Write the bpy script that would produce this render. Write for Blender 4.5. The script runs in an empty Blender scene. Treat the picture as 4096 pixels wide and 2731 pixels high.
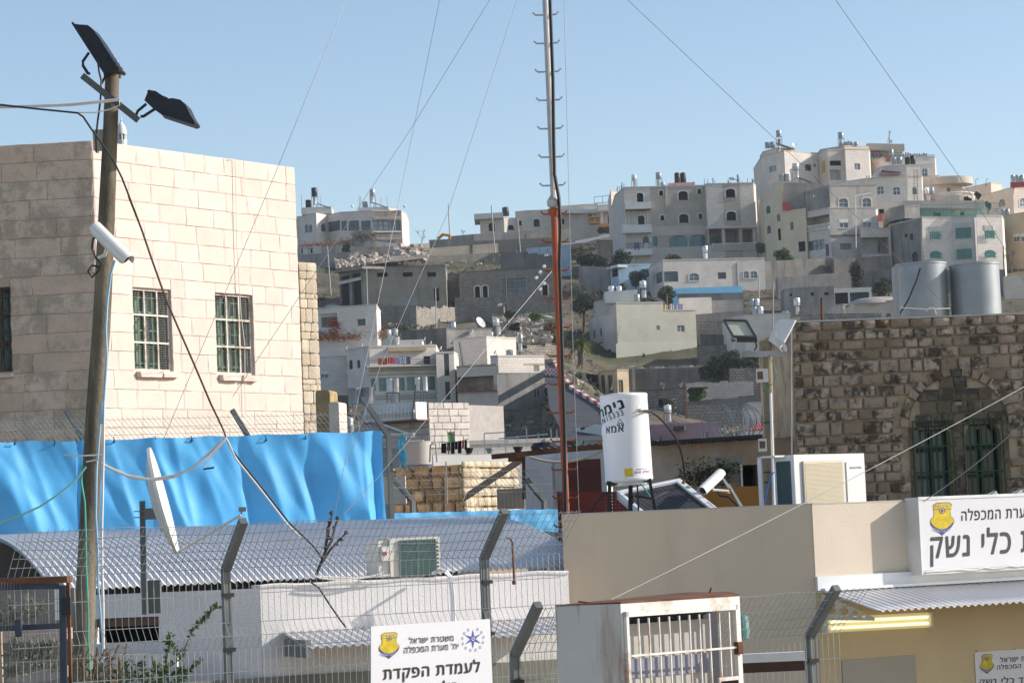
import bpy,bmesh,math,random
from mathutils import Vector,Matrix,noise
from mathutils.geometry import tessellate_polygon
random.seed(11)
SC = bpy.context.scene
COL = SC.collection
V = Vector
# camera
FPX,W0,H0 = 10536.0,4096.0,2731.0
CAMZ,PITCH,ROLL = 4.0,math.radians(4.215),math.radians(2.4)
CAM = V((0,0,CAMZ))
_F = V((0,math.cos(PITCH),math.sin(PITCH)))
_U = V((0,-math.sin(PITCH),math.cos(PITCH)))
_R = V((1,0,0))
IX = _R * math.cos(ROLL) - _U * math.sin(ROLL)
IY = _R * math.sin(ROLL) + _U * math.cos(ROLL)
cd = bpy.data.cameras.new('camera')
cd.sensor_width = 36.0
cd.lens = 36.0 * FPX / W0
cd.clip_start,cd.clip_end = 0.5,9000
cam = bpy.data.objects.new('camera',cd)
COL.objects.link(cam)
cam.matrix_world = Matrix(((IX.x,IY.x,-_F.x,0),(IX.y,IY.y,-_F.y,0),(IX.z,IY.z,-_F.z,CAMZ),(0,0,0,1)))
SC.camera = cam
# sky,sun,exposure
SUN_AZ = math.atan2(1.0,0.07)  # clockwise from +Y
SUN_EL = math.radians(26)
world = bpy.data.worlds.new('World')
SC.world = world
world.use_nodes = True
wn = world.node_tree
sky = wn.nodes.new('ShaderNodeTexSky')
sky.sky_type = 'NISHITA'
sky.sun_disc = False
sky.sun_elevation = SUN_EL
sky.sun_rotation = SUN_AZ
sky.altitude = 900
sky.air_density = 1.0
sky.dust_density = 1.6
sky.ozone_density = 1.0
wn.links.new(sky.outputs[0],wn.nodes['Background'].inputs[0])
wn.nodes['Background'].inputs[1].default_value = 0.13
sl = bpy.data.lights.new('sun','SUN')
sl.energy = 4.2
sl.angle = math.radians(0.53)
sl.color = (1.0,0.94,0.86)
sun = bpy.data.objects.new('sun',sl)
COL.objects.link(sun)
SUNV = V((math.sin(SUN_AZ) * math.cos(SUN_EL),math.cos(SUN_AZ) * math.cos(SUN_EL),math.sin(SUN_EL)))
sun.rotation_euler = SUNV.to_track_quat('Z','Y').to_euler()
sun.location = (60,0,60)
vs = SC.view_settings
vs.view_transform = 'Standard'
vs.look = 'None'
vs.exposure = 0.45
vs.gamma = 1.0
vs.use_curve_mapping = False
SC.cycles.max_bounces = 6
SC.cycles.diffuse_bounces = 4
SC.cycles.transparent_max_bounces = 12
SC.cycles.use_denoising = True
# photograph coordinates
ZN = dict(S=(0,0,1.0),O=(0,0,0.57422),A=(0,0,1.7423),B=(0,800,1.7423),C=(0,1650,1.4508),D=(1150,650,2.1382),
  E=(1150,1200,1.96),F=(2200,500,2.24),G=(3000,450,1.9599),H=(2200,1100,2.0905),I=(2150,1500,1.96),
  J=(3000,1150,1.7418),K=(1200,1950,2.0073),L=(2150,1950,2.0078),M=(3100,1900,1.8865),N=(0,2250,3.26),
  Q=(2350,1540,3.015),T=(1450,2430,3.92),X=(3600,1960,3.5645))
def q(z,x,y):
 a = ZN[z]
 return a[0] + x / a[2],a[1] + y / a[2]
def ray(u,v):
 r = _F * FPX + IX * (u - W0 / 2) - IY * (v - H0 / 2)
 return r / r.y
def P(z,x,y,d):
 """world point seen at zone pixel (x, y), d metres in front of the camera"""
 return CAM + ray(*q(z,x,y)) * d
def solve_d(z,x,y,height):
 return (height - CAMZ) / ray(*q(z,x,y)).z
def px(d):
 return d / FPX
# mesh builder
WL = {}
ORD = 'first second third fourth fifth sixth seventh eighth ninth tenth eleventh twelfth thirteenth fourteenth fifteenth sixteenth seventeenth eighteenth nineteenth twentieth'.split()
class MB:
 def __init__(s):
  s.v,s.f,s.uv,s.m = [],[],[],[]
 def face(s,pts,uv=None,m=0):
  n = len(s.v)
  s.v.extend(V(p) for p in pts)
  s.f.append(tuple(range(n,n + len(pts))))
  s.uv.append(uv); s.m.append(m)
 def grid(s,rows,m=0,close=False):
  """rows: list of equal-length lists of points"""
  n0 = len(s.v); k = len(rows[0])
  for r in rows: s.v.extend(V(p) for p in r)
  for i in range(len(rows) - 1):
   for j in range(k if close else k - 1):
    j2 = (j + 1) % k
    s.f.append((n0 + i * k + j,n0 + i * k + j2,n0 + (i + 1) * k + j2,n0 + (i + 1) * k + j))
    s.uv.append(None); s.m.append(m)
 def obox(s,o,a,b,c,m=0):
  """box from a corner and three edge vectors"""
  o,a,b,c = V(o),V(a),V(b),V(c)
  if a.cross(b).dot(c) < 0: a,b = b,a
  n = len(s.v)
  s.v.extend([o,o + a,o + a + b,o + b,o + c,o + a + c,o + a + b + c,o + b + c])
  for f in ((3,2,1,0),(4,5,6,7),(0,1,5,4),(1,2,6,5),(2,3,7,6),(3,0,4,7)):
   s.f.append(tuple(n + i for i in f)); s.uv.append(None); s.m.append(m)
 def box(s,x0,x1,y0,y1,z0,z1,m=0):
  s.obox((x0,y0,z0),(x1 - x0,0,0),(0,y1 - y0,0),(0,0,z1 - z0),m)
 def bar(s,p0,p1,w,h=None,up=(0,0,1),m=0):
  """square bar between two points"""
  p0,p1 = V(p0),V(p1); h = h or w
  d = p1 - p0; u = V(up)
  if abs(d.normalized().dot(u)) > .98: u = V((1,0,0))
  a = d.cross(u).normalized(); b = a.cross(d).normalized()
  s.obox(p0 - a * w / 2 - b * h / 2,a * w,b * h,d,m)
 def tube(s,pts,r,n=6,m=0,cap=True,r1=None):
  pts = [V(p) for p in pts]
  rows = []; L = len(pts)
  ref = V((0.123,0.456,0.88)).normalized()
  for i,p in enumerate(pts):
   t = (pts[min(i + 1,L - 1)] - pts[max(i - 1,0)]).normalized()
   a = t.cross(ref)
   if a.length < .05: a = t.cross(V((1,0,0)))
   a.normalize(); b = t.cross(a)
   rr = r if r1 is None else r + (r1 - r) * i / max(1,L - 1)
   if isinstance(r,(list,tuple)): rr = r[i]
   rows.append([p + a * math.cos(k * math.tau / n) * rr + b * math.sin(k * math.tau / n) * rr for k in range(n)])
  s.grid(rows,m,True)
  if cap:
   s.face(rows[0],None,m); s.face(rows[-1][::-1],None,m)
 def cyl(s,p0,p1,r0,r1=None,n=14,m=0):
  s.tube([p0,p1],[r0,r0 if r1 is None else r1],n,m)
 def lathe(s,base,prof,n=20,m=0,axis=None):
  base = V(base)
  if axis is None: X,Y,Zx = V((1,0,0)),V((0,1,0)),V((0,0,1))
  else:
   Zx = V(axis).normalized(); X = Zx.cross(V((.31,.17,.93))).normalized(); Y = Zx.cross(X)
  rows = [[base + (X * math.cos(k * math.tau / n) + Y * math.sin(k * math.tau / n)) * r + Zx * z for k in range(n)] for r,z in prof]
  s.grid(rows,m,True)
  if prof[0][0] > 1e-4: s.face(rows[0][::-1],None,m)
  if prof[-1][0] > 1e-4: s.face(rows[-1],None,m)
 def prism(s,poly,vec,m=0):
  poly = [V(p) for p in poly]; vec = V(vec)
  top = [p + vec for p in poly]
  s.face(poly[::-1],None,m); s.face(top,None,m)
  k = len(poly)
  for i in range(k):
   j = (i + 1) % k
   s.face([poly[i],poly[j],top[j],top[i]],None,m)
 def mesh(s,name,mats):
  me = bpy.data.meshes.new(name)
  me.from_pydata([tuple(p) for p in s.v],[],s.f)
  if any(x is not None for x in s.uv):
   ul = me.uv_layers.new(name='UVMap').data
   i = 0
   for f,uv in zip(s.f,s.uv):
    for k in range(len(f)):
     if uv is not None: ul[i].uv = uv[k]
     i += 1
  for mm in (mats if isinstance(mats,(list,tuple)) else [mats]): me.materials.append(mm)
  if any(s.m): me.polygons.foreach_set('material_index',s.m)
  return me
 def build(s,name,mats,parent=None,smooth=False,fixn=False):
  me = s.mesh(name,mats)
  if fixn or smooth:
   bm = bmesh.new(); bm.from_mesh(me)
   bmesh.ops.remove_doubles(bm,verts=bm.verts,dist=1e-5)
   bmesh.ops.recalc_face_normals(bm,faces=bm.faces)
   bm.to_mesh(me); bm.free()
  if smooth:
   me.polygons.foreach_set('use_smooth',[True] * len(me.polygons))
   me.set_sharp_from_angle(angle=math.radians(40))
  return link(name,me,parent)
def link(name,me,parent=None):
 o = bpy.data.objects.new(name,me)
 COL.objects.link(o)
 if parent is not None:
  o.parent = parent
  o.location = -WL.get(parent.name,V((0,0,0)))
  WL[o.name] = V((0,0,0))
 return o
def recenter(o):
 """put a single-mesh thing's origin at its base"""
 me = o.data
 xs = [v.co for v in me.vertices]
 lo = V((min(c[i] for c in xs) for i in range(3))); hi = V((max(c[i] for c in xs) for i in range(3)))
 b = V(((lo.x + hi.x) / 2,(lo.y + hi.y) / 2,lo.z))
 me.transform(Matrix.Translation(-b)); o.location = b
 WL[o.name] = V(b)
 return o
def tag(o,label,cat,group=None,kind=None):
 o['label'] = label; o['category'] = cat
 if group: o['group'] = group
 if kind: o['kind'] = kind
 return o
def thing(name,label,cat,loc=(0,0,0),group=None):
 o = bpy.data.objects.new(name,None)
 o.empty_display_size = .2
 COL.objects.link(o); o.location = V(loc); WL[o.name] = V(loc)
 return tag(o,label,cat,group)
def solo(mb,name,mat,label,cat,group=None,smooth=False,fixn=False):
 return tag(recenter(mb.build(name,mat,None,smooth,fixn)),label,cat,group)
def struct(mb,name,mat,smooth=False,kind='structure'):
 o = mb.build(name,mat,None,smooth); o['kind'] = kind
 return o
def copy_tree(o,parent=None,loc=None):
 c = o.copy(); COL.objects.link(c)
 if parent is not None: c.parent = parent
 if loc is not None: c.location = loc; WL[c.name] = V(loc)
 for ch in o.children: copy_tree(ch,c)
 return c
# materials
MATS = {}
def _new(name):
 m = bpy.data.materials.new(name); m.use_nodes = True
 nt = m.node_tree
 return m,nt,nt.nodes['Principled BSDF']
def _n(nt,t,**kw):
 n = nt.nodes.new(t)
 for k,v in kw.items():
  if k.startswith('i_'): n.inputs[k[2:].replace('_',' ')].default_value = v
  else: setattr(n,k,v)
 return n
def _mix(nt,a,b,fac,mode='MIX'):
 n = nt.nodes.new('ShaderNodeMix'); n.data_type = 'RGBA'; n.blend_type = mode
 for i,x in ((0,fac),(6,a),(7,b)):
  if hasattr(x,'is_linked') or hasattr(x,'links'): nt.links.new(x,n.inputs[i])
  elif i == 0: n.inputs[i].default_value = x
  else: n.inputs[i].default_value = (*x,1) if len(x) == 3 else x
 return n.outputs[2]
def _ramp(nt,fac,stops):
 r = nt.nodes.new('ShaderNodeValToRGB')
 e = r.color_ramp.elements
 while len(e) < len(stops): e.new(.5)
 for k,(p,c) in zip(e,stops):
  k.position = p; k.color = (*c,1) if len(c) == 3 else c
 nt.links.new(fac,r.inputs[0])
 return r.outputs[0]
def _pos(nt):
 return nt.nodes.new('ShaderNodeNewGeometry').outputs['Position']
def _noise(nt,vec,scale,detail=4,rough=.55,stretch=None):
 if stretch:
  mp = nt.nodes.new('ShaderNodeMapping'); mp.inputs['Scale'].default_value = stretch
  nt.links.new(vec,mp.inputs[0]); vec = mp.outputs[0]
 n = _n(nt,'ShaderNodeTexNoise'); n.inputs['Scale'].default_value = scale; n.inputs['Detail'].default_value = detail
 n.inputs['Roughness'].default_value = rough
 nt.links.new(vec,n.inputs['Vector'])
 return n.outputs['Fac']
def _bump(nt,h,bsdf,strength,dist):
 b = nt.nodes.new('ShaderNodeBump'); b.inputs['Strength'].default_value = strength; b.inputs['Distance'].default_value = dist
 nt.links.new(h,b.inputs['Height']); nt.links.new(b.outputs[0],bsdf.inputs['Normal'])
def plain(name,c,rough=.6,metal=0.,var=.12,scale=3.,bump=0.,bscale=60.,coat=0.,stain=None,stain_amt=.5,stain_scale=1.,streak=False,spec=.4):
 """painted / plastered / metal surface with mottling and optional stains that have a shape of their own"""
 if name in MATS: return MATS[name]
 m,nt,b = _new(name)
 pos = _pos(nt)
 n1 = _noise(nt,pos,scale,5)
 lo = tuple(max(0,x * (1 - var)) for x in c); hi = tuple(min(1,x * (1 + var)) for x in c)
 col = _ramp(nt,n1,[(.3,lo),(.7,hi)])
 if stain is not None:
  n2 = _noise(nt,pos,stain_scale,8,.65,(3,3,.35) if streak else None)
  f = _ramp(nt,n2,[(.58 - .12 * stain_amt,(0,0,0)),(.68,(stain_amt,) * 3)])
  col = _mix(nt,col,stain,f)
 nt.links.new(col,b.inputs['Base Color'])
 b.inputs['Roughness'].default_value = rough; b.inputs['Metallic'].default_value = metal
 b.inputs['Specular IOR Level'].default_value = spec
 if coat: b.inputs['Coat Weight'].default_value = coat
 if bump:
  _bump(nt,_noise(nt,pos,bscale,6,.6),b,bump,.02)
 MATS[name] = m
 return m
def masonry(name,c1,c2,mortar,bw=.55,bh=.25,gap=.02,bump=.5,dirt=None,dirt_amt=.4,var=.5):
 """coursed stone for walls too far away to build stone by stone; coordinates are metres along the wall"""
 if name in MATS: return MATS[name]
 m,nt,b = _new(name)
 uv = nt.nodes.new('ShaderNodeUVMap').outputs[0]
 pos = _pos(nt)
 br = nt.nodes.new('ShaderNodeTexBrick')
 nt.links.new(uv,br.inputs['Vector'])
 br.inputs['Scale'].default_value = 1; br.inputs['Brick Width'].default_value = bw; br.inputs['Row Height'].default_value = bh
 br.inputs['Mortar Size'].default_value = gap; br.inputs['Mortar Smooth'].default_value = .2
 br.inputs['Color1'].default_value = (*c1,1); br.inputs['Color2'].default_value = (*c2,1); br.inputs['Mortar'].default_value = (*mortar,1)
 br.offset_frequency = 2; br.squash = 1
 n1 = _noise(nt,pos,.6,6,.6)
 col = _mix(nt,br.outputs[0],_ramp(nt,n1,[(.3,(.72,.7,.68)),(.7,(1.1,1.1,1.1))]),var,'MULTIPLY')
 if dirt is not None:
  f = _ramp(nt,_noise(nt,pos,.35,8,.7,(2,2,.6)),[(.5,(0,0,0)),(.66,(dirt_amt,) * 3)])
  col = _mix(nt,col,dirt,f)
 nt.links.new(col,b.inputs['Base Color'])
 b.inputs['Roughness'].default_value = .9; b.inputs['Specular IOR Level'].default_value = .2
 if bump:
  h = _mix(nt,br.outputs[1],(0,0,0),0.)
  inv = nt.nodes.new('ShaderNodeInvert'); nt.links.new(br.outputs[1],inv.inputs[1])
  h = _mix(nt,inv.outputs[0],_noise(nt,pos,9,6,.7),.45)
  _bump(nt,h,b,bump,.05)
 MATS[name] = m
 return m
def piece_stone(name,ramp,rough=.9,spot=None,spot_amt=.6,spot_scale=3.5,bscale=18,bump=.5,fine=None,mott=.8):
 """material for stones built one by one: colour from each stone's own random, spots and grain from position"""
 if name in MATS: return MATS[name]
 m,nt,b = _new(name)
 oi = nt.nodes.new('ShaderNodeObjectInfo'); pos = _pos(nt)
 col = _ramp(nt,oi.outputs['Random'],ramp)
 n1 = _noise(nt,pos,2.3,7,.65)
 col = _mix(nt,col,_ramp(nt,n1,[(.28,(.66,.64,.62)),(.72,(1.12,1.1,1.08))]),mott,'MULTIPLY')
 if spot is not None:
  n2 = _noise(nt,pos,spot_scale,9,.72)
  ad = nt.nodes.new('ShaderNodeMath'); ad.operation = 'MULTIPLY_ADD'; ad.inputs[1].default_value = .22;
  nt.links.new(oi.outputs['Random'],ad.inputs[0]); nt.links.new(n2,ad.inputs[2])
  f = _ramp(nt,ad.outputs[0],[(.60,(0,0,0)),(.72,(spot_amt,) * 3)])
  col = _mix(nt,col,spot,f)
 if fine is not None:
  f = _ramp(nt,_noise(nt,pos,14,8,.75),[(.56,(0,0,0)),(.66,(.7,.7,.7))])
  col = _mix(nt,col,fine,f)
 nt.links.new(col,b.inputs['Base Color'])
 b.inputs['Roughness'].default_value = rough; b.inputs['Specular IOR Level'].default_value = .2
 _bump(nt,_noise(nt,pos,bscale,7,.7),b,bump,.03)
 MATS[name] = m
 return m
def leafmat(name,c,var=.5,scale=6.,trans=.35):
 if name in MATS: return MATS[name]
 m,nt,b = _new(name)
 n1 = _noise(nt,_pos(nt),scale,3)
 col = _ramp(nt,n1,[(.3,tuple(x * (1 - var) for x in c)),(.7,tuple(x * (1 + var) for x in c))])
 nt.links.new(col,b.inputs['Base Color']); b.inputs['Roughness'].default_value = .6
 tr = nt.nodes.new('ShaderNodeBsdfTranslucent'); nt.links.new(col,tr.inputs[0])
 mx = nt.nodes.new('ShaderNodeMixShader'); mx.inputs[0].default_value = trans
 nt.links.new(b.outputs[0],mx.inputs[1]); nt.links.new(tr.outputs[0],mx.inputs[2])
 nt.links.new(mx.outputs[0],nt.nodes['Material Output'].inputs[0])
 MATS[name] = m
 return m
def glow(name,c,e):
 if name in MATS: return MATS[name]
 m,nt,b = _new(name)
 b.inputs['Base Color'].default_value = (*c,1)
 b.inputs['Emission Color'].default_value = (*c,1); b.inputs['Emission Strength'].default_value = e
 MATS[name] = m
 return m
def glassy(name,c,rough=.08,spec=.6):
 if name in MATS: return MATS[name]
 m,nt,b = _new(name)
 n1 = _noise(nt,_pos(nt),.9,2)
 nt.links.new(_ramp(nt,n1,[(.3,tuple(x * .6 for x in c)),(.7,tuple(x * 1.4 for x in c))]),b.inputs['Base Color'])
 b.inputs['Roughness'].default_value = rough; b.inputs['Specular IOR Level'].default_value = spec
 MATS[name] = m
 return m
J_WHITE = masonry('limestone_white',(.78,.715,.645),(.72,.66,.595),(.58,.53,.475),.6,.28,.018)
J_PINK = masonry('limestone_pinkish',(.74,.65,.555),(.68,.60,.515),(.56,.49,.42),.6,.28,.018)
J_GREY = masonry('limestone_grey',(.60,.55,.49),(.54,.50,.45),(.42,.38,.34),.6,.28,.02,.6,(.2,.18,.16))
J_ROUGH = masonry('limestone_rough',(.40,.36,.31),(.30,.27,.23),(.17,.15,.13),.42,.3,.035,1.,(.12,.11,.1),.6)
J_RAW = masonry('unpointed_block',(.76,.70,.63),(.70,.645,.58),(.50,.455,.41),.5,.26,.04,.6)
J_RAWTAN = masonry('unpointed_tan_block',(.57,.505,.42),(.52,.46,.385),(.38,.335,.28),.5,.26,.04,.6)
J_CREAM = masonry('cream_painted_block',(.60,.57,.47),(.59,.56,.46),(.50,.47,.385),.4,.2,.01,.15)
J_TAN = masonry('limestone_tan',(.60,.48,.33),(.55,.44,.30),(.45,.36,.25),.7,.3,.012,.3)
CONC = plain('weathered_concrete',(.30,.285,.26),.95,0,.25,.35,.3,6,stain=(.16,.15,.135),stain_amt=.7,stain_scale=.5,streak=True,spec=.15)
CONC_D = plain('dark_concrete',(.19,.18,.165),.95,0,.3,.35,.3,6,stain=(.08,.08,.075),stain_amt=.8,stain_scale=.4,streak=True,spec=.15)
CONC_BOARD = masonry('board_marked_concrete',(.31,.285,.235),(.27,.25,.21),(.2,.185,.16),4.,.35,.012,.4,(.15,.14,.12),.6)
PLASTER_W = plain('white_plaster',(.68,.66,.62),.9,0,.08,.8,.15,20,stain=(.5,.47,.42),stain_amt=.35,stain_scale=.6)
PLASTER_CREAM = plain('cream_plaster',(.70,.575,.41),.9,0,.08,.4,.15,10,stain=(.55,.44,.30),stain_amt=.35,stain_scale=.3)
BLUEPLASTER = plain('pale_blue_plaster',(.42,.58,.68),.9,0,.15,.6,.1,10,stain=(.3,.33,.34),stain_amt=.5,stain_scale=.5)
TEALPLASTER = plain('pale_teal_plaster',(.36,.58,.54),.85,0,.08,.5)
PINKPLASTER = plain('pink_plaster',(.72,.40,.38),.9,0,.06,.6)
GLASS = glassy('dark_window_glass',(.035,.045,.055))
GLASS_TEAL = glassy('teal_window_glass',(.05,.16,.17))
GLASS_GREY = glassy('grey_window_glass',(.12,.15,.18))
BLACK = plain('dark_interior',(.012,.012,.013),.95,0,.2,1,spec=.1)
FRAME_W = plain('white_frame_paint',(.7,.7,.68),.5)
FRAME_D = plain('dark_frame_paint',(.05,.05,.05),.5)
FRAME_T = plain('teal_frame_paint',(.03,.22,.20),.5)
FRAME_B = plain('brown_frame_paint',(.13,.07,.045),.6)
TANK_G = plain('galvanised_tank_sheet',(.33,.36,.38),.45,.35,.12,2,stain=(.2,.2,.2),stain_amt=.3,stain_scale=2,streak=True)
TANK_S = plain('bright_steel_sheet',(.62,.64,.66),.3,.55,.08,2)
TANK_B = plain('black_plastic',(.018,.018,.02),.5,0,.2,2)
PANEL = plain('solar_absorber',(.03,.035,.045),.25,0,.2,3,spec=.6)
DISHW = plain('dish_white',(.62,.61,.58),.5,0,.06,3)
STEEL = plain('dull_steel',(.22,.22,.22),.55,.4,.2,6)
RUST = plain('rusty_steel',(.14,.06,.03),.9,.1,.5,4)
ASPHALT = plain('asphalt',(.065,.066,.07),.9,0,.2,.4,.2,8,spec=.2)
POLE = plain('grey_pole',(.36,.36,.35),.6,.2,.12,3)
# building kit
class Face:
 """a vertical wall plane; s runs along it, z up, n out of it"""
 def __init__(f,a,b,z0,z1):
  f.o = V((a.x,a.y,0)); e = V((b.x - a.x,b.y - a.y,0))
  f.W = e.length; f.xd = e.normalized(); f.z0,f.z1 = z0,z1
  f.n = V((f.xd.y,-f.xd.x,0))
  if f.n.dot(V((CAM.x,CAM.y,0)) - f.o) < 0: f.n = -f.n
 def hit(f,z,x,y,out=0.):
  r = ray(*q(z,x,y))
  t = (f.o + f.n * out - CAM).dot(f.n) / r.dot(f.n)
  return CAM + r * t
 def sz(f,z,x,y):
  h = f.hit(z,x,y)
  return (h - f.o).dot(f.xd),h.z
 def rect(f,z,x0,y0,x1,y1):
  xm,ym = (x0 + x1) / 2,(y0 + y1) / 2
  s0,s1 = f.sz(z,x0,ym)[0],f.sz(z,x1,ym)[0]
  t1,t0 = f.sz(z,xm,y0)[1],f.sz(z,xm,y1)[1]
  return min(s0,s1),min(t0,t1),max(s0,s1),max(t0,t1)
 def pt(f,s,z,out=0.):
  p = f.o + f.xd * s + f.n * out
  return V((p.x,p.y,z))
 def slab(f,mb,s0,z0,s1,z1,a,b,m=0):
  """box standing on the wall between distances a and b out of it"""
  mb.obox(f.pt(s0,z0,a),f.xd * (s1 - s0),f.n * (b - a),V((0,0,z1 - z0)),m)
 def pslab(f,mb,z,x0,y0,x1,y1,a,b,m=0):
  s0,t0,s1,t1 = f.rect(z,x0,y0,x1,y1)
  f.slab(mb,s0,t0,s1,t1,a,b,m)
def outline(s0,t0,s1,t1,arch):
 """window outline, counter-clockwise from bottom left; arch = rise of the head in units of half width"""
 if not arch: return [(s0,t0),(s1,t0),(s1,t1),(s0,t1)]
 w = (s1 - s0) / 2; rise = min(w * arch,(t1 - t0) * .6); c = (s0 + s1) / 2; ts = t1 - rise
 return [(s0,t0),(s1,t0)] + [(c + w * math.cos(a * math.pi / 8),ts + rise * math.sin(a * math.pi / 8)) for a in range(9)]
def wall_face(mb,f,ops,reveal=.18,m=0,s_off=0.,W=None):
 """wall rectangle with real openings (and arched heads) and their reveals"""
 W = f.W if W is None else W
 xs = sorted({0.,W,*[min(max(o[0],0),W) for o in ops],*[min(max(o[2],0),W) for o in ops]})
 zs = sorted({f.z0,f.z1,*[min(max(o[1],f.z0),f.z1) for o in ops],*[min(max(o[3],f.z0),f.z1) for o in ops]})
 def quad(pts):
  mb.face([f.pt(s,z) for s,z in pts],[(s + s_off,z) for s,z in pts],m)
 for i in range(len(xs) - 1):
  for j in range(len(zs) - 1):
   cx,cz = (xs[i] + xs[i + 1]) / 2,(zs[j] + zs[j + 1]) / 2
   if any(o[0] < cx < o[2] and o[1] < cz < o[3] for o in ops): continue
   if xs[i + 1] - xs[i] < 1e-4 or zs[j + 1] - zs[j] < 1e-4: continue
   quad([(xs[i],zs[j]),(xs[i + 1],zs[j]),(xs[i + 1],zs[j + 1]),(xs[i],zs[j + 1])])
 for o in ops:
  s0,t0,s1,t1 = o[:4]; ol = outline(s0,t0,s1,t1,o[4])
  if o[4]:
   arc = ol[2:]; mid = len(arc) // 2
   for k in range(mid): quad([arc[k],(s1,t1),arc[k + 1]])
   for k in range(mid,len(arc) - 1): quad([arc[k],(s0,t1),arc[k + 1]])
  for k in range(len(ol)):
   a,b = ol[k],ol[(k + 1) % len(ol)]
   mb.face([f.pt(*a),f.pt(*b),f.pt(*b,-reveal),f.pt(*a,-reveal)],[(a[0],a[1]),(b[0],b[1]),(b[0] + .2,b[1]),(a[0] + .2,a[1])],m)
WS = {  # style: frame,pane,arch,mullions,transoms,surround
 'a': (FRAME_D,GLASS,.9,1,0,1),'A': (FRAME_W,GLASS_GREY,.55,1,1,1),'r': (FRAME_W,GLASS_GREY,0,1,0,0),
 'd': (FRAME_D,GLASS,0,1,1,0),'k': (FRAME_D,BLACK,0,0,0,0),'K': (FRAME_D,BLACK,.55,0,0,1),
 't': (FRAME_T,GLASS_TEAL,0,1,0,0),'T': (FRAME_T,GLASS_TEAL,.5,3,1,0),'g': (FRAME_D,GLASS_GREY,0,4,3,0),
 'b': (FRAME_B,GLASS,0,1,0,0),'B': (FRAME_B,GLASS,.8,1,0,0),'s': (FRAME_D,GLASS_GREY,0,3,1,0),'o': (None,None,0,0,0,0),
 'h': (FRAME_W,GLASS_GREY,0,1,0,2),'G': (FRAME_T,GLASS_TEAL,1.,2,1,0),'n': (FRAME_D,GLASS_GREY,.9,1,0,0)}
def add_window(f,rect,st,parent,depth=.14,th=.045,surround=None):
 fr,pane,arch,mu,tr,sur = WS[st]
 if fr is None: return
 s0,t0,s1,t1 = rect; ol = outline(s0,t0,s1,t1,arch)
 mb = MB()
 c = V(((s0 + s1) / 2,0,(t0 + t1) / 2))
 pts = [f.pt(*p,-depth) for p in ol]
 mb.tube(pts + [pts[0]],th,4,cap=False)
 for k in range(mu):
  s = s0 + (s1 - s0) * (k + 1) / (mu + 1)
  f.slab(mb,s - th * .7,t0,s + th * .7,t1 - (.03 if not arch else (t1 - t0) * .1),-depth - .02,-depth + .03)
 for k in range(tr):
  t = t0 + (t1 - t0) * (k + 1) / (tr + 1)
  f.slab(mb,s0,t - th * .7,s1,t + th * .7,-depth - .025,-depth + .025)
 if sur == 1 and surround:
  k = .16; oo = outline(s0 - k,t0 - k,s1 + k,t1 + k,arch)
  w = MB(); n = len(ol)
  for i in range(n):
   j = (i + 1) % n
   a,b,c_,d_ = ol[i],ol[j],oo[j],oo[i]
   w.face([f.pt(*a,.05),f.pt(*b,.05),f.pt(*c_,.05),f.pt(*d_,.05)])
   w.face([f.pt(*d_,.05),f.pt(*c_,.05),f.pt(*c_,-.01),f.pt(*d_,-.01)])
   w.face([f.pt(*a,.05),f.pt(*b,.05),f.pt(*b,-.1),f.pt(*a,-.1)])
  w.build('window_surround',surround,parent)
 if sur == 2:  # roller shutter box and sill
  f.slab(mb,s0 - .05,t1 - (t1 - t0) * .38,s1 + .05,t1 + .02,-depth,.02)
 if sur:
  f.slab(mb,s0 - .08,t0 - .1,s1 + .08,t0,-depth,.08)
 w = mb.build('window',fr,parent)
 pm = MB(); pm.face([f.pt(*p,-depth - .01) for p in ol])
 pm.build('pane',pane,w)
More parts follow.
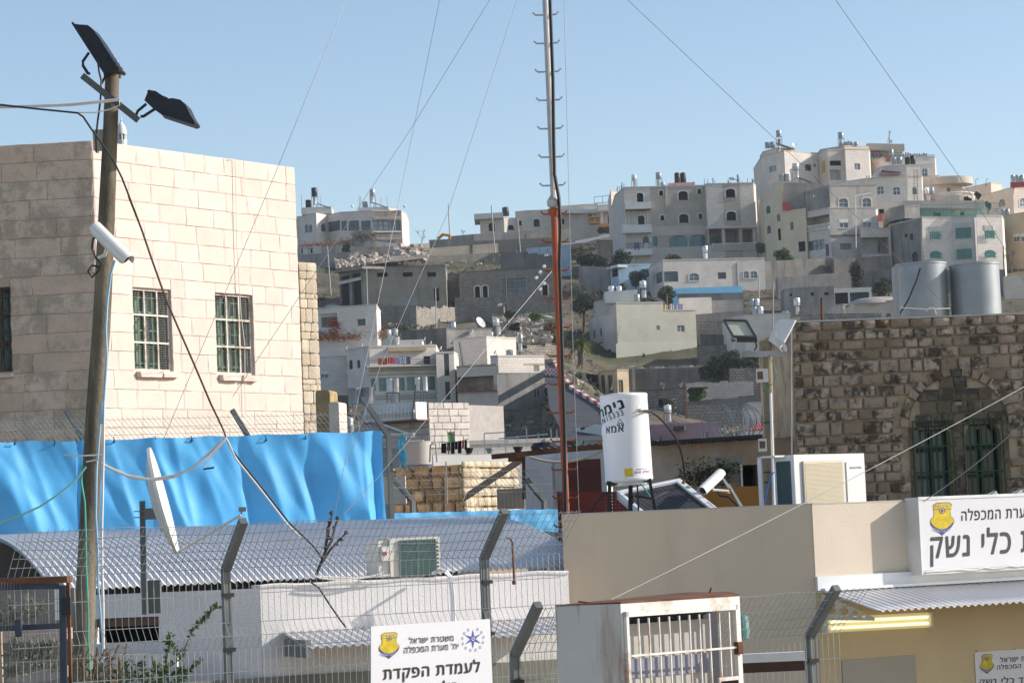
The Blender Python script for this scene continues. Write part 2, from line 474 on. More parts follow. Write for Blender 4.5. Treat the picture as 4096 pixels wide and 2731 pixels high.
class House:
 def __init__(h,name,label,zn,pts,d0,ybot,mat,back=10.,cat='house',group=None,kz=0,cap=.18,capmat=None,surround=None,up=0.,mats=None,root=None):
  h.zn,h.mat,h.cap = zn,mat,cap
  x,y = pts[kz][:2]
  p0 = P(zn,x,y,d0); zt = p0.z + up
  h.zt = zt
  h.cor = []
  for k,pt in enumerate(pts):
   d = pt[2] if len(pt) > 2 else (d0 if k == kz else solve_d(zn,pt[0],pt[1],p0.z))
   w = P(zn,pt[0],pt[1],d); h.cor.append(V((w.x,w.y,zt)))
  h.zb = P(zn,x,ybot,d0).z
  if root is None and d0 > 100: h.zb = min([h.zb] + [hz(c.x,c.y) - .6 for c in h.cor])
  base = V((sum(c.x for c in h.cor) / len(h.cor),sum(c.y for c in h.cor) / len(h.cor),h.zb))
  h.root = root or thing(name,label,cat,base,group)
  h.faces = [Face(h.cor[i],h.cor[i + 1],h.zb,zt) for i in range(len(h.cor) - 1)]
  h.ops = [[] for _ in h.faces]; h.back = back; h.capmat = capmat or mat; h.sur = surround or PLASTER_W
  h.fm = mats or {}
 def win(h,e,st,*rects,zn=None):
  f = h.faces[e]
  for r in rects:
   rc = f.rect(zn or h.zn,*r)
   s0,s1 = max(rc[0],.05),min(rc[2],f.W - .05)
   t0,t1 = max(rc[1],f.z0 + .05),min(rc[3],f.z1 - .05)
   if s1 - s0 < .1 or t1 - t0 < .1: continue
   h.ops[e].append((s0,t0,s1,t1,WS[st][2],st))
  return h
 def done(h,depth=.14):
  bl = V((h.cor[0].x,h.cor[0].y + h.back,h.zt)); brr = V((h.cor[-1].x,h.cor[-1].y + h.back,h.zt))
  mb = MB(); so = 0.
  mats = [h.mat]
  for e,f in enumerate(h.faces):
   mi = 0
   if e in h.fm:
    mats.append(h.fm[e]); mi = len(mats) - 1
   wall_face(mb,f,h.ops[e],depth + .06,mi,so); so += f.W
  for a,b in ((h.cor[-1],brr),(brr,bl),(bl,h.cor[0])):
   L = (b - a).length
   mb.face([(a.x,a.y,h.zb),(b.x,b.y,h.zb),(b.x,b.y,h.zt),(a.x,a.y,h.zt)],[(0,h.zb),(L,h.zb),(L,h.zt),(0,h.zt)])
  h.wall = mb.build('wall',mats,h.root)
  ring = [c.copy() for c in h.cor] + [brr,bl]
  cen = sum(ring,V()) / len(ring)
  r = MB()
  k = .06
  ex = [p + (V((p.x - cen.x,p.y - cen.y,0)).normalized() * k) for p in ring]
  area = sum(ex[i].x * ex[(i + 1) % len(ex)].y - ex[(i + 1) % len(ex)].x * ex[i].y for i in range(len(ex)))
  if area < 0: ex = ex[::-1]
  r.prism([V((p.x,p.y,h.zt + .002)) for p in ex],(0,0,max(h.cap,.03)))
  h.roof = r.build('roof',h.capmat,h.root)
  for e,f in enumerate(h.faces):
   for o in h.ops[e]:
    if o[5] == 'o':
     continue
    add_window(f,o[:4],o[5],h.root,depth,.05,h.sur)
  return h
 def part(h,name,mat,fn,parent=None):
  mb = MB(); fn(mb); return mb.build(name,mat,parent or h.root)
def balcony(h,e,zn,x0,y0,x1,y1,out,mat,rail=None,solid=True):
 """projecting balcony whose parapet fills the pixel box on face e"""
 f = h.faces[e]; s0,t0,s1,t1 = f.rect(zn,x0,y0,x1,y1)
 mb = MB()
 f.slab(mb,s0,t0 - .15,s1,t0,0,out)
 if solid:
  f.slab(mb,s0,t0 + .002,s1,t1,out - .12,out)
  f.slab(mb,s0,t0 + .002,s0 + .12,t1,0,out - .12); f.slab(mb,s1 - .12,t0 + .002,s1,t1,0,out - .12)
 o = mb.build('balcony',mat,h.root)
 if rail is not None:
  r = MB(); n = max(3,int((s1 - s0) / .25))
  for k in range(n + 1):
   s = s0 + (s1 - s0) * k / n
   f.slab(r,s - .02,t0,s + .02,t1,out - .1,out - .06)
  f.slab(r,s0,t1,s1,t1 + .05,out - .11,out - .04)
  r.build('railing',rail,o)
 return o
def recess_box(h,e,zn,x0,y0,x1,y1,depth,mat):
 """deep opening (porch, garage) with its own back and side walls"""
 f = h.faces[e]; s0,t0,s1,t1 = f.rect(zn,x0,y0,x1,y1)
 mb = MB()
 A = [(s0,t0),(s1,t0),(s1,t1),(s0,t1)]
 for k in range(4):
  a,b = A[k],A[(k + 1) % 4]
  mb.face([f.pt(*a,-.19),f.pt(*b,-.19),f.pt(*b,-depth),f.pt(*a,-depth)])
 mb.face([f.pt(*p,-depth) for p in A])
 return mb.build('porch_lining',mat,h.root)
# roof furniture (all at true size,placed from its pixel box)
def barrel(zn,x0,y0,x1,y1,d,mat,label,legs=0,group='water tanks on the hillside roofs',name='water_tank',dome=True,cat='water tank'):
 """drum filling the pixel box; legs > 0: on an open steel stand reaching down to pixel row `legs`"""
 xm = (x0 + x1) / 2
 b = P(zn,xm,y1,d); t = P(zn,xm,y0,d); r = abs(x1 - x0) / 2 / ZN[zn][2] * px(d)
 hh = t.z - b.z
 base = b.copy()
 if legs: base = P(zn,xm,legs,d)
 root = thing(name,label,cat,base,group)
 m = MB()
 if dome: prof = [(r * .96,0),(r,hh * .04),(r,hh * .45),(r * 1.02,hh * .47),(r,hh * .5),(r,hh * .92),(r * .9,hh * .97),(r * .3,hh),(r * .28,hh * 1.03),(.0,hh * 1.03)]
 else: prof = [(r,0),(r,hh * .96),(r * 1.02,hh * .97),(r * 1.02,hh),(0,hh)]
 m.lathe(b,prof,18)
 m.build('drum',mat,root,True)
 if legs:
  s = MB(); w = .035 if d > 100 else .02
  zb = base.z
  for sx,sy in ((-1,-1),(1,-1),(1,1),(-1,1)):
   s.bar((b.x + sx * r,b.y + sy * r,zb),(b.x + sx * r,b.y + sy * r,b.z - .01),w)
  for sx,sy,tx,ty in ((-1,-1,1,-1),(1,-1,1,1),(1,1,-1,1),(-1,1,-1,-1)):
   s.bar((b.x + sx * r,b.y + sy * r,b.z - w),(b.x + tx * r,b.y + ty * r,b.z - w),w)
  s.build('stand',STEEL,root)
 return root
def solar(zn,x0,y0,x1,y1,d,label,n=2,group='solar collectors on the hillside roofs'):
 """flat collectors leaning back; pixel box of the slanted strip, high end at the left"""
 a,b = P(zn,x0,y0,d),P(zn,x1,y1,d)
 root = thing('solar_collector',label,'solar panel',V((b.x,b.y,b.z)),group)
 e = b - a; L = e.length
 dirn = e.normalized(); wv = V((.15,1,0)).normalized()
 nn = dirn.cross(wv).normalized()
 if nn.z < 0: nn = -nn
 for k in range(n):
  o = a + wv * (1.05 * k)
  m = MB(); m.obox(o,e,wv * .95,-nn * .08); p = m.build('frame',STEEL,root)
  m2 = MB(); m2.obox(o + e * .03 + wv * .04 + nn * .003,e * .94,wv * .87,nn * .012); m2.build('absorber',PANEL,p)
 for k in (0.05,n * 1.05 - .1):
  m = MB(); top = a + wv * k + e * .12
  m.bar(top - nn * .1,V((top.x,top.y,b.z - .05)),.05)
  m.build('support',STEEL,root)
 return root
def dish(zn,x,y,rpx,d,az,el,label,stand=None,group='satellite dishes on the roofs',name='satellite_dish'):
 c = P(zn,x,y,d); r = rpx / ZN[zn][2] * px(d)
 ax = V((math.sin(az) * math.cos(el),-math.cos(az) * math.cos(el),math.sin(el)))
 root = thing(name,label,'satellite dish',c - V((0,0,r)),group)
 m = MB(); prof = [(r * k / 6,r * .28 * (k / 6) ** 2) for k in range(7)]
 prof[0] = (r * .02,0)
 m.lathe(c,prof + [(r * 1.0,r * .29),(r * .99,r * .26)] + [(r * k / 6,r * .28 * (k / 6) ** 2 - .02) for k in range(5,0,-1)] ,18,0,ax)
 m.build('reflector',DISHW,root,True)
 s = MB(); lo = c - ax * .1
 s.cyl(lo,lo - V((0,0,1)) * (stand or r * 1.4),.03,None,6)
 side = ax.cross(V((0,0,1))).normalized(); dn = side.cross(ax)
 s.tube([c + dn * r * -.0 - V((0,0,r * .9)),c + ax * r * .9 - V((0,0,r * .15))],.02,4)
 s.cyl(c + ax * r * .9 - V((0,0,r * .15)),c + ax * r * .75 - V((0,0,r * .12)),.05,None,6)
 s.build('arm',STEEL,root)
 return root
def pole(zn,x0,y0,x1,y1,d,r,mat,label,name='pole',cat='pole',group=None,r1=None,ground=False):
 b0 = P(zn,x1,y1,d)
 if ground and d > 100 and hz(b0.x,b0.y) < b0.z: b0.z = hz(b0.x,b0.y) - .3
 m = MB(); m.cyl(b0,P(zn,x0,y0,d),r,r1 or r * .8,8)
 return solo(m,name,mat,label,cat,group,True)
def wire(pts,r,mat,label,name='wire',cat='wire',group=None,n=5):
 m = MB(); m.tube(pts,r,n)
 return solo(m,name,mat,label,cat,group)
def sag(a,b,drop,n=10):
 a,b = V(a),V(b)
 return [a + (b - a) * (k / n) - V((0,0,drop * 4 * (k / n) * (1 - k / n))) for k in range(n + 1)]
def boxwall(name,label,zn,x0,y0,x1,y1,ybot,d0,d1,mat,th=.35,cat='wall',group=None,flat=False,rough=0.):
 """free-standing or retaining wall; top runs from pixel (x0,y0) at d0 to (x1,y1) at d1"""
 a,b = P(zn,x0,y0,d0),P(zn,x1,y1,d1)
 zb0,zb1 = P(zn,x0,ybot if ybot > y0 else y0 + 10,d0).z,P(zn,x1,ybot if ybot > y1 else y1 + 10,d1).z
 zb = min(zb0,zb1)
 if d0 > 100: zb = min(zb,hz(a.x,a.y) - .5,hz(b.x,b.y) - .5)
 if flat: b.z = a.z = (a.z + b.z) / 2
 root = thing(name,label,cat,V(((a.x + b.x) / 2,(a.y + b.y) / 2,zb)),group)
 f = Face(a,b,zb,max(a.z,b.z))
 n = max(1,int(f.W / .8)) if rough else 1
 mb = MB()
 tops = [a.z + (b.z - a.z) * k / n + (random.uniform(-rough,rough)) for k in range(n + 1)]
 for k in range(n):
  s0,s1 = f.W * k / n,f.W * (k + 1) / n
  t0,t1 = tops[k],tops[k + 1]
  if rough: t1 = t0
  mb.face([f.pt(s0,zb),f.pt(s1,zb),f.pt(s1,t1),f.pt(s0,t0)],[(s0,zb),(s1,zb),(s1,t1),(s0,t0)])
  mb.face([f.pt(s0,t0),f.pt(s1,t1),f.pt(s1,t1,-th),f.pt(s0,t0,-th)],[(s0,0),(s1,0),(s1,th),(s0,th)])
 for s,t in ((0,tops[0]),(f.W,tops[-1] if not rough else tops[-2])):
  mb.face([f.pt(s,zb),f.pt(s,t),f.pt(s,t,-th),f.pt(s,zb,-th)],[(0,zb),(0,t),(th,t),(th,zb)])
 mb.face([f.pt(0,zb,-th),f.pt(f.W,zb,-th),f.pt(f.W,tops[-1],-th),f.pt(0,tops[0],-th)],[(0,zb),(f.W,zb),(f.W,tops[-1]),(0,tops[0])])
 mb.build('wall',mat,root)
 return root,f
# vegetation
BARK = plain('bark',(.13,.10,.075),.95,0,.3,8,.4,30)
OLIVE = leafmat('olive_leaf',(.085,.10,.065))
DARKLEAF = leafmat('dark_leaf',(.03,.048,.022))
GREENLEAF = leafmat('green_leaf',(.065,.12,.025))
DRYLEAF = leafmat('dry_vine',(.13,.085,.055))
ORANGELEAF = leafmat('autumn_leaf',(.30,.11,.03))
PALM = leafmat('palm_leaf',(.13,.15,.035))
def crown_mesh(c,rx,ry,rz,n,leaf,seed,lumps=7,hollow=.35):
 rnd = random.Random(seed); mb = MB()
 cen = [(V((rnd.uniform(-.65,.65) * rx,rnd.uniform(-.65,.65) * ry,rnd.uniform(-.6,.75) * rz)),rnd.uniform(.4,.68)) for _ in range(lumps)]
 for _ in range(n):
  cc,k = rnd.choice(cen)
  d = V((rnd.gauss(0,1),rnd.gauss(0,1),rnd.gauss(0,1))).normalized() * (rnd.uniform(hollow,1) ** .6)
  p = V(c) + cc + V((d.x * rx * k,d.y * ry * k,d.z * rz * k))
  a = V((rnd.gauss(0,1),rnd.gauss(0,1),rnd.gauss(0,1))).normalized()
  b = a.cross(V((rnd.gauss(0,1),rnd.gauss(0,1),rnd.gauss(0,1)))).normalized()
  l = leaf * rnd.uniform(.6,1.3); w = l * rnd.uniform(.3,.55)
  mb.face([p - a * l,p + b * w,p + a * l,p - b * w])
 return mb
def tree(zn,x0,y0,x1,y1,d,mat,label,n=900,leaf=.16,seed=1,name='tree',cat='tree',group=None,base=None,trunk=.14):
 """broad-leaved tree or bush whose crown fills the pixel box; trunk down to pixel row `base`"""
 if cat != 'tree' and base: y1 = max(y1,base)
 c = P(zn,(x0 + x1) / 2,(y0 + y1) / 2,d); k = px(d) / ZN[zn][2]
 rx,rz = abs(x1 - x0) / 2 * k,abs(y1 - y0) / 2 * k
 bp = P(zn,(x0 + x1) / 2,base or (y1 + (y1 - y0) * .15),d)
 if d > 100 and cat == 'tree': bp.z = min(bp.z,hz(bp.x,bp.y))
 root = thing(name,label,cat,bp,group)
 t = MB(); rnd = random.Random(seed)
 if cat != 'tree': trunk = .05
 top = c - V((0,0,rz * .3))
 t.tube([bp - V((0,0,.3)),(bp + top) / 2 + V((rnd.uniform(-.1,.1) * rx,0,0)),top],[trunk * 1.2,trunk,trunk * .7],7)
 for _ in range(6):
  e = c + V((rnd.uniform(-.7,.7) * rx,rnd.uniform(-.7,.7) * rx,rnd.uniform(-.3,.7) * rz))
  t.tube([top,(top + e) / 2 + V((0,0,.1 * rz)),e],[trunk * .5,trunk * .35,trunk * .12],5)
 t.build('trunk',BARK,root)
 crown_mesh(c,rx,rx * .8,rz,int(n * 1.3),leaf,seed,7 if cat == 'tree' else 13).build('crown',mat,root)
 return root
def bare_tree(zn,x,ybase,ytop,d,spread,label,seed=3,r=.07,mat=None,name='bare_tree',group=None):
 bp = P(zn,x,ybase,d); tp = P(zn,x,ytop,d); hgt = tp.z - bp.z
 rnd = random.Random(seed); root = thing(name,label,'tree',bp,group)
 t = MB(); tw = MB()
 def grow(p,dr,L,rad,lev,mb):
  e = p + dr * L
  mb.tube([p,(p + e) / 2 + V((rnd.uniform(-.06,.06),rnd.uniform(-.06,.06),0)) * L,e],[rad,rad * .8,rad * .6],4,cap=False)
  if lev == 0: return
  for _ in range(3 if lev > 1 else 4):
   nd = (dr + V((rnd.uniform(-1,1) * spread,rnd.uniform(-1,1) * spread,rnd.uniform(-.1,.6)))).normalized()
   grow(e if rnd.random() < .6 else p + dr * L * rnd.uniform(.5,.9),nd,L * rnd.uniform(.55,.8),rad * .6,lev - 1,tw)
 grow(bp,V((.05,0,1)).normalized(),hgt * .34,r,4,t)
 t.build('trunk',mat or BARK,root); tw.build('crown',mat or BARK,root)
 return root
# terrain
GROUND = plain('hill_soil',(.135,.112,.082),.98,0,.45,.12,.6,1.2,stain=(.05,.075,.025),stain_amt=.75,stain_scale=.09,spec=.1)
_cols = [-1500,690,1240,1300,1400,1850,2352,4600]
_rows = [150,200,245,270,285,300,330,360,385,420,455,490,530]
_tab = [[1090,1090,1085,1075,1090,1090,1090,1090],[1050,1050,1040,970,1030,1065,1060,1050],[1000,1000,990,900,960,1015,1010,995],
  [962,962,957,858,935,975,965,945],[935,930,930,846,925,950,930,905],[805,805,822,836,905,925,880,850],
  [750,745,768,772,770,745,740,735],[715,710,705,708,705,660,665,660],[680,672,648,648,640,612,615,610],
  [615,608,610,612,605,577,567,560],[598,592,578,576,572,542,517,510],[580,577,560,558,552,514,498,490],[580,580,562,560,552,512,496,490]]
def terrain_z(u,d):
 for i in range(len(_rows) - 1):
  if d <= _rows[i + 1] or i == len(_rows) - 2: break
 a = min(max((d - _rows[i]) / (_rows[i + 1] - _rows[i]),0),1)
 for j in range(len(_cols) - 1):
  if u <= _cols[j + 1] or j == len(_cols) - 2: break
 b = min(max((u - _cols[j]) / (_cols[j + 1] - _cols[j]),0),1)
 v = (_tab[i][j] * (1 - a) + _tab[i + 1][j] * a) * (1 - b) + (_tab[i][j + 1] * (1 - a) + _tab[i + 1][j + 1] * a) * b
 return P('O',u,v,d)
def hz(x,y):
 '''height of the ground under a point of the plan'''
 if y < 20: return 0.
 if y < 112: return (y - 20) / 92 * .5
 u = W0 / 2 + x / y * FPX
 for _ in range(3):
  z = (.5 + (terrain_z(u / 1.7415,150).z - .5) * (y - 112) / 38) if y < 150 else terrain_z(u / 1.7415,min(y,530)).z
  w = V((x,y,z)) - CAM
  u = W0 / 2 + FPX * w.dot(IX) / w.dot(_F)
 return z
tm = MB(); rows = []
us = [-1500 + 6100 * k / 120 for k in range(121)]
rows.append([V((-1500 + 3000 * k / 120,-300,0)) for k in range(121)])
rows.append([V((-200 + 400 * k / 120,20,0)) for k in range(121)])
rows.append([V((P('O',u,1230,112).x,112,.5)) for u in us])
for d in [150,165,180,200,215,230,245,258,270,278,285,292,300,308,316,324,332,340,348,356,364,372,380,388,398,408,420,432,444,455,467,478,490,510,530]:
 r = []
 for u in us:
  p = terrain_z(u,d)
  p.z += noise.noise(V((p.x * .11,p.y * .11,3))) * .9 + noise.noise(V((p.x * .35,p.y * .35,9))) * .35
  r.append(p)
 rows.append(r)
rows.append([V((p.x * 1.2,640,p.z - 14)) for p in rows[-1]])
rows.append([V((-1500 + 3000 * k / 120,1500,-40)) for k in range(121)])
tm.grid(rows)
struct(tm,'hillside_terrain',GROUND,True)
m = MB(); m.grid([[V((-40 + 10 * i,-60 + 15 * j,.008 + .3 * max(0,(-60 + 15 * j - 20) / 92 * .5))) for i in range(9)] for j in range(7)])
struct(m,'bounce_ground',plain('pale_bounce_paving',(.50,.44,.36),.9,0,.12,.8,.2,12))  # unseen pale ground, added to bounce warm light into the shade
# street climbing between the houses
def strip(name,pts,w,mat,lift=.25):
 m = MB(); L = []; Rr = []
 for k,p in enumerate(pts):
  t = (pts[min(k + 1,len(pts) - 1)] - pts[max(k - 1,0)]); t.z = 0; t.normalize(); sd = V((t.y,-t.x,0))
  ww = w[k] if isinstance(w,list) else w
  L.append(p - sd * ww / 2 + V((0,0,lift))); Rr.append(p + sd * ww / 2 + V((0,0,lift)))
 m.grid([L,Rr]); o = struct(m,name,mat); return L,Rr
L1 = [P('O',*p) for p in ((1300,1010,165),(1262,935,212),(1256,885,248),(1248,838,290),(1240,815,305))]
R1 = [P('O',*p) for p in ((1445,1010,165),(1385,938,208),(1312,893,240),(1276,838,288),(1262,815,305))]
m = MB(); m.grid([L1,R1]); struct(m,'street',ASPHALT)
strip('hilltop_road',[P('F',60,1110,440),P('F',330,1045,452),P('F',620,985,462),P('F',900,950,470)],5,plain('pale_road',(.26,.25,.24),.9,0,.15,.5),.3)
KR,KW = plain('kerb_red',(.42,.05,.04),.7),plain('kerb_white',(.7,.7,.68),.7)
for k in range(26):  # red and white painted kerb stones along the street
 for side,LL in ((1,R1),):
  t = .3 + k / 26 * 3; i = int(t); a = LL[i].lerp(LL[i + 1],t - i); t2 = t + 3 / 26 * .96; i2 = min(int(t2),len(LL) - 2); b = LL[i2].lerp(LL[i2 + 1],t2 - i2)
  m = MB(); m.bar(a + V((0,0,.1)),b + V((0,0,.1)),.3,.35)
  tag(recenter(m.build('kerb_stone',KR if k % 2 else KW)),('red' if k % 2 else 'white') + ' painted kerb stone, ' + ORD[k // 2] + ' of its colour from the foot of the steep street','kerb','red kerb stones of the street' if k % 2 else 'white kerb stones of the street')
# checkered barrier beside the street
ch = thing('checkered_barrier','low wall painted in red and white checks beside the curving street','barrier',P('E',2080,690,262))
fa = Face(P('E',2020,560,268),P('E',2140,530,262),0,1)
mw,mr = MB(),MB()
for i in range(8):
 for j in range(9):
  r_ = fa.rect('E',2020 + i * 15,540 + j * 16,2035 + i * 15,556 + j * 16)
  fa.slab(mr if (i + j) % 2 else mw,*r_,-.2,0)
mw.build('white_check',KW,ch)['kind'] = 'stuff'; mr.build('red_check',KR,ch)['kind'] = 'stuff'
sm,sg_,sr_ = MB(),MB(),MB(); rnd = random.Random(31)
for _ in range(9000):  # weeds,dry grass and loose stones of the slope
 d = rnd.uniform(170,470); u = rnd.uniform(640,2400); p = terrain_z(u,d); w = noise.noise(V((p.x * .06,p.y * .06,4)))
 g_ = sg_ if w + rnd.uniform(-.3,.3) > .05 else sm; r = rnd.uniform(.15,.5) * (1.6 if rnd.random() < .06 else 1)
 if rnd.random() < .22:
  n0 = len(sr_.v); sr_.obox(p - V((r / 2,r / 2,.1)),V((r * 1.3,0,0)),V((0,r,0)),V((0,0,r * .8)))
  for k in range(n0,len(sr_.v)): sr_.v[k] += V((rnd.uniform(-.3,.3),rnd.uniform(-.3,.3),rnd.uniform(-.3,.3))) * r
  continue
 for _k in range(7):
  a = V((rnd.gauss(0,.5),rnd.gauss(0,.5),rnd.uniform(.3,1))).normalized() * r * rnd.uniform(.6,1.4); b = V((rnd.gauss(0,1),rnd.gauss(0,1),0)).normalized() * r * .3; c = p + V((rnd.gauss(0,r),rnd.gauss(0,r),0))
  g_.face([c - b,c + b,c + a])
for mm_,mt_,l_ in ((sm,leafmat('straw',(.20,.165,.10)),'dry_grass'),(sg_,leafmat('slope_weed',(.05,.075,.025)),'green_weeds'),(sr_,plain('loose_stone',(.38,.33,.27),.95,0,.35,.8),'loose_stones')): struct(mm_,l_,mt_,kind='stuff')
# hilltop,left
h = House('hilltop_house','bay-fronted white stone house on the hilltop beside the beige stone building','D',
  [(60,445,431),(100,443,431),(245,438,427),(340,440,430.5),(455,432,427.5),(720,425,427),(975,426,428.6),(1015,434,433)],427,790,J_WHITE,kz=2,mats={5: J_ROUGH})
h.win(1,'n',(150,530,180,600),(184,530,212,598)).win(2,'n',(287,522,330,590)).win(3,'s',(347,503,450,588)).win(4,'s',(458,500,508,585),(520,497,612,583),(630,497,712,580))
h.win(5,'s',(732,494,915,580),(925,494,968,580),(765,672,915,708)).win(1,'k',(115,735,130,780),(195,733,215,775))
h.done()
for e,rc in ((5,(715,590,972,598)),(4,(460,590,715,598))):
 h.part('sill_band',PLASTER_W,lambda mb: h.faces[e].pslab(mb,'D',*rc,0,.15))
ledge = MB()
for k in range(30):
 x = 730 + 8 * k
 h.faces[5].pslab(ledge,'D',x,465,x + 4,484,0,.06); h.faces[5].pslab(ledge,'D',x,640,x + 4,660,0,.06)
ledge.build('stone_dentils',J_WHITE,h.root)['kind'] = 'stuff'
rm = House('roof_room','x','D',[(122,390,431),(375,388,431)],431,445,PLASTER_W,back=5,root=h.root,cap=.05).done()
rm = House('roof_room','x','D',[(605,390,431),(865,388,431),(868,388,432)],431,430,PLASTER_W,back=5,root=h.root,cap=.05).done()
rm = House('roof_room','x','D',[(872,387,430.5),(935,385,431.5)],430.5,430,J_PINK,back=4,root=h.root,cap=.05).done()
barrel('D',205,215,257,292,432,TANK_B,'black tank on a tall stand over the left roof of the hilltop house',388)
barrel('D',155,320,205,386,432.5,TANK_B,'squat black tank standing on the white roof room of the hilltop house')
barrel('D',219,298,248,358,432,TANK_S,'steel water heater cylinder under the tall black tank',388,name='water_heater',cat='water heater',dome=False)
barrel('D',703,228,750,286,432,TANK_G,'grey tank on a tall stand over the middle of the hilltop house',388)
barrel('D',706,292,739,346,432,TANK_S,'steel water heater cylinder under the grey tank of the hilltop house',388,name='water_heater',cat='water heater',dome=False)
barrel('D',640,335,690,385,432.5,TANK_G,'squat grey tank beside the stand on the hilltop house roof')
solar('D',248,345,365,386,430.5,'pair of solar collectors on the left roof of the hilltop house')
solar('D',722,336,850,382,430.5,'pair of solar collectors on the middle roof of the hilltop house')
for x in (555,1003):
 t = thing('globe_lamp','white globe lamp on the parapet of the hilltop house, ' + ('near its middle' if x == 555 else 'at its far corner'),'lamp',P('D',x,430,428.5),'globe lamps of the hilltop house')
 m = MB(); m.cyl(P('D',x,430,428.5),P('D',x,388,428.5),.04,None,6); m.build('post',FRAME_W,t)
 m = MB(); m.lathe(P('D',x,388,428.5),[(.05,0),(.2,.1),(.25,.25),(.18,.42),(.0,.48)],10); m.build('globe',FRAME_W,t,True)
for k,(x,y0,y1) in enumerate(((612,285,388),(625,290,385),(797,292,388),(850,285,388),(280,285,388),(118,278,440))):
 pole('D',x,y0,x + 4,y1,431.5,.04,STEEL,'thin bare steel rod, ' + ('third','fourth','fifth','sixth','second','first')[k] + ' from the left on the hilltop house roof','steel_rod','rod','rods on the hilltop house')
# pergola and garden
pg = thing('vine_pergola','low flat pergola with dry vines in front of the hilltop house','pergola',P('D',300,780,421))
m = MB()
for x in (100,180,300,400,470): m.bar(P('D',x,790,421),P('D',x,712,421),.12)
m.bar(P('D',85,712,421),P('D',540,690,421),.15); m.bar(P('D',85,712,424),P('D',540,690,424),.15)
m.build('frame',STEEL,pg)
rnd = random.Random(5); m = MB()
for _ in range(700):
 p = P('D',rnd.uniform(85,540),0,rnd.uniform(420.5,424.5)); p.z = P('D',300,700,422).z + rnd.gauss(.1,.22) + (p.x - P('D',300,700,422).x) * .03
 a = V((rnd.gauss(0,1),rnd.gauss(0,1),rnd.gauss(0,.5))).normalized() * rnd.uniform(.1,.35); b = V((rnd.gauss(0,1),rnd.gauss(0,1),rnd.gauss(0,1))).normalized() * .07
 m.face([p - a,p + b,p + a,p - b])
m.build('vine',ORANGELEAF,pg)
tree('D',545,570,760,690,422,DRYLEAF,'brown leafless vine bush below the hilltop house windows',1500,.13,4,'dry_bush','bush',base=740)
tree('D',470,690,545,790,420,DARKLEAF,'dark rounded shrub at the end of the vine pergola',500,.15,5,'shrub','bush',base=800)
bare_tree('D',1150,700,560,455,.9,'bare leafless tree against the sky beside the hilltop house',8)
bare_tree('D',1500,640,560,470,.9,'small bare tree behind the grey retaining wall on the hilltop',18,.05)
boxwall('garden_wall','white garden wall with railing below the bay windows of the hilltop house','D',750,672,935,690,760,423,423,PLASTER_W)
boxwall('retaining_wall','long grey retaining wall under the pergola of the hilltop house','D',60,790,545,765,900,418,418,CONC)
boxwall('retaining_wall','pale concrete retaining wall carrying the arched gate of the hilltop house','D',548,735,905,715,830,419,420,CONC_BOARD)
gt = thing('garden_gate','arched grey iron gate in front of the hilltop house garden','gate',P('D',640,735,419.5))
m = MB(); g0,g1 = P('D',545,735,419.5),P('D',745,732,419.5)
for k in range(15):
 p = g0.lerp(g1,k / 14); hgt = 1.2 + 1.5 * math.sin(math.pi * k / 14); m.bar(p,p + V((0,0,hgt)),.06)
m.tube([g0.lerp(g1,k / 14) + V((0,0,1.2 + 1.5 * math.sin(math.pi * k / 14))) for k in range(15)],.06,5)
m.build('bars',STEEL,gt)
# terraces and retaining walls of the crest
RW = [('low tan terrace wall on the crest beside the bare tree',905,705,1215,690,790,450,455,CONC_BOARD),('short concrete terrace wall below the yellow digger arm',1210,662,1380,655,740,458,458,CONC),
 ('grey plastered retaining wall in front of the small bare tree',1375,632,1595,612,710,462,462,CONC),('tall grey retaining wall under the flat-roofed bungalow',1590,612,2090,585,700,464,466,CONC),
 ('board-marked retaining wall below the arched bungalow windows',2040,612,2420,560,720,460,462,CONC_BOARD),('wide board-marked concrete wall across the middle of the slope',1590,672,2300,640,800,452,452,CONC_BOARD),
 ('broken concrete wall beside the rubble heap',1185,735,1800,690,850,440,446,CONC_BOARD),('long sloping concrete wall above the workshop',985,812,1810,770,960,425,430,CONC_BOARD)]
for l,x0,y0,x1,y1,yb,a,b,mt in RW: boxwall('retaining_wall',l,'D',x0,y0,x1,y1,yb,a,b,mt,1.2)
# rubble
ROCK = plain('broken_rock',(.40,.34,.28),.95,0,.4,.8,.5,3,spec=.1)
m = MB(); rnd = random.Random(21)
for _ in range(620):
 x = rnd.uniform(420,1185); t = (x - 420) / 765
 ylo,yhi = (905 - 90 * t,(835 - 130 * min(1,t * 1.7)) + 15)
 y = rnd.uniform(yhi,ylo); d = 424 - (y - 740) / 160 * 12 + rnd.uniform(-.6,.6)
 c = P('D',x,y,d); r = rnd.choice((.18,.25,.3,.4,.6,.85)) * rnd.uniform(.7,1.2)
 ax = Matrix.Rotation(rnd.uniform(0,6),3,V((rnd.gauss(0,1),rnd.gauss(0,1),rnd.gauss(0,1))).normalized())
 a,b,cc = ax @ V((r * rnd.uniform(.8,1.5),0,0)),ax @ V((0,r,0)),ax @ V((0,0,r * rnd.uniform(.5,1)))
 n0 = len(m.v)
 m.obox(c - (a + b + cc) / 2,a,b,cc)
 for k in range(n0,len(m.v)): m.v[k] += V((rnd.uniform(-.25,.25),rnd.uniform(-.25,.25),rnd.uniform(-.25,.25))) * r
o = struct(m,'rubble',ROCK,kind='stuff'); o['label'] = 'heap of broken pale rocks on the slope below the hilltop house'; o['category'] = 'rubble'
m = MB()
rows = [[P('D',400 + 800 * i / 14,(905 - 90 * i / 14) * (1 - j / 6) + (850 - 125 * min(1,i / 14 * 1.7) + 20) * j / 6,413 + 12 * j / 6) for i in range(15)] for j in range(7)]
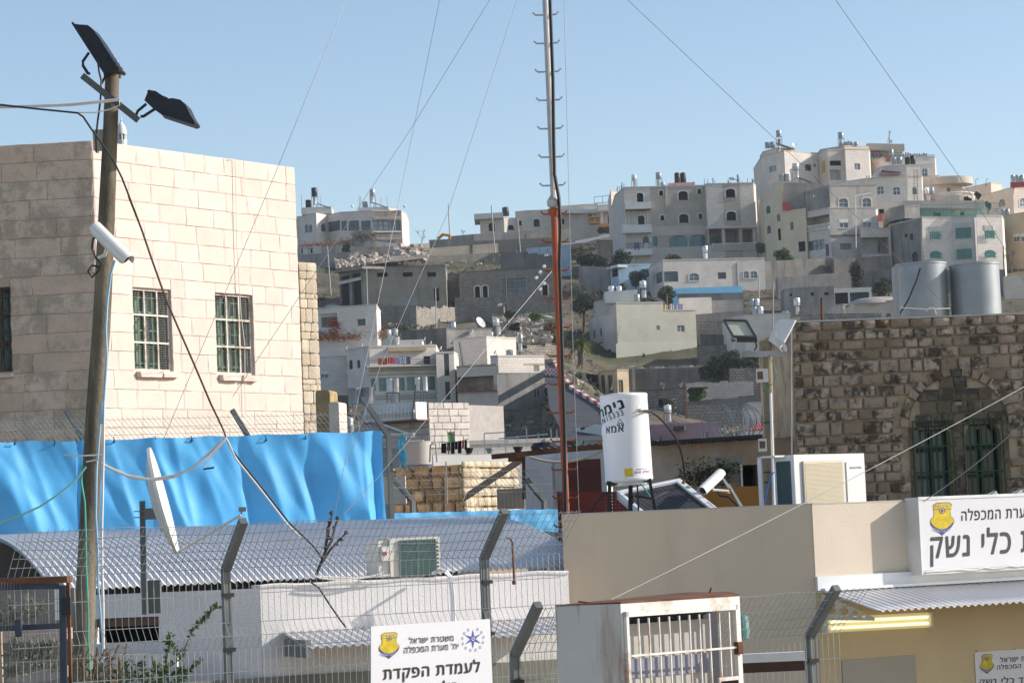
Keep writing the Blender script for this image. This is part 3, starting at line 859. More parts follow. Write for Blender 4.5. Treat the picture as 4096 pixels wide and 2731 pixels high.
m.grid(rows); struct(m,'rubble_bank',plain('earth_bank',(.26,.21,.165),.98,0,.4,.5,.5,2),True)
# bungalows on the crest
h = House('flat_roofed_bungalow','unfinished stone bungalow with flat overhanging roof on the crest','D',[(1645,482,482),(1850,470,482),(1950,474,484)],482,640,J_PINK,cap=.1)
h.win(0,'K',(1720,515,1773,582)).win(1,'K',(1883,533,1937,574)).done()
h.part('roof_slab',PLASTER_W,lambda mb: mb.obox(P('D',1597,487,480.5),P('D',1845,472,480.5) - P('D',1597,487,480.5),V((0,9,0)),V((0,0,1.0))))
barrel('D',1838,382,1896,458,484,TANK_B,'black plastic tank on the flat-roofed crest bungalow')
h = House('crest_bungalow','pale stone bungalow with arched windows in the middle of the crest','D',[(1950,428,484),(2035,425,483),(2450,390,483)],484,640,J_PINK)
h.win(0,'K',(1977,495,2003,535)).win(1,'K',(2105,483,2157,545),(2335,475,2380,530)).done()
h = House('crest_bungalow','stone bungalow with pale roof slab directly left of the yellow digger','F',[(60,735,482),(170,732,482),(300,745,481),(428,742,481)],482,900,J_PINK)
h.win(0,'K',(88,838,128,888)).win(2,'K',(340,800,380,860)).done()
h.part('roof_slab',PLASTER_W,lambda mb: mb.obox(P('F',60,788,479.5),P('F',430,790,479.5) - P('F',60,788,479.5),V((0,4,0)),V((0,0,.7))))
h = House('porch_house','small house with white columns behind the yellow digger','F',[(428,735,476),(545,735,476),(600,735,477)],476,930,J_PINK)
h.win(0,'K',(517,810,560,885)).done()
m = MB()
for x in (462,540):
 m.cyl(P('F',x,890,473),P('F',x,765,473),.18,None,10)
m.build('column',FRAME_W,h.root)
h.part('roof_slab',PLASTER_W,lambda mb: mb.obox(P('F',425,775,472.5),P('F',590,765,472.5) - P('F',425,775,472.5),V((0,4,0)),V((0,0,.35))))
h = House('roof_terrace_house','house with open pipe frame on its terrace left of the unfinished building','F',[(545,588,430),(600,582,431)],430,800,J_PINK,back=14).done()
m = MB()
for a,b in (((395,645),(545,632)),((395,645),(400,728)),((470,640),(472,700)),((395,700),(545,690)),((398,725),(545,715))): m.bar(P('F',*a,432),P('F',*b,432),.09)
for k in range(22): m.bar(P('F',400 + 6.5 * k,724,432),P('F',400 + 6.5 * k,700,432),.04)
m.build('terrace_rail',FRAME_W,h.root)
# yellow digger
dg = thing('digger','yellow backhoe digger parked beside the unfinished building','digger',P('F',510,958,468))
YEL = plain('digger_yellow',(.62,.27,.02),.5,0,.15,2)
def FB(mb,x0,y0,x1,y1,d,dep):
 a = P('F',x0,y1,d); b = P('F',x1,y1,d); c = P('F',x0,y0,d)
 mb.obox(a,V((b.x - a.x,0,0)),V((0,dep,0)),V((0,0,c.z - a.z)))
m = MB(); FB(m,440,885,560,945,467,2.2); FB(m,345,815,455,830,467,2); FB(m,350,868,452,885,467,2)
for x in (350,398,444): FB(m,x,828,x + 8,870,467,.12)
m.build('body',YEL,dg)
m = MB(); FB(m,355,830,448,868,467.4,1.4); m.build('cab_glass',GLASS_GREY,dg)
m = MB(); m.prism([P('F',480,915,465.5),P('F',580,900,465.5),P('F',595,940,465.5),P('F',560,962,465.5),P('F',485,955,465.5)],(0,2.4,0)); m.build('bucket',plain('bucket_steel',(.07,.055,.045),.7),dg)
m = MB(); m.bar(P('F',455,900,466.8),P('F',540,905,465.8),.25); m.bar(P('F',500,880,466.6),P('F',500,930,466.2),.2); m.build('loader_arm',YEL,dg)
for x in (455,540):
 m = MB(); c = P('F',x,945,466.9); m.cyl(c,c + V((0,.4,0)),.62,None,14); m.build('wheel',TANK_B,dg)
m = MB(); m.tube([P('D',1285,655,462),P('D',1330,615,462),P('D',1390,625,462),P('D',1385,655,462)],.28,6); solo(m,'excavator_boom',YEL,'orange excavator boom resting over the terrace wall on the crest','excavator')
# white car on the hilltop road,grey car by the workshop
def car(zn,x0,y0,x1,y1,d,mat,label,flip=1):
 a,b = P(zn,x0,y1,d),P(zn,x1,y1,d); L = (b - a).length; k = L / 4.3
 root = thing('parked_car',label,'car',(a + b) / 2)
 e = (b - a).normalized(); up = V((0,0,1)); dp = V((-e.y,e.x,0)) * 1.65 * k
 prof = [(0,.25),(0,.75),(.1,.95),(.75,1.0),(1.25,1.42),(2.55,1.42),(3.15,1.0),(4.1,.85),(4.3,.65),(4.3,.28)]
 if flip < 0: prof = [(4.3 - x,z) for x,z in prof][::-1]
 m = MB(); m.prism([a + e * x * k + up * z * k for x,z in prof][::-1],dp); bd = m.build('body',mat,root)
 gl = [(.9,1.03),(1.3,1.36),(1.85,1.36),(1.85,1.03)],[(1.95,1.03),(1.95,1.36),(2.5,1.36),(2.98,1.03)]
 for g in gl:
  pts = [((4.3 - x) if flip < 0 else x,z) for x,z in g]
  m = MB(); m.prism([a + e * x * k + up * z * k - dp * .008 for x,z in pts],dp * .006); m.build('side_window',GLASS,bd)
 for x in (.85,3.4):
  x = 4.3 - x if flip < 0 else x
  c = a + e * x * k + up * .31 * k - dp * .01
  m = MB(); m.cyl(c,c + dp * .14,.31 * k,None,16); w = m.build('wheel',TANK_B,root)
  m = MB(); m.cyl(c - dp * .006,c,.17 * k,None,10); m.build('rim',TANK_S,w)
  c2 = c + dp * .88; m = MB(); m.cyl(c2,c2 + dp * .12,.31 * k,None,12); m.build('wheel',TANK_B,root)
 m = MB(); xx = 0 if flip > 0 else 4.3
 m.obox(a + e * (xx - .02) * k + up * .68 * k,e * .06 * k,dp * .2,up * .16 * k); m.build('tail_light',plain('lamp_red',(.35,.02,.02),.3),root)
 m = MB(); xx = 4.3 - xx
 m.obox(a + e * (xx - .06) * k + up * .62 * k,e * .08 * k,dp * .2,up * .14 * k); m.build('headlight',GLASS_GREY,root)
 return root
car('F',88,1038,330,1116,450,plain('white_car_paint',(.72,.73,.74),.25,0,.03,2,coat=.6),'white car parked on the hilltop road left of the unfinished building')
car('D',325,1182,468,1252,345,plain('grey_car_paint',(.28,.29,.30),.25,.3,.03,2,coat=.6),'grey car parked in front of the concrete workshop')
# workshop,old stone house
h = House('workshop','board-marked concrete workshop with two tall dark doorways','D',[(440,938,362),(640,908,356),(1352,905,357)],356,1260,CONC_BOARD,kz=1,back=14)
h.win(0,'k',(452,968,530,1002),(545,948,625,980),(455,1028,530,1240),(553,1008,632,1235)).win(1,'k',(766,940,856,978),(988,938,1068,978),(1196,938,1270,976),(1252,1075,1298,1185)).done(.3)
h.part('lintel_band',PLASTER_W,lambda mb: h.faces[0].pslab(mb,'D',442,1002,632,1024,.0,.12))
h.part('eaves_slab',CONC,lambda mb: mb.obox(P('D',395,945,361),P('D',640,908,354.5) - P('D',395,945,361),V((5,3,0)),V((0,0,.35))))
h = House('old_stone_house','old rough stone house with paired arched windows on the shaded slope','D',[(1465,948,362),(2320,940,360)],362,1180,J_ROUGH,back=10)
h.win(0,'K',(1603,1058,1646,1152),(1670,1053,1712,1152),(2178,1040,2225,1132)).win(0,'g',(1842,992,2040,1130)).done(.3)
h = House('old_stone_house','small grey stone house between the workshop and the paired arched windows','D',[(1365,965,366),(1470,962,366)],366,1160,J_ROUGH,back=5).done()
boxwall('terrace_wall','rough stone terrace wall under the old house with paired arches','D',1430,1155,2330,1150,1300,352,350,J_ROUGH,rough=.15)
boxwall('terrace_wall','rubble stone wall curving below the workshop','D',690,1212,1100,1240,1420,338,333,J_ROUGH,rough=.1)
boxwall('terrace_wall','rubble stone wall in deep shade right of the thin grey lamp post','D',1100,1245,1430,1225,1420,333,345,J_ROUGH,rough=.2)
boxwall('terrace_wall','dry stone terrace wall on the grassy slope','D',1445,1260,1850,1240,1400,340,338,J_ROUGH,rough=.2)
m = MB(); f = Face(P('D',925,1170,349),P('D',1112,1160,349),0,1)
for k in range(12):
 f.pslab(m,'D',925,1160 + 5 * k,1112,1163.5 + 5 * k,0,.08)
f.pslab(m,'D',925,1160,1112,1222,-.05,0)
solo(m,'metal_shutter',TANK_G,'grey ribbed metal sheet leaning before the concrete workshop','metal sheet')
steps = [(1825,770),(1945,755),(1945,770),(2050,763),(2050,780),(2130,772),(2130,790),(2200,782),(2200,800),(2290,793)]
st = thing('stepped_wall','stepped concrete wall with pale blue top faces climbing the crest','wall',P('D',2050,920,392))
for k in range(5):
 a,b = steps[2 * k],steps[2 * k + 1]
 f = Face(P('D',*a,392 - k),P('D',*b,391 - k),0,1)
 m = MB(); f.pslab(m,'D',a[0],(a[1] + b[1]) / 2,b[0],930,-.5,0); m.build('wall_step',CONC_D,st)
 m = MB(); f.pslab(m,'D',a[0] - (110 if k == 0 else 0) * 0 + (0 if k == 0 else 0),(a[1] + b[1]) / 2 - 2,b[0],(a[1] + b[1]) / 2 + 22,-.9,-.52); m.build('blue_cap',BLUEPLASTER,st)
 m = MB(); f.pslab(m,'D',a[0] + 20,a[1] - 65,a[0] + 23,a[1],-.2,-.1); m.build('rebar',RUST,st)
boxwall('blue_terrace','long pale blue terrace edge at the foot of the crest','D',2050,735,2420,700,830,398,400,BLUEPLASTER)
h = House('white_cottage','low white stone cottage with barred window and red vines','D',[(200,1260,292),(760,1256,290)],292,1520,J_WHITE,back=9)
h.win(0,'g',(290,1320,432,1408)).win(0,'b',(600,1338,678,1394)).done()
h.part('window_hood',FRAME_W,lambda mb: (h.faces[0].pslab(mb,'D',275,1288,440,1294,0,.5),h.faces[0].pslab(mb,'D',434,1288,441,1410,0,.3),h.faces[0].pslab(mb,'D',590,1326,684,1333,0,.4),h.faces[0].pslab(mb,'D',676,1326,684,1396,0,.3)))
rnd = random.Random(2); m = MB()
for _ in range(200):
 p = P('D',rnd.gauss(400,28),rnd.gauss(1385,28),290.6); a = V((rnd.gauss(0,.1),0,rnd.gauss(0,.1))); b = V((rnd.gauss(0,.05),.02,rnd.gauss(0,.05))); m.face([p - a,p + b,p + a,p - b])
solo(m,'red_creeper',leafmat('red_leaf',(.35,.05,.02)),'red autumn creeper on the barred window of the white cottage','creeper')
# poles of the left slope
for l,x0,y0,x1,y1,d,r in (('tall pale lamp post between the rubble wall and the workshop',340,712,372,1160,380,.11),('thin lamp post at the corner of the concrete workshop',675,905,683,1232,352,.09),
  ('thin grey post in front of the rubble wall curve',1265,1068,1273,1450,320,.08),('bare pole against the sky on the crest',1375,352,1388,632,466,.12),('pole in front of the flat-roofed crest bungalow',1743,368,1775,765,444,.13),
  ('pole beside the arched crest bungalow window',1968,475,1992,760,450,.11),('rusty post standing in the rubble heap',828,700,829,905,420,.08),('tall wooden utility pole on the shaded slope',1863,960,1885,1475,318,.12),
  ('second wooden pole just beside the tall utility pole',1880,1190,1890,1475,317,.09)):
 pole('D',x0,y0,x1,y1,d,r,POLE if 'rusty' not in l and 'wood' not in l else RUST if 'rusty' in l else BARK,l,'utility_pole',ground=True)
lm = thing('street_lamp','grey street lamp head on the tall utility pole','lamp',P('D',1820,1215,317))
m = MB(); m.tube([P('D',1872,1190,317),P('D',1845,1215,317),P('D',1832,1212,317)],.05,5); m.build('arm',POLE,lm)
m = MB(); m.lathe(P('D',1836,1214,317),[(.02,0),(.18,.05),(.2,.45),(.05,.6)],10,0,(-1,0,-.25)); m.build('lamp_head',DISHW,lm,True)
m = MB(); m.bar(P('D',1760,968,318),P('D',1866,965,318),.1); m.bar(P('D',1770,975,318),P('D',1865,1050,318),.06); solo(m,'crossarm',STEEL,'steel crossarm at the top of the tall utility pole','crossarm')
# centre: white apartment block and neighbours
h = House('apartment_block','white stone apartment block with laundry balcony above the block-built house','E',[(465,400,283),(640,372,279),(1165,362,281)],283,860,J_WHITE,back=14)
h.win(0,'b',(482,472,510,542),(545,470,570,533)).win(1,'b',(885,445,965,505)).win(1,'k',(1067,440,1120,502)).win(1,'t',(645,616,690,710),(715,611,818,712),(822,609,918,711),(937,602,1045,706),(1050,600,1158,704))
h.done()
balcony(h,1,'E',600,508,1160,516,1.1,J_WHITE,None,False)
f = h.faces[1]; rl = MB()
for k in range(46):
 x = 602 + 12.3 * k; f.pslab(rl,'E',x,470,x + 1.6,510,1.0,1.04)
f.pslab(rl,'E',600,468,1162,471,.99,1.05); rl.build('balcony_railing',STEEL,h.root)
h.part('stone_band',FRAME_D,lambda mb: [f.pslab(mb,'E',632,y,1165,y + 3,0,.05) for y in (549,580,742,758,772)])['kind'] = 'stuff'
h.part('parapet',J_TAN,lambda mb: f.pslab(mb,'E',785,372,1080,402,.02,.5))
lc = [(.35,.12,.05),(.25,.09,.05),(.55,.1,.1),(.5,.12,.2),(.35,.3,.5),(.3,.4,.55),(.55,.5,.55),(.12,.12,.2)]
LAUN = [plain('laundry_cloth_%d' % k,c,.9,0,.2,6) for k,c in enumerate(lc)]
for k,(x0,x1,y0,y1) in enumerate(((692,722,462,512),(724,760,460,512),(764,800,455,506),(803,832,456,508),(836,860,458,510),(862,884,456,508),(888,912,454,504),(914,930,456,498))):
 m = MB(); a = f.rect('E',x0,y0,x1,y1)
 m.grid([[f.pt(a[0] + (a[2] - a[0]) * i / 6,a[1] + (a[3] - a[1]) * j / 3,1.1 + .05 * math.sin(i * 2.1 + k)) for i in range(7)] for j in range(4)])
 cn = ('rust brown rug','brown blanket','red cloth','pink cloth','lilac cloth','pale blue cloth','pale pink cloth','dark cloth')[k]
 solo(m,'laundry',LAUN[k],cn + ' hanging on the apartment block balcony rail','laundry','laundry on the apartment block balcony')
tw = House('stair_tower','x','E',[(1163,418,279.5),(1305,412,280),(1330,412,284)],279.5,860,J_WHITE,back=6,root=h.root)
tw.win(0,'d',(1228,420,1268,594),(1238,640,1275,778)).done()
h = House('apartment_wing','low shaded stone wing at the left end of the apartment block','E',[(205,458,288),(470,452,288)],288,860,J_WHITE,back=10)
h.win(0,'h',(258,562,320,612),(455,552,480,606)).win(0,'d',(342,725,395,792)).done()
h = House('rear_block','blank-walled stone block rising behind the apartment block','E',[(1300,312,293),(1560,305,292),(1790,296,296)],293,700,J_WHITE,back=12).done()
h.part('drainpipe',STEEL,lambda mb: mb.tube([h.faces[0].hit('E',1345,330,.1),h.faces[0].hit('E',1362,440,.1),h.faces[0].hit('E',1375,520,.1)],.06,6))
h = House('corner_apartment','stone apartment house with recessed balcony and bare concrete side wall','E',[(1325,520,277),(1640,512,276),(2012,505,279)],276,1060,J_TAN,back=12,kz=1,mats={0: J_PINK,1: CONC})
h.win(0,'o',(1332,597,1618,715)).win(0,'h',(1440,822,1530,880)).win(1,'r',(1937,700,1980,768),(1940,895,1985,942)).done()
recess_box(h,0,'E',1332,597,1618,715,2.2,J_PINK)
f = h.faces[0]; m = MB(); f.pslab(m,'E',1370,642,1445,700,-2.15,-2.1); m.build('window',GLASS,h.root)
m = MB(); f.pslab(m,'E',1505,634,1555,712,-2.15,-2.1); m.build('door',GLASS,h.root)
RR = plain('red_brown_rail',(.22,.07,.05),.6); rl = MB()
for k in range(30): f.pslab(rl,'E',1334 + 10.5 * k,672,1336 + 10.5 * k,714,.3,.34)
f.pslab(rl,'E',1332,669,1650,673,.28,.36); f.pslab(rl,'E',1332,712,1650,718,-.05,.4); rl.build('balcony_railing',RR,h.root)
up = House('upper_storey','x','E',[(1590,448,276.2),(1650,446,276.0),(2012,430,279)],276.2,575,J_WHITE,back=10,root=h.root)
up.win(1,'d',(1930,506,1973,560)).done()
barrel('E',1808,270,1845,330,281,TANK_G,'grey tank on a stand at the right end of the corner apartment roof',432)
barrel('E',1812,338,1842,405,281,TANK_S,'steel heater cylinder under the grey tank of the corner apartment',432,name='water_heater',cat='water heater',dome=False)
barrel('E',1713,390,1768,436,281,TANK_G,'squat grey tank on the corner apartment roof')
solar('E',1850,385,1945,428,280,'solar collector on the corner apartment roof',1)
dish('E',802,315,42,285,-.9,.6,'large white dish on the apartment block roof',2)
for k,(x,y) in enumerate(((995,345),(1050,345),(1075,310),(1125,340),(1203,380),(585,360),(462,380),(1632,410))):
 dish('E',x,y,20,283,-1.25,.5,'small white edge-on dish, %s from the left on the apartment block roofs' % ('third','fourth','fifth','sixth','seventh','second','first','eighth')[k],1)
barrel('E',770,232,815,284,300,TANK_S,'bright steel tank behind the large white dish'); barrel('E',818,222,868,280,301,TANK_G,'grey tank beside the bright steel tank behind the large white dish')
barrel('E',842,290,880,350,287,TANK_S,'steel drum standing right of the large white dish',dome=False)
barrel('E',410,332,462,376,296,TANK_G,'grey drum at the left end of the apartment block roof'); barrel('E',470,328,522,376,296,TANK_G,'grey drum beside the left one behind the apartment block roof')
h = House('flat_shed','long dark concrete shed with junk on its roof behind the apartment block','E',[(890,255,305),(1245,250,303),(1600,240,306)],305,420,CONC_D,back=8,mats={1: CONC}).done()
h = House('blue_shed','low grey-blue shed between the vine tangle and the apartment block','E',[(640,325,298),(860,318,298)],298,420,plain('greyblue_paint',(.2,.25,.28),.8),back=5).done()
h = House('low_house','small pale stone house behind the left wing of the apartment block','E',[(205,335,296),(500,330,296)],296,480,J_GREY,back=6).win(0,'k',(240,425,410,450)).done()
solar('E',890,330,960,362,289,'solar collector leaning on the white roof right of the large dish',1)
h = House('roof_hut','white gabled roof hut on the apartment block','E',[(880,328,287),(1055,305,287)],287,380,PLASTER_W,back=5).done()
barrel('E',1265,178,1305,235,312,TANK_G,'grey drum on the dark shed roof'); barrel('E',1285,175,1322,240,311,TANK_S,'bright drum beside the grey drum on the dark shed roof')
barrel('E',1612,145,1662,203,308,TANK_S,'bright tank on a stand near the tall utility pole',300); barrel('E',1634,210,1672,270,307.5,TANK_S,'bright heater cylinder under the tank near the tall utility pole',300,name='water_heater',cat='water heater',dome=False)
barrel('E',1570,248,1615,296,307,TANK_G,'grey drum left of the heater near the tall utility pole')
dish('E',1508,180,48,309,.9,.5,'white dish on the dark shed roof facing the sun',2)
dish('E',1440,260,40,304,-1.2,.6,'dark tilted dish on the concrete shed wall',1)
rnd = random.Random(9); m = MB()
for _ in range(2600):
 p = P('E',rnd.uniform(205,780),rnd.gauss(275 + 15 * math.sin(_),16),rnd.uniform(290,300)); a = V((rnd.gauss(0,1),rnd.gauss(0,1),rnd.gauss(0,.7))).normalized() * rnd.uniform(.15,.6); b = V((rnd.gauss(0,1),0,rnd.gauss(0,1))).normalized() * .035
 m.face([p - a,p + b,p + a,p - b])
vt = thing('vine_tangle','tangle of dry vines with orange leaves below the white cottage','vines',P('E',480,330,295)); m.build('stems',DRYLEAF,vt)
m = MB()
for _ in range(420):
 p = P('E',rnd.uniform(205,560),rnd.gauss(288,12),rnd.uniform(289,294)); a = V((rnd.gauss(0,1),rnd.gauss(0,1),rnd.gauss(0,1))).normalized() * .2; b = V((rnd.gauss(0,1),0,rnd.gauss(0,1))).normalized() * .13
 m.face([p - a,p + b,p + a,p - b])
m.build('leaves',ORANGELEAF,vt)
tree('E',700,190,800,290,302,DRYLEAF,'grey leafless shrub right of the white cottage',900,.11,31,'dry_shrub','bush',base=320)
tree('E',850,170,990,250,312,OLIVE,'dull olive shrub above the grey drums',700,.13,32,'olive_shrub','bush',base=290)
# grassy slope rocks
m = MB(); rnd = random.Random(77)
for _ in range(240):
 x,y = rnd.uniform(1640,2130),rnd.uniform(130,330); u,v = q('E',x,y); d = 318 + (250 - y) * .1
 c = P('E',x,y,d); r = rnd.uniform(.2,.9); n0 = len(m.v); m.obox(c - V((r,r,r)) * .5,V((r * 1.4,0,0)),V((0,r,0)),V((0,0,r * .8)))
 for k in range(n0,len(m.v)): m.v[k] += V((rnd.uniform(-.3,.3),rnd.uniform(-.3,.3),rnd.uniform(-.3,.3))) * r
o = struct(m,'rock_outcrops',ROCK,kind='stuff'); o['label'] = 'scattered pale rocks on the green slope above the street'; o['category'] = 'rocks'
m = MB(); rows = [[P('E',1600 + 560 * i / 16,105 + 260 * j / 8 + 10 * math.sin(i * 1.3 + j),338 - 30 * j / 8) for i in range(17)] for j in range(9)]
m.grid(rows); struct(m,'grass_bank',plain('grass_bank_soil',(.05,.07,.03),.98,0,.5,.6,.8,2.5,stain=(.10,.16,.03),stain_amt=.7,stain_scale=.35),True)
for k,(x0,y0,x1,y1) in enumerate(((1880,95,1990,150),(2030,250,2110,310),(1860,270,1930,310),(1700,90,1800,130),(2000,160,2120,230),(1740,180,1830,240))):
 tree('E',x0,y0,x1,y1,316,GREENLEAF if k % 2 == 0 else DARKLEAF,'low %s bush on the grassy slope, %s' % ('bright green' if k % 2 == 0 else 'dark',('top','beside the orange mast','above the stone bank','under the terrace wall','in the middle right','near the steel tank')[k]),420,.16,50 + k,'slope_bush','bush','bushes on the grassy slope',base=y1 + 15)
boxwall('terrace_wall','curved dry stone wall above the street bend','E',1830,372,2160,335,470,296,300,J_ROUGH,rough=.2)
# unfinished building
h = House('unfinished_building','large unfinished stone apartment building with empty arched windows on the crest','F',[(580,605,400),(662,567,391),(893,558,391.4),(1393,541,392.4)],391,1260,J_RAW,back=16,kz=1,mats={2: J_RAWTAN})
h.win(1,'K',(778,608,836,697),(787,812,846,902)).win(1,'B',(830,998,887,1070)).win(2,'K',(978,587,1013,629),(1151,593,1235,670),(1322,570,1356,613),(988,808,1024,852),(1157,797,1241,874),(1330,792,1366,837))
h.win(2,'G',(906,996,963,1087)).win(2,'T',(1068,988,1228,1090),(1247,982,1405,1087)).done(.25)
f = h.faces[2]
h.part('pilaster',J_RAW,lambda mb: f.pslab(mb,'F',1034,545,1044,900,0,.25))
h.part('lower_cladding',J_WHITE,lambda mb: f.pslab(mb,'F',893,905,1400,985,.0,.06)); h.part('lower_cladding',J_WHITE,lambda mb: f.pslab(mb,'F',893,1092,1400,1240,.0,.06))
balcony(h,1,'F',666,700,892,757,1.3,PLASTER_W); balcony(h,1,'F',640,905,898,968,1.6,PLASTER_W); balcony(h,1,'F',664,1118,902,1168,1.5,PLASTER_W)
b = MB(); f1 = h.faces[1]
for k in range(20): f1.pslab(b,'F',668 + 12 * k,1068,671 + 12 * k,1118,1.4,1.45)
f1.pslab(b,'F',666,1066,900,1070,1.38,1.46); b.build('balcony_railing',FRAME_D,h.root)
for k,(x0,x1,y0,y1,mt,l) in enumerate(((742,790,1062,1130,LAUN[7],'dark blue blanket'),(835,870,1066,1118,LAUN[6],'striped pale rug'))):
 m = MB(); a = f1.rect('F',x0,y0,x1,y1); m.grid([[f1.pt(a[0] + (a[2] - a[0]) * i / 5,a[1] + (a[3] - a[1]) * j / 3,1.5 + .05 * math.sin(i * 2)) for i in range(6)] for j in range(4)])
 solo(m,'hung_blanket',mt,l + ' over the lowest balcony of the unfinished building','blanket','blankets on the unfinished building')
h.part('scaffold_plank',BARK,lambda mb: [f1.pslab(mb,'F',668,764,898,770,.2,1.6)])
h.part('prop',STEEL,lambda mb: [f1.pslab(mb,'F',x,770,x + 3,900,1.2,1.28) for x in (680,712,775,850,880)])['kind'] = 'stuff'
rw = House('right_wing','x','F',[(1395,523,389.6),(1545,521,389.9),(1697,519,390.2),(1822,516,390.5),(1842,514,394)],388,1260,J_RAW,back=14,root=h.root,mats={1: J_RAWTAN})
rw.win(1,'K',(1575,570,1659,647),(1582,775,1667,853)).win(0,'o',(1425,932,1542,1075)).win(1,'o',(1548,932,1694,1062)).win(2,'o',(1700,932,1818,1060)).win(2,'K',(1700,1195,1738,1260)).done(.25)
for e,r in ((0,(1425,932,1542,1075)),(1,(1548,932,1694,1062)),(2,(1700,932,1818,1060))): recess_box(rw,e,'F',*r,3,J_GREY)
m = MB(); rw.faces[1].pslab(m,'F',1400,912,1856,926,-.2,.7); m.build('porch_cornice',PLASTER_W,h.root)
m = MB(); fw = rw.faces[1]
for k in range(36): fw.pslab(m,'F',1450 + 11 * k,1068,1456 + 11 * k,1125,.1,.28)
fw.pslab(m,'F',1445,1058,1850,1068,.05,.35); m.build('porch_balustrade',PLASTER_W,h.root)
m = MB(); fw.pslab(m,'F',1490,985,1562,1070,-2.96,-2.9); m.build('teal_door',FRAME_T,h.root)
rnd = random.Random(4)
for k in range(34):
 x = rnd.choice([rnd.uniform(590,665),rnd.uniform(1370,1480),rnd.uniform(1590,1835),rnd.uniform(700,1350)])
 yb = 600 - (x - 580) * .5 if x < 662 else 566 - (x - 662) * .04
 m = MB(); m.bar(P('F',x,yb + 8,393),P('F',x + rnd.uniform(-3,3),yb - rnd.uniform(18,62),393),.06); m.build('rebar',RUST,h.root)
barrel('F',730,445,777,498,396,TANK_S,'bright tank on a stand at the left end of the unfinished building',556); barrel('F',948,425,1000,482,396,TANK_G,'grey tank on a stand on the unfinished building',545)
barrel('F',1117,428,1170,522,396,TANK_B,'left of the two tall black tanks on the unfinished building'); barrel('F',1170,427,1222,522,396.5,TANK_B,'right of the two tall black tanks on the unfinished building')
barrel('F',745,505,772,556,396,TANK_S,'small heater cylinder under the bright tank of the unfinished building',name='water_heater',cat='water heater',dome=False); barrel('F',957,485,985,545,396,TANK_S,'small heater cylinder under the grey tank of the unfinished building',name='water_heater',cat='water heater',dome=False)
barrel('F',990,512,1030,548,395,TANK_G,'squat grey drum on the unfinished building roof')
pm = thing('roof_slab','low pink slab under the black tanks on the unfinished building','slab',P('F',1170,545,395)); m = MB(); FB(m,1060,522,1300,545,395,4); m.build('slab',PINKPLASTER,pm)
sp = thing('street_light','street light with insulators behind the unfinished building roof','street light',P('F',1682,520,400)); m = MB(); m.cyl(P('F',1683,525,400),P('F',1680,445,400),.1,None,6)
for y in (452,465,478,492): m.bar(P('F',1672,y,400),P('F',1692,y,400),.1)
m.build('post',POLE,sp); m = MB(); m.tube([P('F',1680,505,400),P('F',1655,485,400),P('F',1640,480,400)],.07,5); m.lathe(P('F',1655,486,400),[(.05,0),(.25,.2),(.2,.8),(.02,.95)],8,0,(-1,0,.2)); m.build('lamp_head',DISHW,sp)
# white house below
h = House('white_stone_house','low white stone house with bay window below the unfinished building','F',[(900,1252,366),(1010,1217,359),(1682,1224,361),(1922,1232,361.6)],359,1540,J_WHITE,kz=1,back=9)
h.win(0,'g',(948,1322,1004,1418)).win(1,'g',(1021,1312,1148,1405)).win(1,'A',(1248,1328,1333,1393)).win(1,'d',(1505,1320,1578,1379)).win(2,'A',(1737,1312,1780,1372),(1798,1310,1856,1372)).done()
h.part('corner_joint',STEEL,lambda mb: h.faces[1].pslab(mb,'F',1676,1235,1681,1500,0,.08))
boxwall('blue_wall','bright blue painted wall in front of the low white stone house','F',1085,1466,1722,1442,1530,348,350,plain('bright_blue_paint',(.16,.45,.68),.8,0,.12,.6),.3)
boxwall('block_wall','grey block wall just below the bright blue wall','F',1140,1512,1735,1500,1600,345,345,CONC,.3)
h = House('pale_blue_house','pale blue plastered house with dark door left of the low white stone house','F',[(545,1275,372),(612,1272,370),(905,1255,371)],372,1500,BLUEPLASTER,back=6)
h.win(0,'k',(553,1290,608,1360)).done()
h.part('roof_slab',PLASTER_W,lambda mb: h.faces[0].pslab(mb,'F',538,1268,640,1284,-1,.6))
boxwall('yard_wall','stained grey yard wall below the dark cypress-like bush','F',255,1262,545,1275,1420,374,374,CONC,.4)
h = House('rock_wall','dark rocky wall under the hilltop road','F',[(425,1045,420),(620,1030,420)],420,1240,J_ROUGH,cat='wall',back=4).done()
barrel('F',1365,1082,1416,1142,372,TANK_S,'bright steel tank on a stand before the unfinished building porch',1215); barrel('F',1368,1148,1414,1200,372,TANK_S,'bright heater cylinder under the tank before the porch',1215,name='water_heater',cat='water heater',dome=False)
tree('F',530,1105,745,1270,376,DARKLEAF,'large dark evergreen bush at the corner of the unfinished building',1500,.22,61,'evergreen_bush','bush',base=1300)
tree('F',245,1150,385,1265,380,DARKLEAF,'dark evergreen bush below the white car',900,.2,62,'evergreen_bush','bush',base=1290)
tree('F',385,1180,510,1275,379,DARKLEAF,'smaller dark bush beside the one below the white car',700,.2,63,'evergreen_bush','bush',base=1290)
tree('F',720,1295,900,1450,364,OLIVE,'olive tree before the pale blue house',1400,.17,64,'olive_tree',base=1500)
tree('F',955,1450,1135,1620,344,OLIVE,'small olive tree before the bright blue wall',1500,.15,65,'olive_tree',base=1580)
tree('F',1030,1160,1180,1215,368,DARKLEAF,'dark leafy plants on the roof of the low white house',600,.15,66,'roof_plant','plant',base=1225)
bare_tree('F',775,1270,1140,372,.9,'bare tree in front of the lowest balcony of the unfinished building',28,.09)
h = House('roadside_house','dark unfinished house between the unfinished building and the tall tower','F',[(1842,672,420),(1930,665,420)],420,1100,J_PINK,back=8).win(0,'k',(1856,760,1915,830),(1865,870,1915,960)).done()
tree('F',1845,1065,1935,1150,385,GREENLEAF,'bright green shrub right of the unfinished building',400,.16,67,'shrub','bush',base=1130)
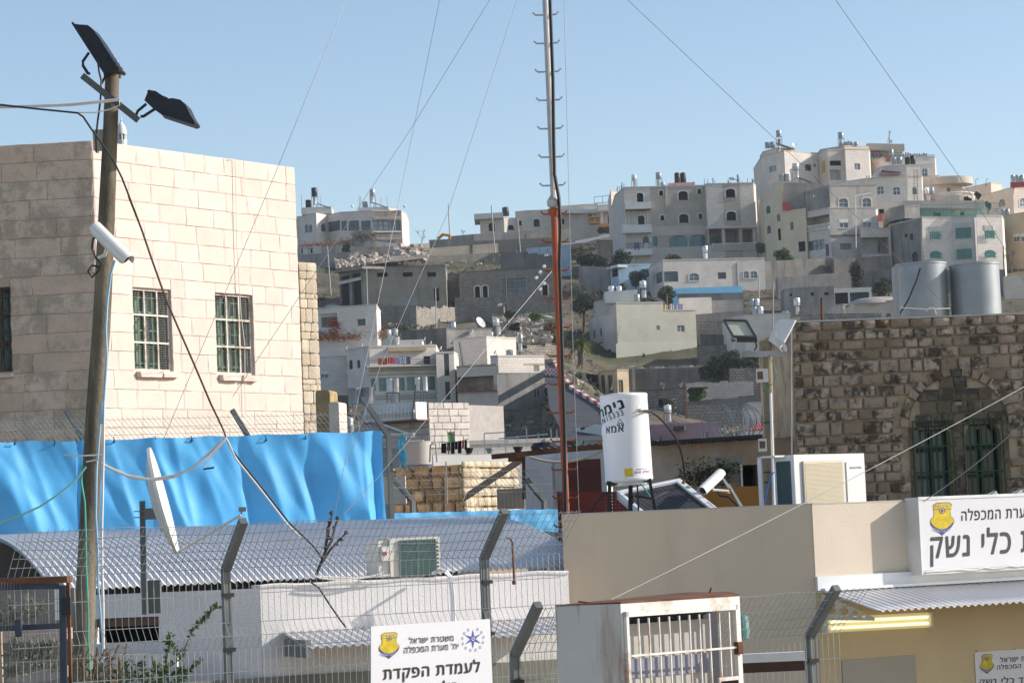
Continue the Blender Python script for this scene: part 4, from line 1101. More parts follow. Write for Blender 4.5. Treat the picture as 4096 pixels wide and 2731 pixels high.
# right-hand hilltop
h = House('tower_house','tallest cream stone apartment tower on the right of the crest','G',[(90,327,403),(268,307,398),(527,307,402),(607,300,399),(735,298,399.6),(745,296,398.5),(932,294,400),(940,294,404)],398,1000,J_PINK,kz=1,back=14,mats={1: J_WHITE,4: J_WHITE,5: J_WHITE})
h.win(0,'r',(150,418,206,466)).win(1,'d',(433,408,482,458),(500,405,516,424)).win(3,'o',(626,378,716,425)).win(3,'o',(626,446,716,530)).win(5,'r',(820,400,864,448)).done()
recess_box(h,3,'G',626,378,716,425,2,FRAME_B); recess_box(h,3,'G',626,446,716,530,1.5,PLASTER_W)
b = MB()
for k in range(11): h.faces[3].pslab(b,'G',626 + 8.4 * k,424,630 + 8.4 * k,445,-.1,.1)
h.faces[3].pslab(b,'G',622,420,720,425,-.15,.15); b.build('balustrade',PLASTER_W,h.root)
m = MB(); h.faces[2].pslab(m,'G',565,380,592,472,.02,.08); m.build('yellow_awning',plain('yellow_cloth',(.45,.36,.12),.9,0,.3,3),h.root)
h.part('drainpipe',FRAME_W,lambda mb: mb.tube([h.faces[1].hit('G',521,350,.15),h.faces[1].hit('G',532,575,.15)],.08,6))
House('roof_room','x','G',[(100,290,403.5),(200,286,400),(360,284,402)],400,325,J_PINK,root=h.root,kz=1,back=5).done()
House('roof_room','x','G',[(553,290,403),(740,268,400),(930,266,402)],400,300,J_PINK,root=h.root,kz=1,back=5).done()
barrel('G',205,140,247,190,402,TANK_G,'grey tank on the highest stand at the left of the tall tower',285); barrel('G',218,208,246,248,402,TANK_G,'small grey cylinder under the highest tank of the tall tower',285,name='water_heater',cat='water heater',dome=False)
barrel('G',118,234,156,282,402,TANK_G,'first squat grey drum at the left corner of the tall tower'); barrel('G',158,231,200,280,402,TANK_G,'second squat grey drum at the left corner of the tall tower')
solar('G',205,236,345,282,399.5,'solar collectors on the left roof of the tall tower'); dish('G',345,258,22,400,.6,.4,'dark dish beside the solar collectors of the tall tower',1)
barrel('G',690,155,735,205,402,TANK_G,'grey tank on a stand over the middle of the tall tower',268); barrel('G',700,212,728,262,402,TANK_S,'bright cylinder under the middle tank of the tall tower',268,name='water_heater',cat='water heater',dome=False)
barrel('G',698,236,733,266,401,TANK_G,'first low drum in the row on the tall tower'); barrel('G',737,232,774,262,401,TANK_G,'second low drum in the row on the tall tower'); barrel('G',780,230,812,260,401,TANK_G,'third low drum in the row on the tall tower'); barrel('G',816,230,848,259,401,TANK_G,'fourth low drum in the row on the tall tower')
dish('G',772,238,16,400.5,-.7,.4,'small dish between the low drums of the tall tower',.5)
# terrace wing behind
h = House('terrace_block','cream block with teal roof terrace and laundry right of the tall tower','G',[(935,362,406),(1028,360,404),(1448,362,405),(1456,362,409)],404,1000,J_PINK,kz=1,back=14,mats={1: J_WHITE})
h.win(1,'A',(1350,440,1392,500)).done()
h.part('stone_band',PLASTER_W,lambda mb: h.faces[1].pslab(mb,'G',1030,402,1448,410,0,.12))
House('roof_storey','x','G',[(930,292,408),(1195,294,408)],408,362,TEALPLASTER,root=h.root,back=8).done()
h.part('roof_slab',J_PINK,lambda mb: mb.obox(P('G',925,292,405.5),P('G',1212,298,405.5) - P('G',925,292,405.5),V((0,9,0)),V((0,0,1.0))))
m = MB(); f = h.faces[1]
for k in range(52): f.pslab(m,'G',935 + 10 * k,338,938 + 10 * k,362,-.2,-.15)
f.pslab(m,'G',933,335,1448,338,-.22,-.12); m.build('terrace_railing',FRAME_T,h.root)
rnd = random.Random(12)
for k in range(20):
 x = (945 + 12 * k) if k < 9 else (1205 + 17.5 * (k - 9)); y0,y1 = 318 + rnd.uniform(-8,6),352 + rnd.uniform(-8,8)
 if k == 1: y0 = 308
 ci = rnd.choice([0,1,2,3,4,7,7,7]); mt = LAUN[2] if k in (3,17) else LAUN[ci]
 m = MB(); a = f.rect('G',x,y0,x + 11,y1); m.grid([[f.pt(a[0] + (a[2] - a[0]) * i / 4,a[1] + (a[3] - a[1]) * j / 2,-.4 + .06 * math.sin(i * 2 + k)) for i in range(5)] for j in range(3)])
 solo(m,'laundry',mt,ORD[k] + ' piece of washing from the left on the teal roof terrace line','laundry','washing on the teal roof terrace')
m = MB(); a = f.rect('G',1062,330,1100,388); f.slab(m,*a,.1,.16); solo(m,'carpet',plain('patterned_carpet',(.28,.09,.05),.9,0,.5,3,stain=(.45,.3,.12),stain_amt=.8,stain_scale=3),'red patterned carpet hanging over the teal roof terrace','carpet')
an = thing('antenna_mast','lattice antenna with white dishes on the cream block roof','antenna',P('G',1085,270,407)); m = MB()
m.bar(P('G',1090,270,407),P('G',1092,145,407),.12); m.bar(P('G',1065,268,407),P('G',1090,190,407),.06); m.build('mast',POLE,an)
m = MB(); FB2 = lambda mb,zn,x0,y0,x1,y1,d,dep: mb.obox(P(zn,x0,y1,d),V((P(zn,x1,y1,d).x - P(zn,x0,y1,d).x,0,0)),V((0,dep,0)),V((0,0,P(zn,x0,y0,d).z - P(zn,x0,y1,d).z)))
FB2(m,'G',1090,145,1104,162,406.9,.3); m.build('panel_antenna',DISHW,an); m = MB(); FB2(m,'G',1094,215,1116,238,406.8,.5); m.build('drum_antenna',DISHW,an)
pole('G',1200,240,1202,275,407,.05,STEEL,'thin rod at the end of the cream block roof slab','roof_rod','rod')
barrel('G',1090,290,1126,340,396,TANK_G,'grey tank standing high before the teal terrace',410); barrel('G',1108,355,1150,408,395,TANK_G,'first grey drum in the row before the teal terrace'); barrel('G',1153,350,1195,404,395,TANK_G,'second grey drum in the row before the teal terrace')
barrel('G',1215,350,1255,408,395,TANK_B,'first black drum in the row before the teal terrace'); barrel('G',1257,338,1300,406,395,TANK_B,'larger black drum at the end of the row before the teal terrace')
# arched-window house in front of it
h = House('arched_window_house','white stone house with arched windows and stepped roof below the teal terrace','G',[(600,550,394),(905,500,389),(1225,505,388),(1345,500,388.6),(1352,502,392)],388,1000,J_WHITE,kz=2,back=9)
h.win(1,'A',(996,577,1050,640),(1121,582,1177,644)).win(2,'n',(1273,585,1307,643)).win(1,'k',(1012,758,1052,850)).done()
House('upper_gable','x','G',[(1020,448,389.5),(1225,418,388.4),(1330,420,388.8)],388.4,505,J_WHITE,root=h.root,kz=1,back=8).done()
h.part('brown_roof_sheet',plain('brown_sheet',(.14,.07,.055),.7,0,.2,1),lambda mb: mb.obox(P('G',1012,492,387.5),P('G',1170,492,387.5) - P('G',1012,492,387.5),P('G',1050,430,391) - P('G',1012,492,387.5),V((0,0,.08))))
h.part('cornice',PLASTER_W,lambda mb: [h.faces[1].pslab(mb,'G',910 + 20 * k,498,922 + 20 * k,512,0,.35) for k in range(16)])['kind'] = 'stuff'
h.part('quoin_strip',PLASTER_W,lambda mb: h.faces[1].pslab(mb,'G',1090,505,1103,690,0,.15))
m = MB(); a = h.faces[1].rect('G',1003,793,1058,852); h.faces[1].slab(m,*a,.4,.5); solo(m,'red_rug',LAUN[2],'red rug hung from the doorway of the arched-window house','rug')
h.part('service_ladder',STEEL,lambda mb: [mb.bar(h.faces[2].hit('G',1285,450,.3),h.faces[2].hit('G',1287,720,.3),.07),mb.bar(h.faces[2].hit('G',1310,450,.3),h.faces[2].hit('G',1315,720,.3),.07)] + [mb.bar(h.faces[2].hit('G',1285,460 + 20 * k,.3),h.faces[2].hit('G',1312,455 + 20 * k,.3),.05) for k in range(13)])
# round balcony house
h = House('round_balcony_house','pale stone house with round corner balcony','G',[(1345,512,396),(1475,512,395),(1660,512,397)],396,900,J_WHITE,back=9)
h.win(1,'n',(1543,588,1573,630)).done()
c0 = h.faces[1].hit('G',1575,600)
for nm,y0,y1,rr in (('round_parapet',503,558,3.4),('round_balcony',655,708,3.6)):
 m = MB(); zb,zt = P('G',1575,y1,394).z,P('G',1575,y0,394).z; cc = V((c0.x,c0.y + .5,zb))
 m.lathe(cc,[(0.1,0),(rr,0),(rr,zt - zb),(rr - .25,zt - zb),(rr - .25,.2),(.1,.2)],32); m.build(nm,J_PINK,h.root)
m = MB(); zb,zt = P('G',1575,655,394).z,P('G',1575,632,394).z
for k in range(30):
 a = -math.pi * k / 29; m.cyl((c0.x + 3.4 * math.cos(a),c0.y + .5 + 3.4 * math.sin(a),zb),(c0.x + 3.4 * math.cos(a),c0.y + .5 + 3.4 * math.sin(a),zt),.1,None,5)
m.tube([(c0.x + 3.4 * math.cos(-math.pi * k / 29),c0.y + .5 + 3.4 * math.sin(-math.pi * k / 29),zt) for k in range(30)],.12,5); m.build('balustrade',PLASTER_W,h.root)
barrel('G',1368,590,1405,640,390,TANK_S,'bright tank on a stand before the round balcony house',720); barrel('G',1398,585,1445,637,391,TANK_G,'grey tank beside the bright one before the round balcony house',720); barrel('G',1385,650,1415,712,390,TANK_S,'bright cylinder under the tanks before the round balcony house',720,name='water_heater',cat='water heater',dome=False)
solar('G',1425,678,1525,716,389,'solar collectors before the round balcony house')
# cream house and stone house in front
h = House('cream_house','yellowish cream plastered house with small arched windows on the right slope','G',[(103,632,384),(190,622,381),(250,618,380.4)],381,1180,PLASTER_CREAM,back=8,kz=1)
h.win(0,'n',(125,730,160,792),(133,885,165,950)).win(1,'n',(212,795,238,852)).win(1,'k',(220,910,242,1002)).done()
House('lower_part','x','G',[(249,782,380.3),(437,765,378)],380.3,1180,PLASTER_CREAM,root=h.root,back=7).win(0,'k',(380,1010,434,1090)).win(0,'n',(315,855,342,920)).done()
House('upper_storey','x','G',[(190,552,381.2),(248,548,380.4)],381.2,640,PLASTER_CREAM,root=h.root,back=6).win(0,'n',(207,622,228,690)).done()
h.part('grey_upper_wall',CONC,lambda mb: mb.obox(P('G',246,770,381),P('G',525,775,381.5) - P('G',246,770,381),V((0,.4,0)),V((0,0,P('G',246,548,381).z - P('G',246,770,381).z))))
m = MB(); FB2(m,'G',255,705,320,770,379,.05); solo(m,'red_cloth',LAUN[2],'small red cloth on the cream house terrace','cloth')
barrel('G',225,488,272,538,384,TANK_G,'left grey drum on the cream house wall',dome=False); barrel('G',272,484,320,538,384,TANK_G,'right grey drum on the cream house wall',dome=False)
barrel('G',330,398,385,448,386,TANK_S,'bright tank on a stand over the cream house',545); barrel('G',348,455,385,512,386,TANK_S,'bright cylinder under the stand over the cream house',545,name='water_heater',cat='water heater',dome=False)
solar('G',385,505,490,548,385,'solar collector over the cream house',2)
h = House('stone_front_house','stone-fronted house with four arched windows and a street pole shadow','G',[(437,760,378.5),(622,752,374.5),(985,748,376.3),(1000,748,380)],374.5,1180,J_WHITE,kz=1,back=9,mats={1: J_GREY,0: J_PINK})
h.win(0,'o',(440,812,622,885)).win(1,'h',(703,838,768,905),(888,835,950,900)).win(0,'s',(455,1003,585,1078)).win(0,'d',(593,1030,620,1128)).win(1,'g',(707,1025,795,1075)).done()
recess_box(h,0,'G',440,812,622,885,2,J_PINK)
us_ = House('upper_storey','x','G',[(437,612,380.5),(620,577,374.7),(985,574,376.4)],374.7,760,J_GREY,root=h.root,kz=1,back=7,mats={0: CONC})
us_.win(1,'A',(697,673,768,742),(880,670,948,742)).done()
b = MB()
for k in range(19): h.faces[0].pslab(b,'G',442 + 10 * k,888,447 + 10 * k,916,.05,.2)
h.faces[0].pslab(b,'G',440,880,625,888,.0,.25); h.faces[0].pslab(b,'G',440,916,625,924,.0,.25); b.build('balustrade',PLASTER_W,h.root)
h.part('stone_band',J_ROUGH,lambda mb: (h.faces[1].pslab(mb,'G',625,958,985,970,0,.12)))
ac = thing('air_conditioner','small air conditioner on the grey wall of the stone-fronted house','air conditioner',P('G',512,690,377)); m = MB(); a = us_.faces[0].rect('G',495,645,528,672); us_.faces[0].slab(m,*a,.05,.5); m.build('case',DISHW,ac)
m = MB(); c = us_.faces[0].pt((a[0] + a[2]) / 2 - .1,(a[1] + a[3]) / 2,.5); m.cyl(c,c + us_.faces[0].n * .02,.22,None,12); m.build('fan',FRAME_D,ac)
pole('G',826,650,832,1060,370,.07,FRAME_W,'thin white pole in front of the four arched windows','pipe_pole'); m = MB(); m.tube([P('G',826,652,370),P('G',900,640,370.5),P('G',945,632,371)],.05,5); m.build('arm',FRAME_W,bpy.data.objects['pipe_pole'])
st = thing('outdoor_stair','steep concrete stair below the stone-fronted house','stair',P('G',470,1245,371))
for k in range(14):
 m = MB(); FB2(m,'G',450 + 12 * k,1235 - 7.5 * k,470 + 12 * k,1250 - 7.5 * k,370.5,1.2); m.build('step',CONC,st)
m = MB(); m.bar(P('G',455,1190,370.4),P('G',625,1085,370.4),.06); m.build('handrail',STEEL,st)
h = House('porch_block','stone block with deep dark porch beside the stone-fronted house','G',[(868,915,374),(1100,905,375)],374,1180,J_PINK,back=6)
h.win(0,'o',(875,978,1090,1110)).done(); recess_box(h,0,'G',875,978,1090,1110,2.5,J_GREY)
m = MB(); h.faces[0].pslab(m,'G',943,1030,1015,1084,-2.45,-2.4); m.build('window',GLASS,h.root); m = MB(); h.faces[0].pslab(m,'G',1030,1030,1062,1080,-2.45,-2.4); m.build('window',GLASS,h.root)
# teal window building
h = House('teal_window_building','grey stone building with turquoise barred windows and green roof railing','G',[(1092,822,376),(1348,828,368),(1582,826,369.5),(1775,826,368.5),(1975,824,370),(1990,824,376)],368,1290,J_WHITE,kz=1,back=12,mats={0: CONC})
RC = ((2,'t',(1614,906,1736,988),(1620,1072,1742,1150)),(1,'t',(1412,937,1490,993)),(1,'T',(1412,1085,1500,1143)),(3,'t',(1840,930,1918,986)),(3,'T',(1838,1078,1925,1138)))
for e,s_,*rs in RC: h.win(e,s_,*rs)
h.win(0,'k',(1212,950,1234,978)).win(0,'d',(1253,950,1278,1000)).win(0,'B',(1268,1092,1318,1175)).done()
WS_T = plain('turquoise_grille',(.10,.36,.32),.5)
for e,s_,*rs in RC:
 for r in rs:
  ff = h.faces[e]; g = MB(); a = ff.rect('G',*r); o_ = .45
  nx,nz = max(4,int((a[2] - a[0]) / .3)),max(3,int((a[3] - a[1]) / .35))
  for k in range(nx + 1):
   s = a[0] + (a[2] - a[0]) * k / nx; ff.slab(g,s - .02,a[1],s + .02,a[3] - (.0 if s_ == 't' else (a[3] - a[1]) * .75 * abs(2 * k / nx - 1) ** 2),o_ - .02,o_ + .02)
  for k in range(nz + 1):
   t = a[1] + (a[3] - a[1]) * k / nz
   if s_ == 'T' and k == nz: continue
   ff.slab(g,a[0],t - .02,a[2],t + .02,o_ - .02,o_ + .02)
  for s in (a[0],a[2]): ff.slab(g,s - .03,a[1],s + .03,a[1] + .06,0,o_); ff.slab(g,s - .03,a[1] + (a[3] - a[1]) * .5,s + .03,a[1] + (a[3] - a[1]) * .5 + .06,0,o_)
  g.build('window_grille',WS_T,h.root)
  if s_ == 't':
   w = MB(); n = int((a[2] - a[0]) / .22)
   for k in range(n): ff.slab(w,a[0] + .22 * k,a[3] + .15,a[0] + .22 * k + .12,a[3] + .85,0,.1)
   w.build('stone_fringe',PLASTER_W,h.root)
h.part('corner_strip',PLASTER_W,lambda mb: h.faces[3].pslab(mb,'G',1768,826,1781,1290,0,.1))
h.part('quoins',PLASTER_W,lambda mb: [h.faces[1].pslab(mb,'G',1345,838 + 16 * k,1354 + 6 * (k % 2),848 + 16 * k,-.02,.14) for k in range(24)])['kind'] = 'stuff'
rs_ = House('roof_storey','x','G',[(1095,738,377),(1210,735,374),(1330,745,375)],374,830,CONC,root=h.root,kz=1,back=8).done()
ts = House('teal_terrace','x','G',[(1215,748,378),(1840,748,378)],378,830,TEALPLASTER,root=h.root,back=6).win(0,'d',(1437,785,1495,828),(1650,780,1680,826)).done()
h.part('roof_slab',J_PINK,lambda mb: mb.obox(P('G',1205,748,375.5),P('G',1838,748,375.5) - P('G',1205,748,375.5),V((0,7,0)),V((0,0,1.05))))
rl = MB()
for e in (1,2,3):
 ff = h.faces[e]; n = int(ff.W / .22)
 for k in range(n + 1):
  s = ff.W * k / n; ff.slab(rl,s - .015,h.zt + .18,s + .015,h.zt + (2.4 if k % 9 == 0 else 1.9),-.2,-.17)
 for zz in (.3,1.1,1.9): ff.slab(rl,0,h.zt + zz,ff.W,h.zt + zz + .05,-.21,-.16)
rl.build('green_railing',FRAME_T,h.root)
m = MB(); a = ts.faces[0].rect('G',1603,755,1643,785); ts.faces[0].slab(m,*a,.02,.35); ac = tag(recenter(m.build('air_conditioner',DISHW)),'air conditioner on the teal terrace wall under the roof slab','air conditioner')
barrel('G',1755,690,1800,718,380,TANK_G,'low grey drum on the teal terrace roof')
# right edge houses
h = House('edge_house','pale pink stone house at the right edge with red parapet on its roof','G',[(1665,632,420),(2060,592,405),(2200,590,407)],405,1000,J_PINK,kz=1,back=12)
h.win(0,'n',(1950,680,2002,738)).win(1,'A',(2112,672,2170,740)).done()
House('roof_room','x','G',[(1655,580,422),(1888,556,415),(1975,558,417)],415,640,J_PINK,root=h.root,kz=1,back=5).done()
h.part('red_parapet',plain('red_paint',(.4,.06,.05),.7),lambda mb: FB2(mb,'G',2045,548,2200,588,404.8,.4))
for k,x in enumerate((2045,2082,2117)): barrel('G',x,490,x + 34,546,409,TANK_G,('first','second','third')[k] + ' grey drum above the red parapet at the right edge')
for k,x in enumerate((1690,1770,1850)):
 m = MB(); m.tube([P('G',x,582,416),P('G',x,530,416),P('G',x + 8,520,416),P('G',x + 22,522,416)],.06,5); solo(m,'bent_pipe',POLE,('first','second','third')[k] + ' bent pipe on the flat roof left of the red parapet','pipe')
tree('G',1670,665,1745,712,392,DARKLEAF,'dark conifer bush behind the teal terrace roof',500,.2,71,'conifer',base=730); tree('G',1765,630,1815,700,393,DARKLEAF,'small spiky conifer above the teal terrace roof',350,.2,72,'conifer',base=730); tree('G',1840,690,1890,770,391,DARKLEAF,'dark narrow tree at the end of the teal terrace roof',350,.2,73,'conifer',base=800)
h = House('tan_edge_house','sandy stone house with arched windows cut by the right edge','G',[(1970,818,382),(2200,822,378)],382,1290,J_TAN,back=10).win(0,'h',(2065,953,2110,1012),(2122,950,2170,1010)).done()
barrel('G',1968,758,2000,806,386,TANK_G,'left grey drum on the sandy stone house'); barrel('G',2002,756,2038,806,386,TANK_G,'right grey drum on the sandy stone house'); dish('G',1940,765,22,388,-.8,.4,'white dish beside the drums on the sandy stone house',1)
bare_tree('G',2050,1260,1040,366,.7,'bare tree in front of the sandy stone house',41,.09)
pole('G',1985,1045,1995,1300,364,.1,BARK,'wooden pole right of the turquoise barred windows','utility_pole')
# dark banks and huts below
for l,a in (('dark stained retaining wall under the outdoor stair',(110,1165,660,1140,1420,362,368,CONC_D)),('tall dark retaining wall under the deep porch',(655,1148,1105,1120,1420,366,369,CONC_D)),('weathered concrete wall above the row of huts',(215,1290,790,1250,1420,352,354,CONC)),
   ('pale block wall at the far right below the bare tree',(1990,1285,2200,1275,1460,350,350,J_PINK)),('dark bank wall behind the big tanks',(780,1240,2000,1230,1480,358,356,CONC_D))):
 boxwall('retaining_wall',l,'G',*a,1.)
tree('G',205,1082,340,1180,366,GREENLEAF,'round bright green shrub below the cream house',1300,.18,74,'shrub','bush',base=1150);
tree('G',780,1180,900,1340,352,DARKLEAF,'dark ivy hanging on the bank left of the porch wall',1100,.2,76,'ivy','ivy',base=1390); tree('G',970,1300,1110,1440,350,DARKLEAF,'dark undergrowth beside the big tanks',900,.2,77,'undergrowth_bush','bush',base=1450)
h = House('concrete_hut','row hut of stained grey concrete with tiny square windows','G',[(268,1392,338),(395,1385,337),(658,1380,337)],338,1530,CONC,back=5).win(0,'k',(308,1418,330,1440)).win(1,'k',(478,1410,502,1438),(582,1408,616,1432)).done()
h = House('garage','white framed garage with dark green gate','G',[(660,1392,338),(950,1386,338)],338,1540,PLASTER_W,back=6).win(0,'k',(667,1412,770,1510)).win(0,'o',(785,1408,935,1500)).done()
m = MB(); ff = h.faces[0]
for k in range(12): ff.pslab(m,'G',786 + 12.4 * k,1408,796 + 12.4 * k,1500,-.3,-.2)
m.build('green_gate',plain('dark_green_paint',(.015,.06,.05),.6),h.root)
h = House('low_wall_house','broken low stone house with yellow lattice below the garage','G',[(640,1520,325),(730,1500,324),(920,1545,325)],325,1640,J_GREY,back=5).done(); h.part('yellow_lattice',plain('yellow_lattice_paint',(.42,.33,.12),.8),lambda mb: h.faces[1].pslab(mb,'G',740,1540,855,1562,0,.06))
boxwall('stone_terrace','coursed stone parapet just behind the dark stone building','J',350,182,915,178,260,300,300,J_ROUGH,.6)
h = House('dome_house','stone house with shallow dome beside the big tanks','J',[(700,118,312),(1040,98,310)],312,220,J_GREY,back=5).win(0,'n',(945,178,985,205)).done()
m = MB(); c = P('J',880,112,314); m.lathe(c,[(3.8,-.2),(3.3,.3),(2.2,.6),(1.,.75),(0,.8)],20); m.build('dome',J_GREY,h.root,True)
# cream block building and the walls below it
h = House('cream_block_house','cream painted blockwork house with large blank wall in the middle of the slope','H',[(500,250,324),(552,240,318),(945,222,320)],318,830,J_CREAM,kz=1,back=11,mats={0: J_PINK})
h.win(1,'r',(890,422,918,458)).done()
rw = House('right_part','x','H',[(944,302,320),(1216,297,321.4)],320,830,J_CREAM,root=h.root,back=10).win(0,'r',(1063,420,1126,475)).done()
h.part('plaster_skirt',plain('cream_render',(.59,.57,.47),.9,0,.08,.3,stain=(.51,.48,.39),stain_amt=.4,stain_scale=.3),lambda mb: h.faces[1].pslab(mb,'H',554,568,1228,815,0,.08))
lw = House('left_wing','x','H',[(335,350,328),(445,336,322),(540,330,320.5)],322,860,J_PINK,root=h.root,kz=1,back=6)
lw.win(0,'n',(360,455,378,526),(415,438,433,513)).win(0,'k',(372,655,386,705),(407,628,445,722)).win(1,'d',(480,622,515,724)).done()
lw.part('stone_band',FRAME_B,lambda mb: lw.faces[0].pslab(mb,'H',340,572,445,582,0,.08))
ub = House('upper_back','x','H',[(372,232,330),(505,220,327)],330,360,J_GREY,root=h.root,back=6).done()
wr = House('roof_room','x','H',[(458,152,327),(730,142,326)],327,235,PLASTER_W,root=h.root,back=5).done()
barrel('H',485,92,540,147,329,TANK_S,'first bright drum on the white roof room of the cream house'); barrel('H',553,92,602,146,329,TANK_S,'second bright drum on the white roof room of the cream house')
barrel('H',750,48,806,108,323,TANK_S,'bright tank on a black stand above the cream house',225); barrel('H',766,128,806,190,323,TANK_S,'bright cylinder inside the black stand above the cream house',225,name='water_heater',cat='water heater',dome=False); barrel('H',705,160,752,222,322,TANK_G,'grey drum left of the black stand on the cream house')
solar('H',815,172,915,216,322,'solar collector on the cream house roof',1)
LW = [(945,965,2),(968,990,0),(992,1006,3),(1008,1028,6),(1032,1045,6),(1060,1085,4),(1092,1114,4)]
for k,(x0,x1,c) in enumerate(LW):
 m = MB(); a = rw.faces[0].rect('H',x0,240 + (k % 3) * 4,x1,300); mt = LAUN[c] if c != 0 else plain('lime_cloth',(.4,.55,.25),.9)
 m.grid([[rw.faces[0].pt(a[0] + (a[2] - a[0]) * i / 4,a[1] + (a[3] - a[1]) * j / 2,-.3 + .06 * math.sin(i * 2 + k)) for i in range(5)] for j in range(3)])
 solo(m,'laundry',mt,('red','lime green','rose','white','narrow white','lilac','pale lilac')[k] + ' cloth on the washing line above the cream blockwork house','laundry','washing above the cream house')
m = MB(); m.tube(sag(P('H',940,240,318.5),P('H',1135,245,318.5),.1),.02,4); solo(m,'washing_line',STEEL,'washing line on the cream blockwork house roof','washing line')
for l,a in (('pale stone wall with the washing line before it',(1080,192,1350,185,300,330,331,J_WHITE)),('blockwork wall right of the washing line',(1350,212,1615,205,300,332,332,J_GREY)),('grey terrace wall behind the cream house',(1215,330,1650,292,430,326,326,CONC)),
   ('dark stone wall in the gap right of the cream house',(1220,395,1500,380,500,322,322,J_ROUGH)),('brown shed wall in the gap right of the cream house',(1260,495,1490,500,600,316,316,CONC_D)),('low pale stone wall below the brown shed wall',(1230,590,1500,580,660,312,312,J_ROUGH))):
 boxwall('terrace_wall',l,'H',*a,.6)
h = House('stone_house','white stone house with tanks behind the lit floodlight','H',[(1490,368,308),(1625,342,304),(2010,330,304)],304,700,J_WHITE,kz=1,back=9).win(0,'d',(1512,490,1550,560)).done()
barrel('H',1668,200,1712,258,312,TANK_G,'grey square-looking tank above the white stone house',325); barrel('H',1712,198,1752,258,312,TANK_S,'bright tank beside it above the white stone house',325); barrel('H',1735,265,1785,325,310,TANK_S,'bright drum standing on the white stone house roof'); barrel('H',1690,268,1732,326,310,TANK_G,'grey drum standing on the white stone house roof')
barrel('H',1940,298,2000,346,309,TANK_G,'low grey drum right of the thin lamp post'); barrel('H',2038,192,2092,256,309,TANK_S,'bright tank on a stand right of the thin lamp post',345); barrel('H',2056,262,2086,328,309,TANK_S,'bright cylinder under the tank right of the thin lamp post',345,name='water_heater',cat='water heater',dome=False); solar('H',2095,290,2160,325,308,'tilted collector on the coursed stone roof',1)
pole('H',1868,60,1864,480,300,.08,POLE,'thin grey lamp post in front of the white stone house','lamp_post'); pole('H',1745,0,1750,195,330,.08,POLE,'thin post before the low white house bay','thin_post'); pole('J',497,70,503,235,60,.03,RUST,'short rusty steel post standing on the dark stone building','steel_post')
# lower slope: dark wall,stone ruins,pink house,red tiled roof
boxwall('dark_wall','long dark grey wall with loose stones along its top','H',660,785,1305,772,1000,296,296,CONC_D,.8)
m = MB(); rnd = random.Random(8)
for _ in range(70):
 x = rnd.uniform(565,1300); c = P('H',x,780 - (x - 660) * .02,296.4); r = rnd.uniform(.15,.45); n0 = len(m.v); m.obox(c - V((r / 2,r / 2,.1)),V((r * 1.3,0,0)),V((0,r,0)),V((0,0,r * .7)))
 for k in range(n0,len(m.v)): m.v[k] += V((rnd.uniform(-.2,.2),rnd.uniform(-.2,.2),rnd.uniform(-.2,.2))) * r
o = struct(m,'coping_stones',ROCK,kind='stuff'); o['label'] = 'loose pale stones along the top of the dark wall'; o['category'] = 'stones'
for l,a in (('ladder-like steel frame on the dark grey wall',690),):
 m = MB(); m.bar(P('H',690,775,295),P('H',697,965,295),.1); m.bar(P('H',703,775,295),P('H',710,965,295),.1)
 for k in range(11): m.bar(P('H',691 + k * .6,785 + 17 * k,295),P('H',704 + k * .6,785 + 17 * k,295),.06)
 solo(m,'lattice_post',POLE,l,'post')
h = House('gate_house','small tan gatehouse with two doors at the street corner','H',[(415,815,292),(560,800,290),(655,790,291)],290,1020,J_TAN,kz=1,back=6).win(0,'b',(425,835,460,990),(485,835,525,985)).win(1,'b',(572,875,612,980)).done()
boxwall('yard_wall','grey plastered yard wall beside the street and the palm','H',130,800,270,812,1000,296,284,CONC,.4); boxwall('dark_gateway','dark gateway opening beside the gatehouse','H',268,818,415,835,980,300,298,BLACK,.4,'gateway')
pt = thing('palm_tree','shaggy palm with yellow-green fronds beside the street','palm',P('H',250,800,305)); m = MB(); m.tube([P('H',255,810,305),P('H',262,700,305),P('H',250,580,305)],[.35,.4,.45],8); m.build('trunk',BARK,pt)
m = MB(); rnd = random.Random(13); c = P('H',248,570,305)
for k in range(46):
 a,e = rnd.uniform(0,math.tau),rnd.uniform(-.5,1.3); L = rnd.uniform(1.6,2.9)
 dr = V((math.cos(a) * math.cos(e),math.sin(a) * math.cos(e),math.sin(e))); pts = [c + dr * L * t - V((0,0,1.2 * t * t)) for t in (0,.35,.7,1)]
 sd = dr.cross(V((0,0,1))).normalized()
 for i in range(3): m.face([pts[i] - sd * .28 * (1 - i / 3),pts[i] + sd * .28 * (1 - i / 3),pts[i + 1] + sd * .28 * (1 - (i + 1) / 3) + V((0,0,.05)),pts[i + 1] - sd * .28 * (1 - (i + 1) / 3)])
m.build('fronds',PALM,pt)
tree('H',150,110,410,330,336,OLIVE,'large olive tree on the slope right of the orange mast',2600,.17,81,'olive_tree',base=360); tree('H',920,78,1030,190,336,OLIVE,'olive tree behind the cream house roof',900,.15,82,'olive_tree',base=210)
tree('H',540,65,645,145,336,OLIVE,'olive top behind the white roof room',800,.15,83,'olive_tree',base=180)
tree('H',1255,640,1500,880,293,DARKLEAF,'broad dark olive tree below the cream house corner',2400,.16,84,'olive_tree',base=900); tree('H',1440,640,1620,850,292,OLIVE,'grey-green olive tree in the middle of the grove',1900,.16,85,'olive_tree',base=890); tree('H',1590,650,1780,800,291,OLIVE,'grey-green olive tree nearest the wooden floodlight post',1700,.16,86,'olive_tree',base=860)
tree('H',20,470,130,560,300,GREENLEAF,'weedy green bush left of the palm',700,.15,87,'bush','bush',base=600)
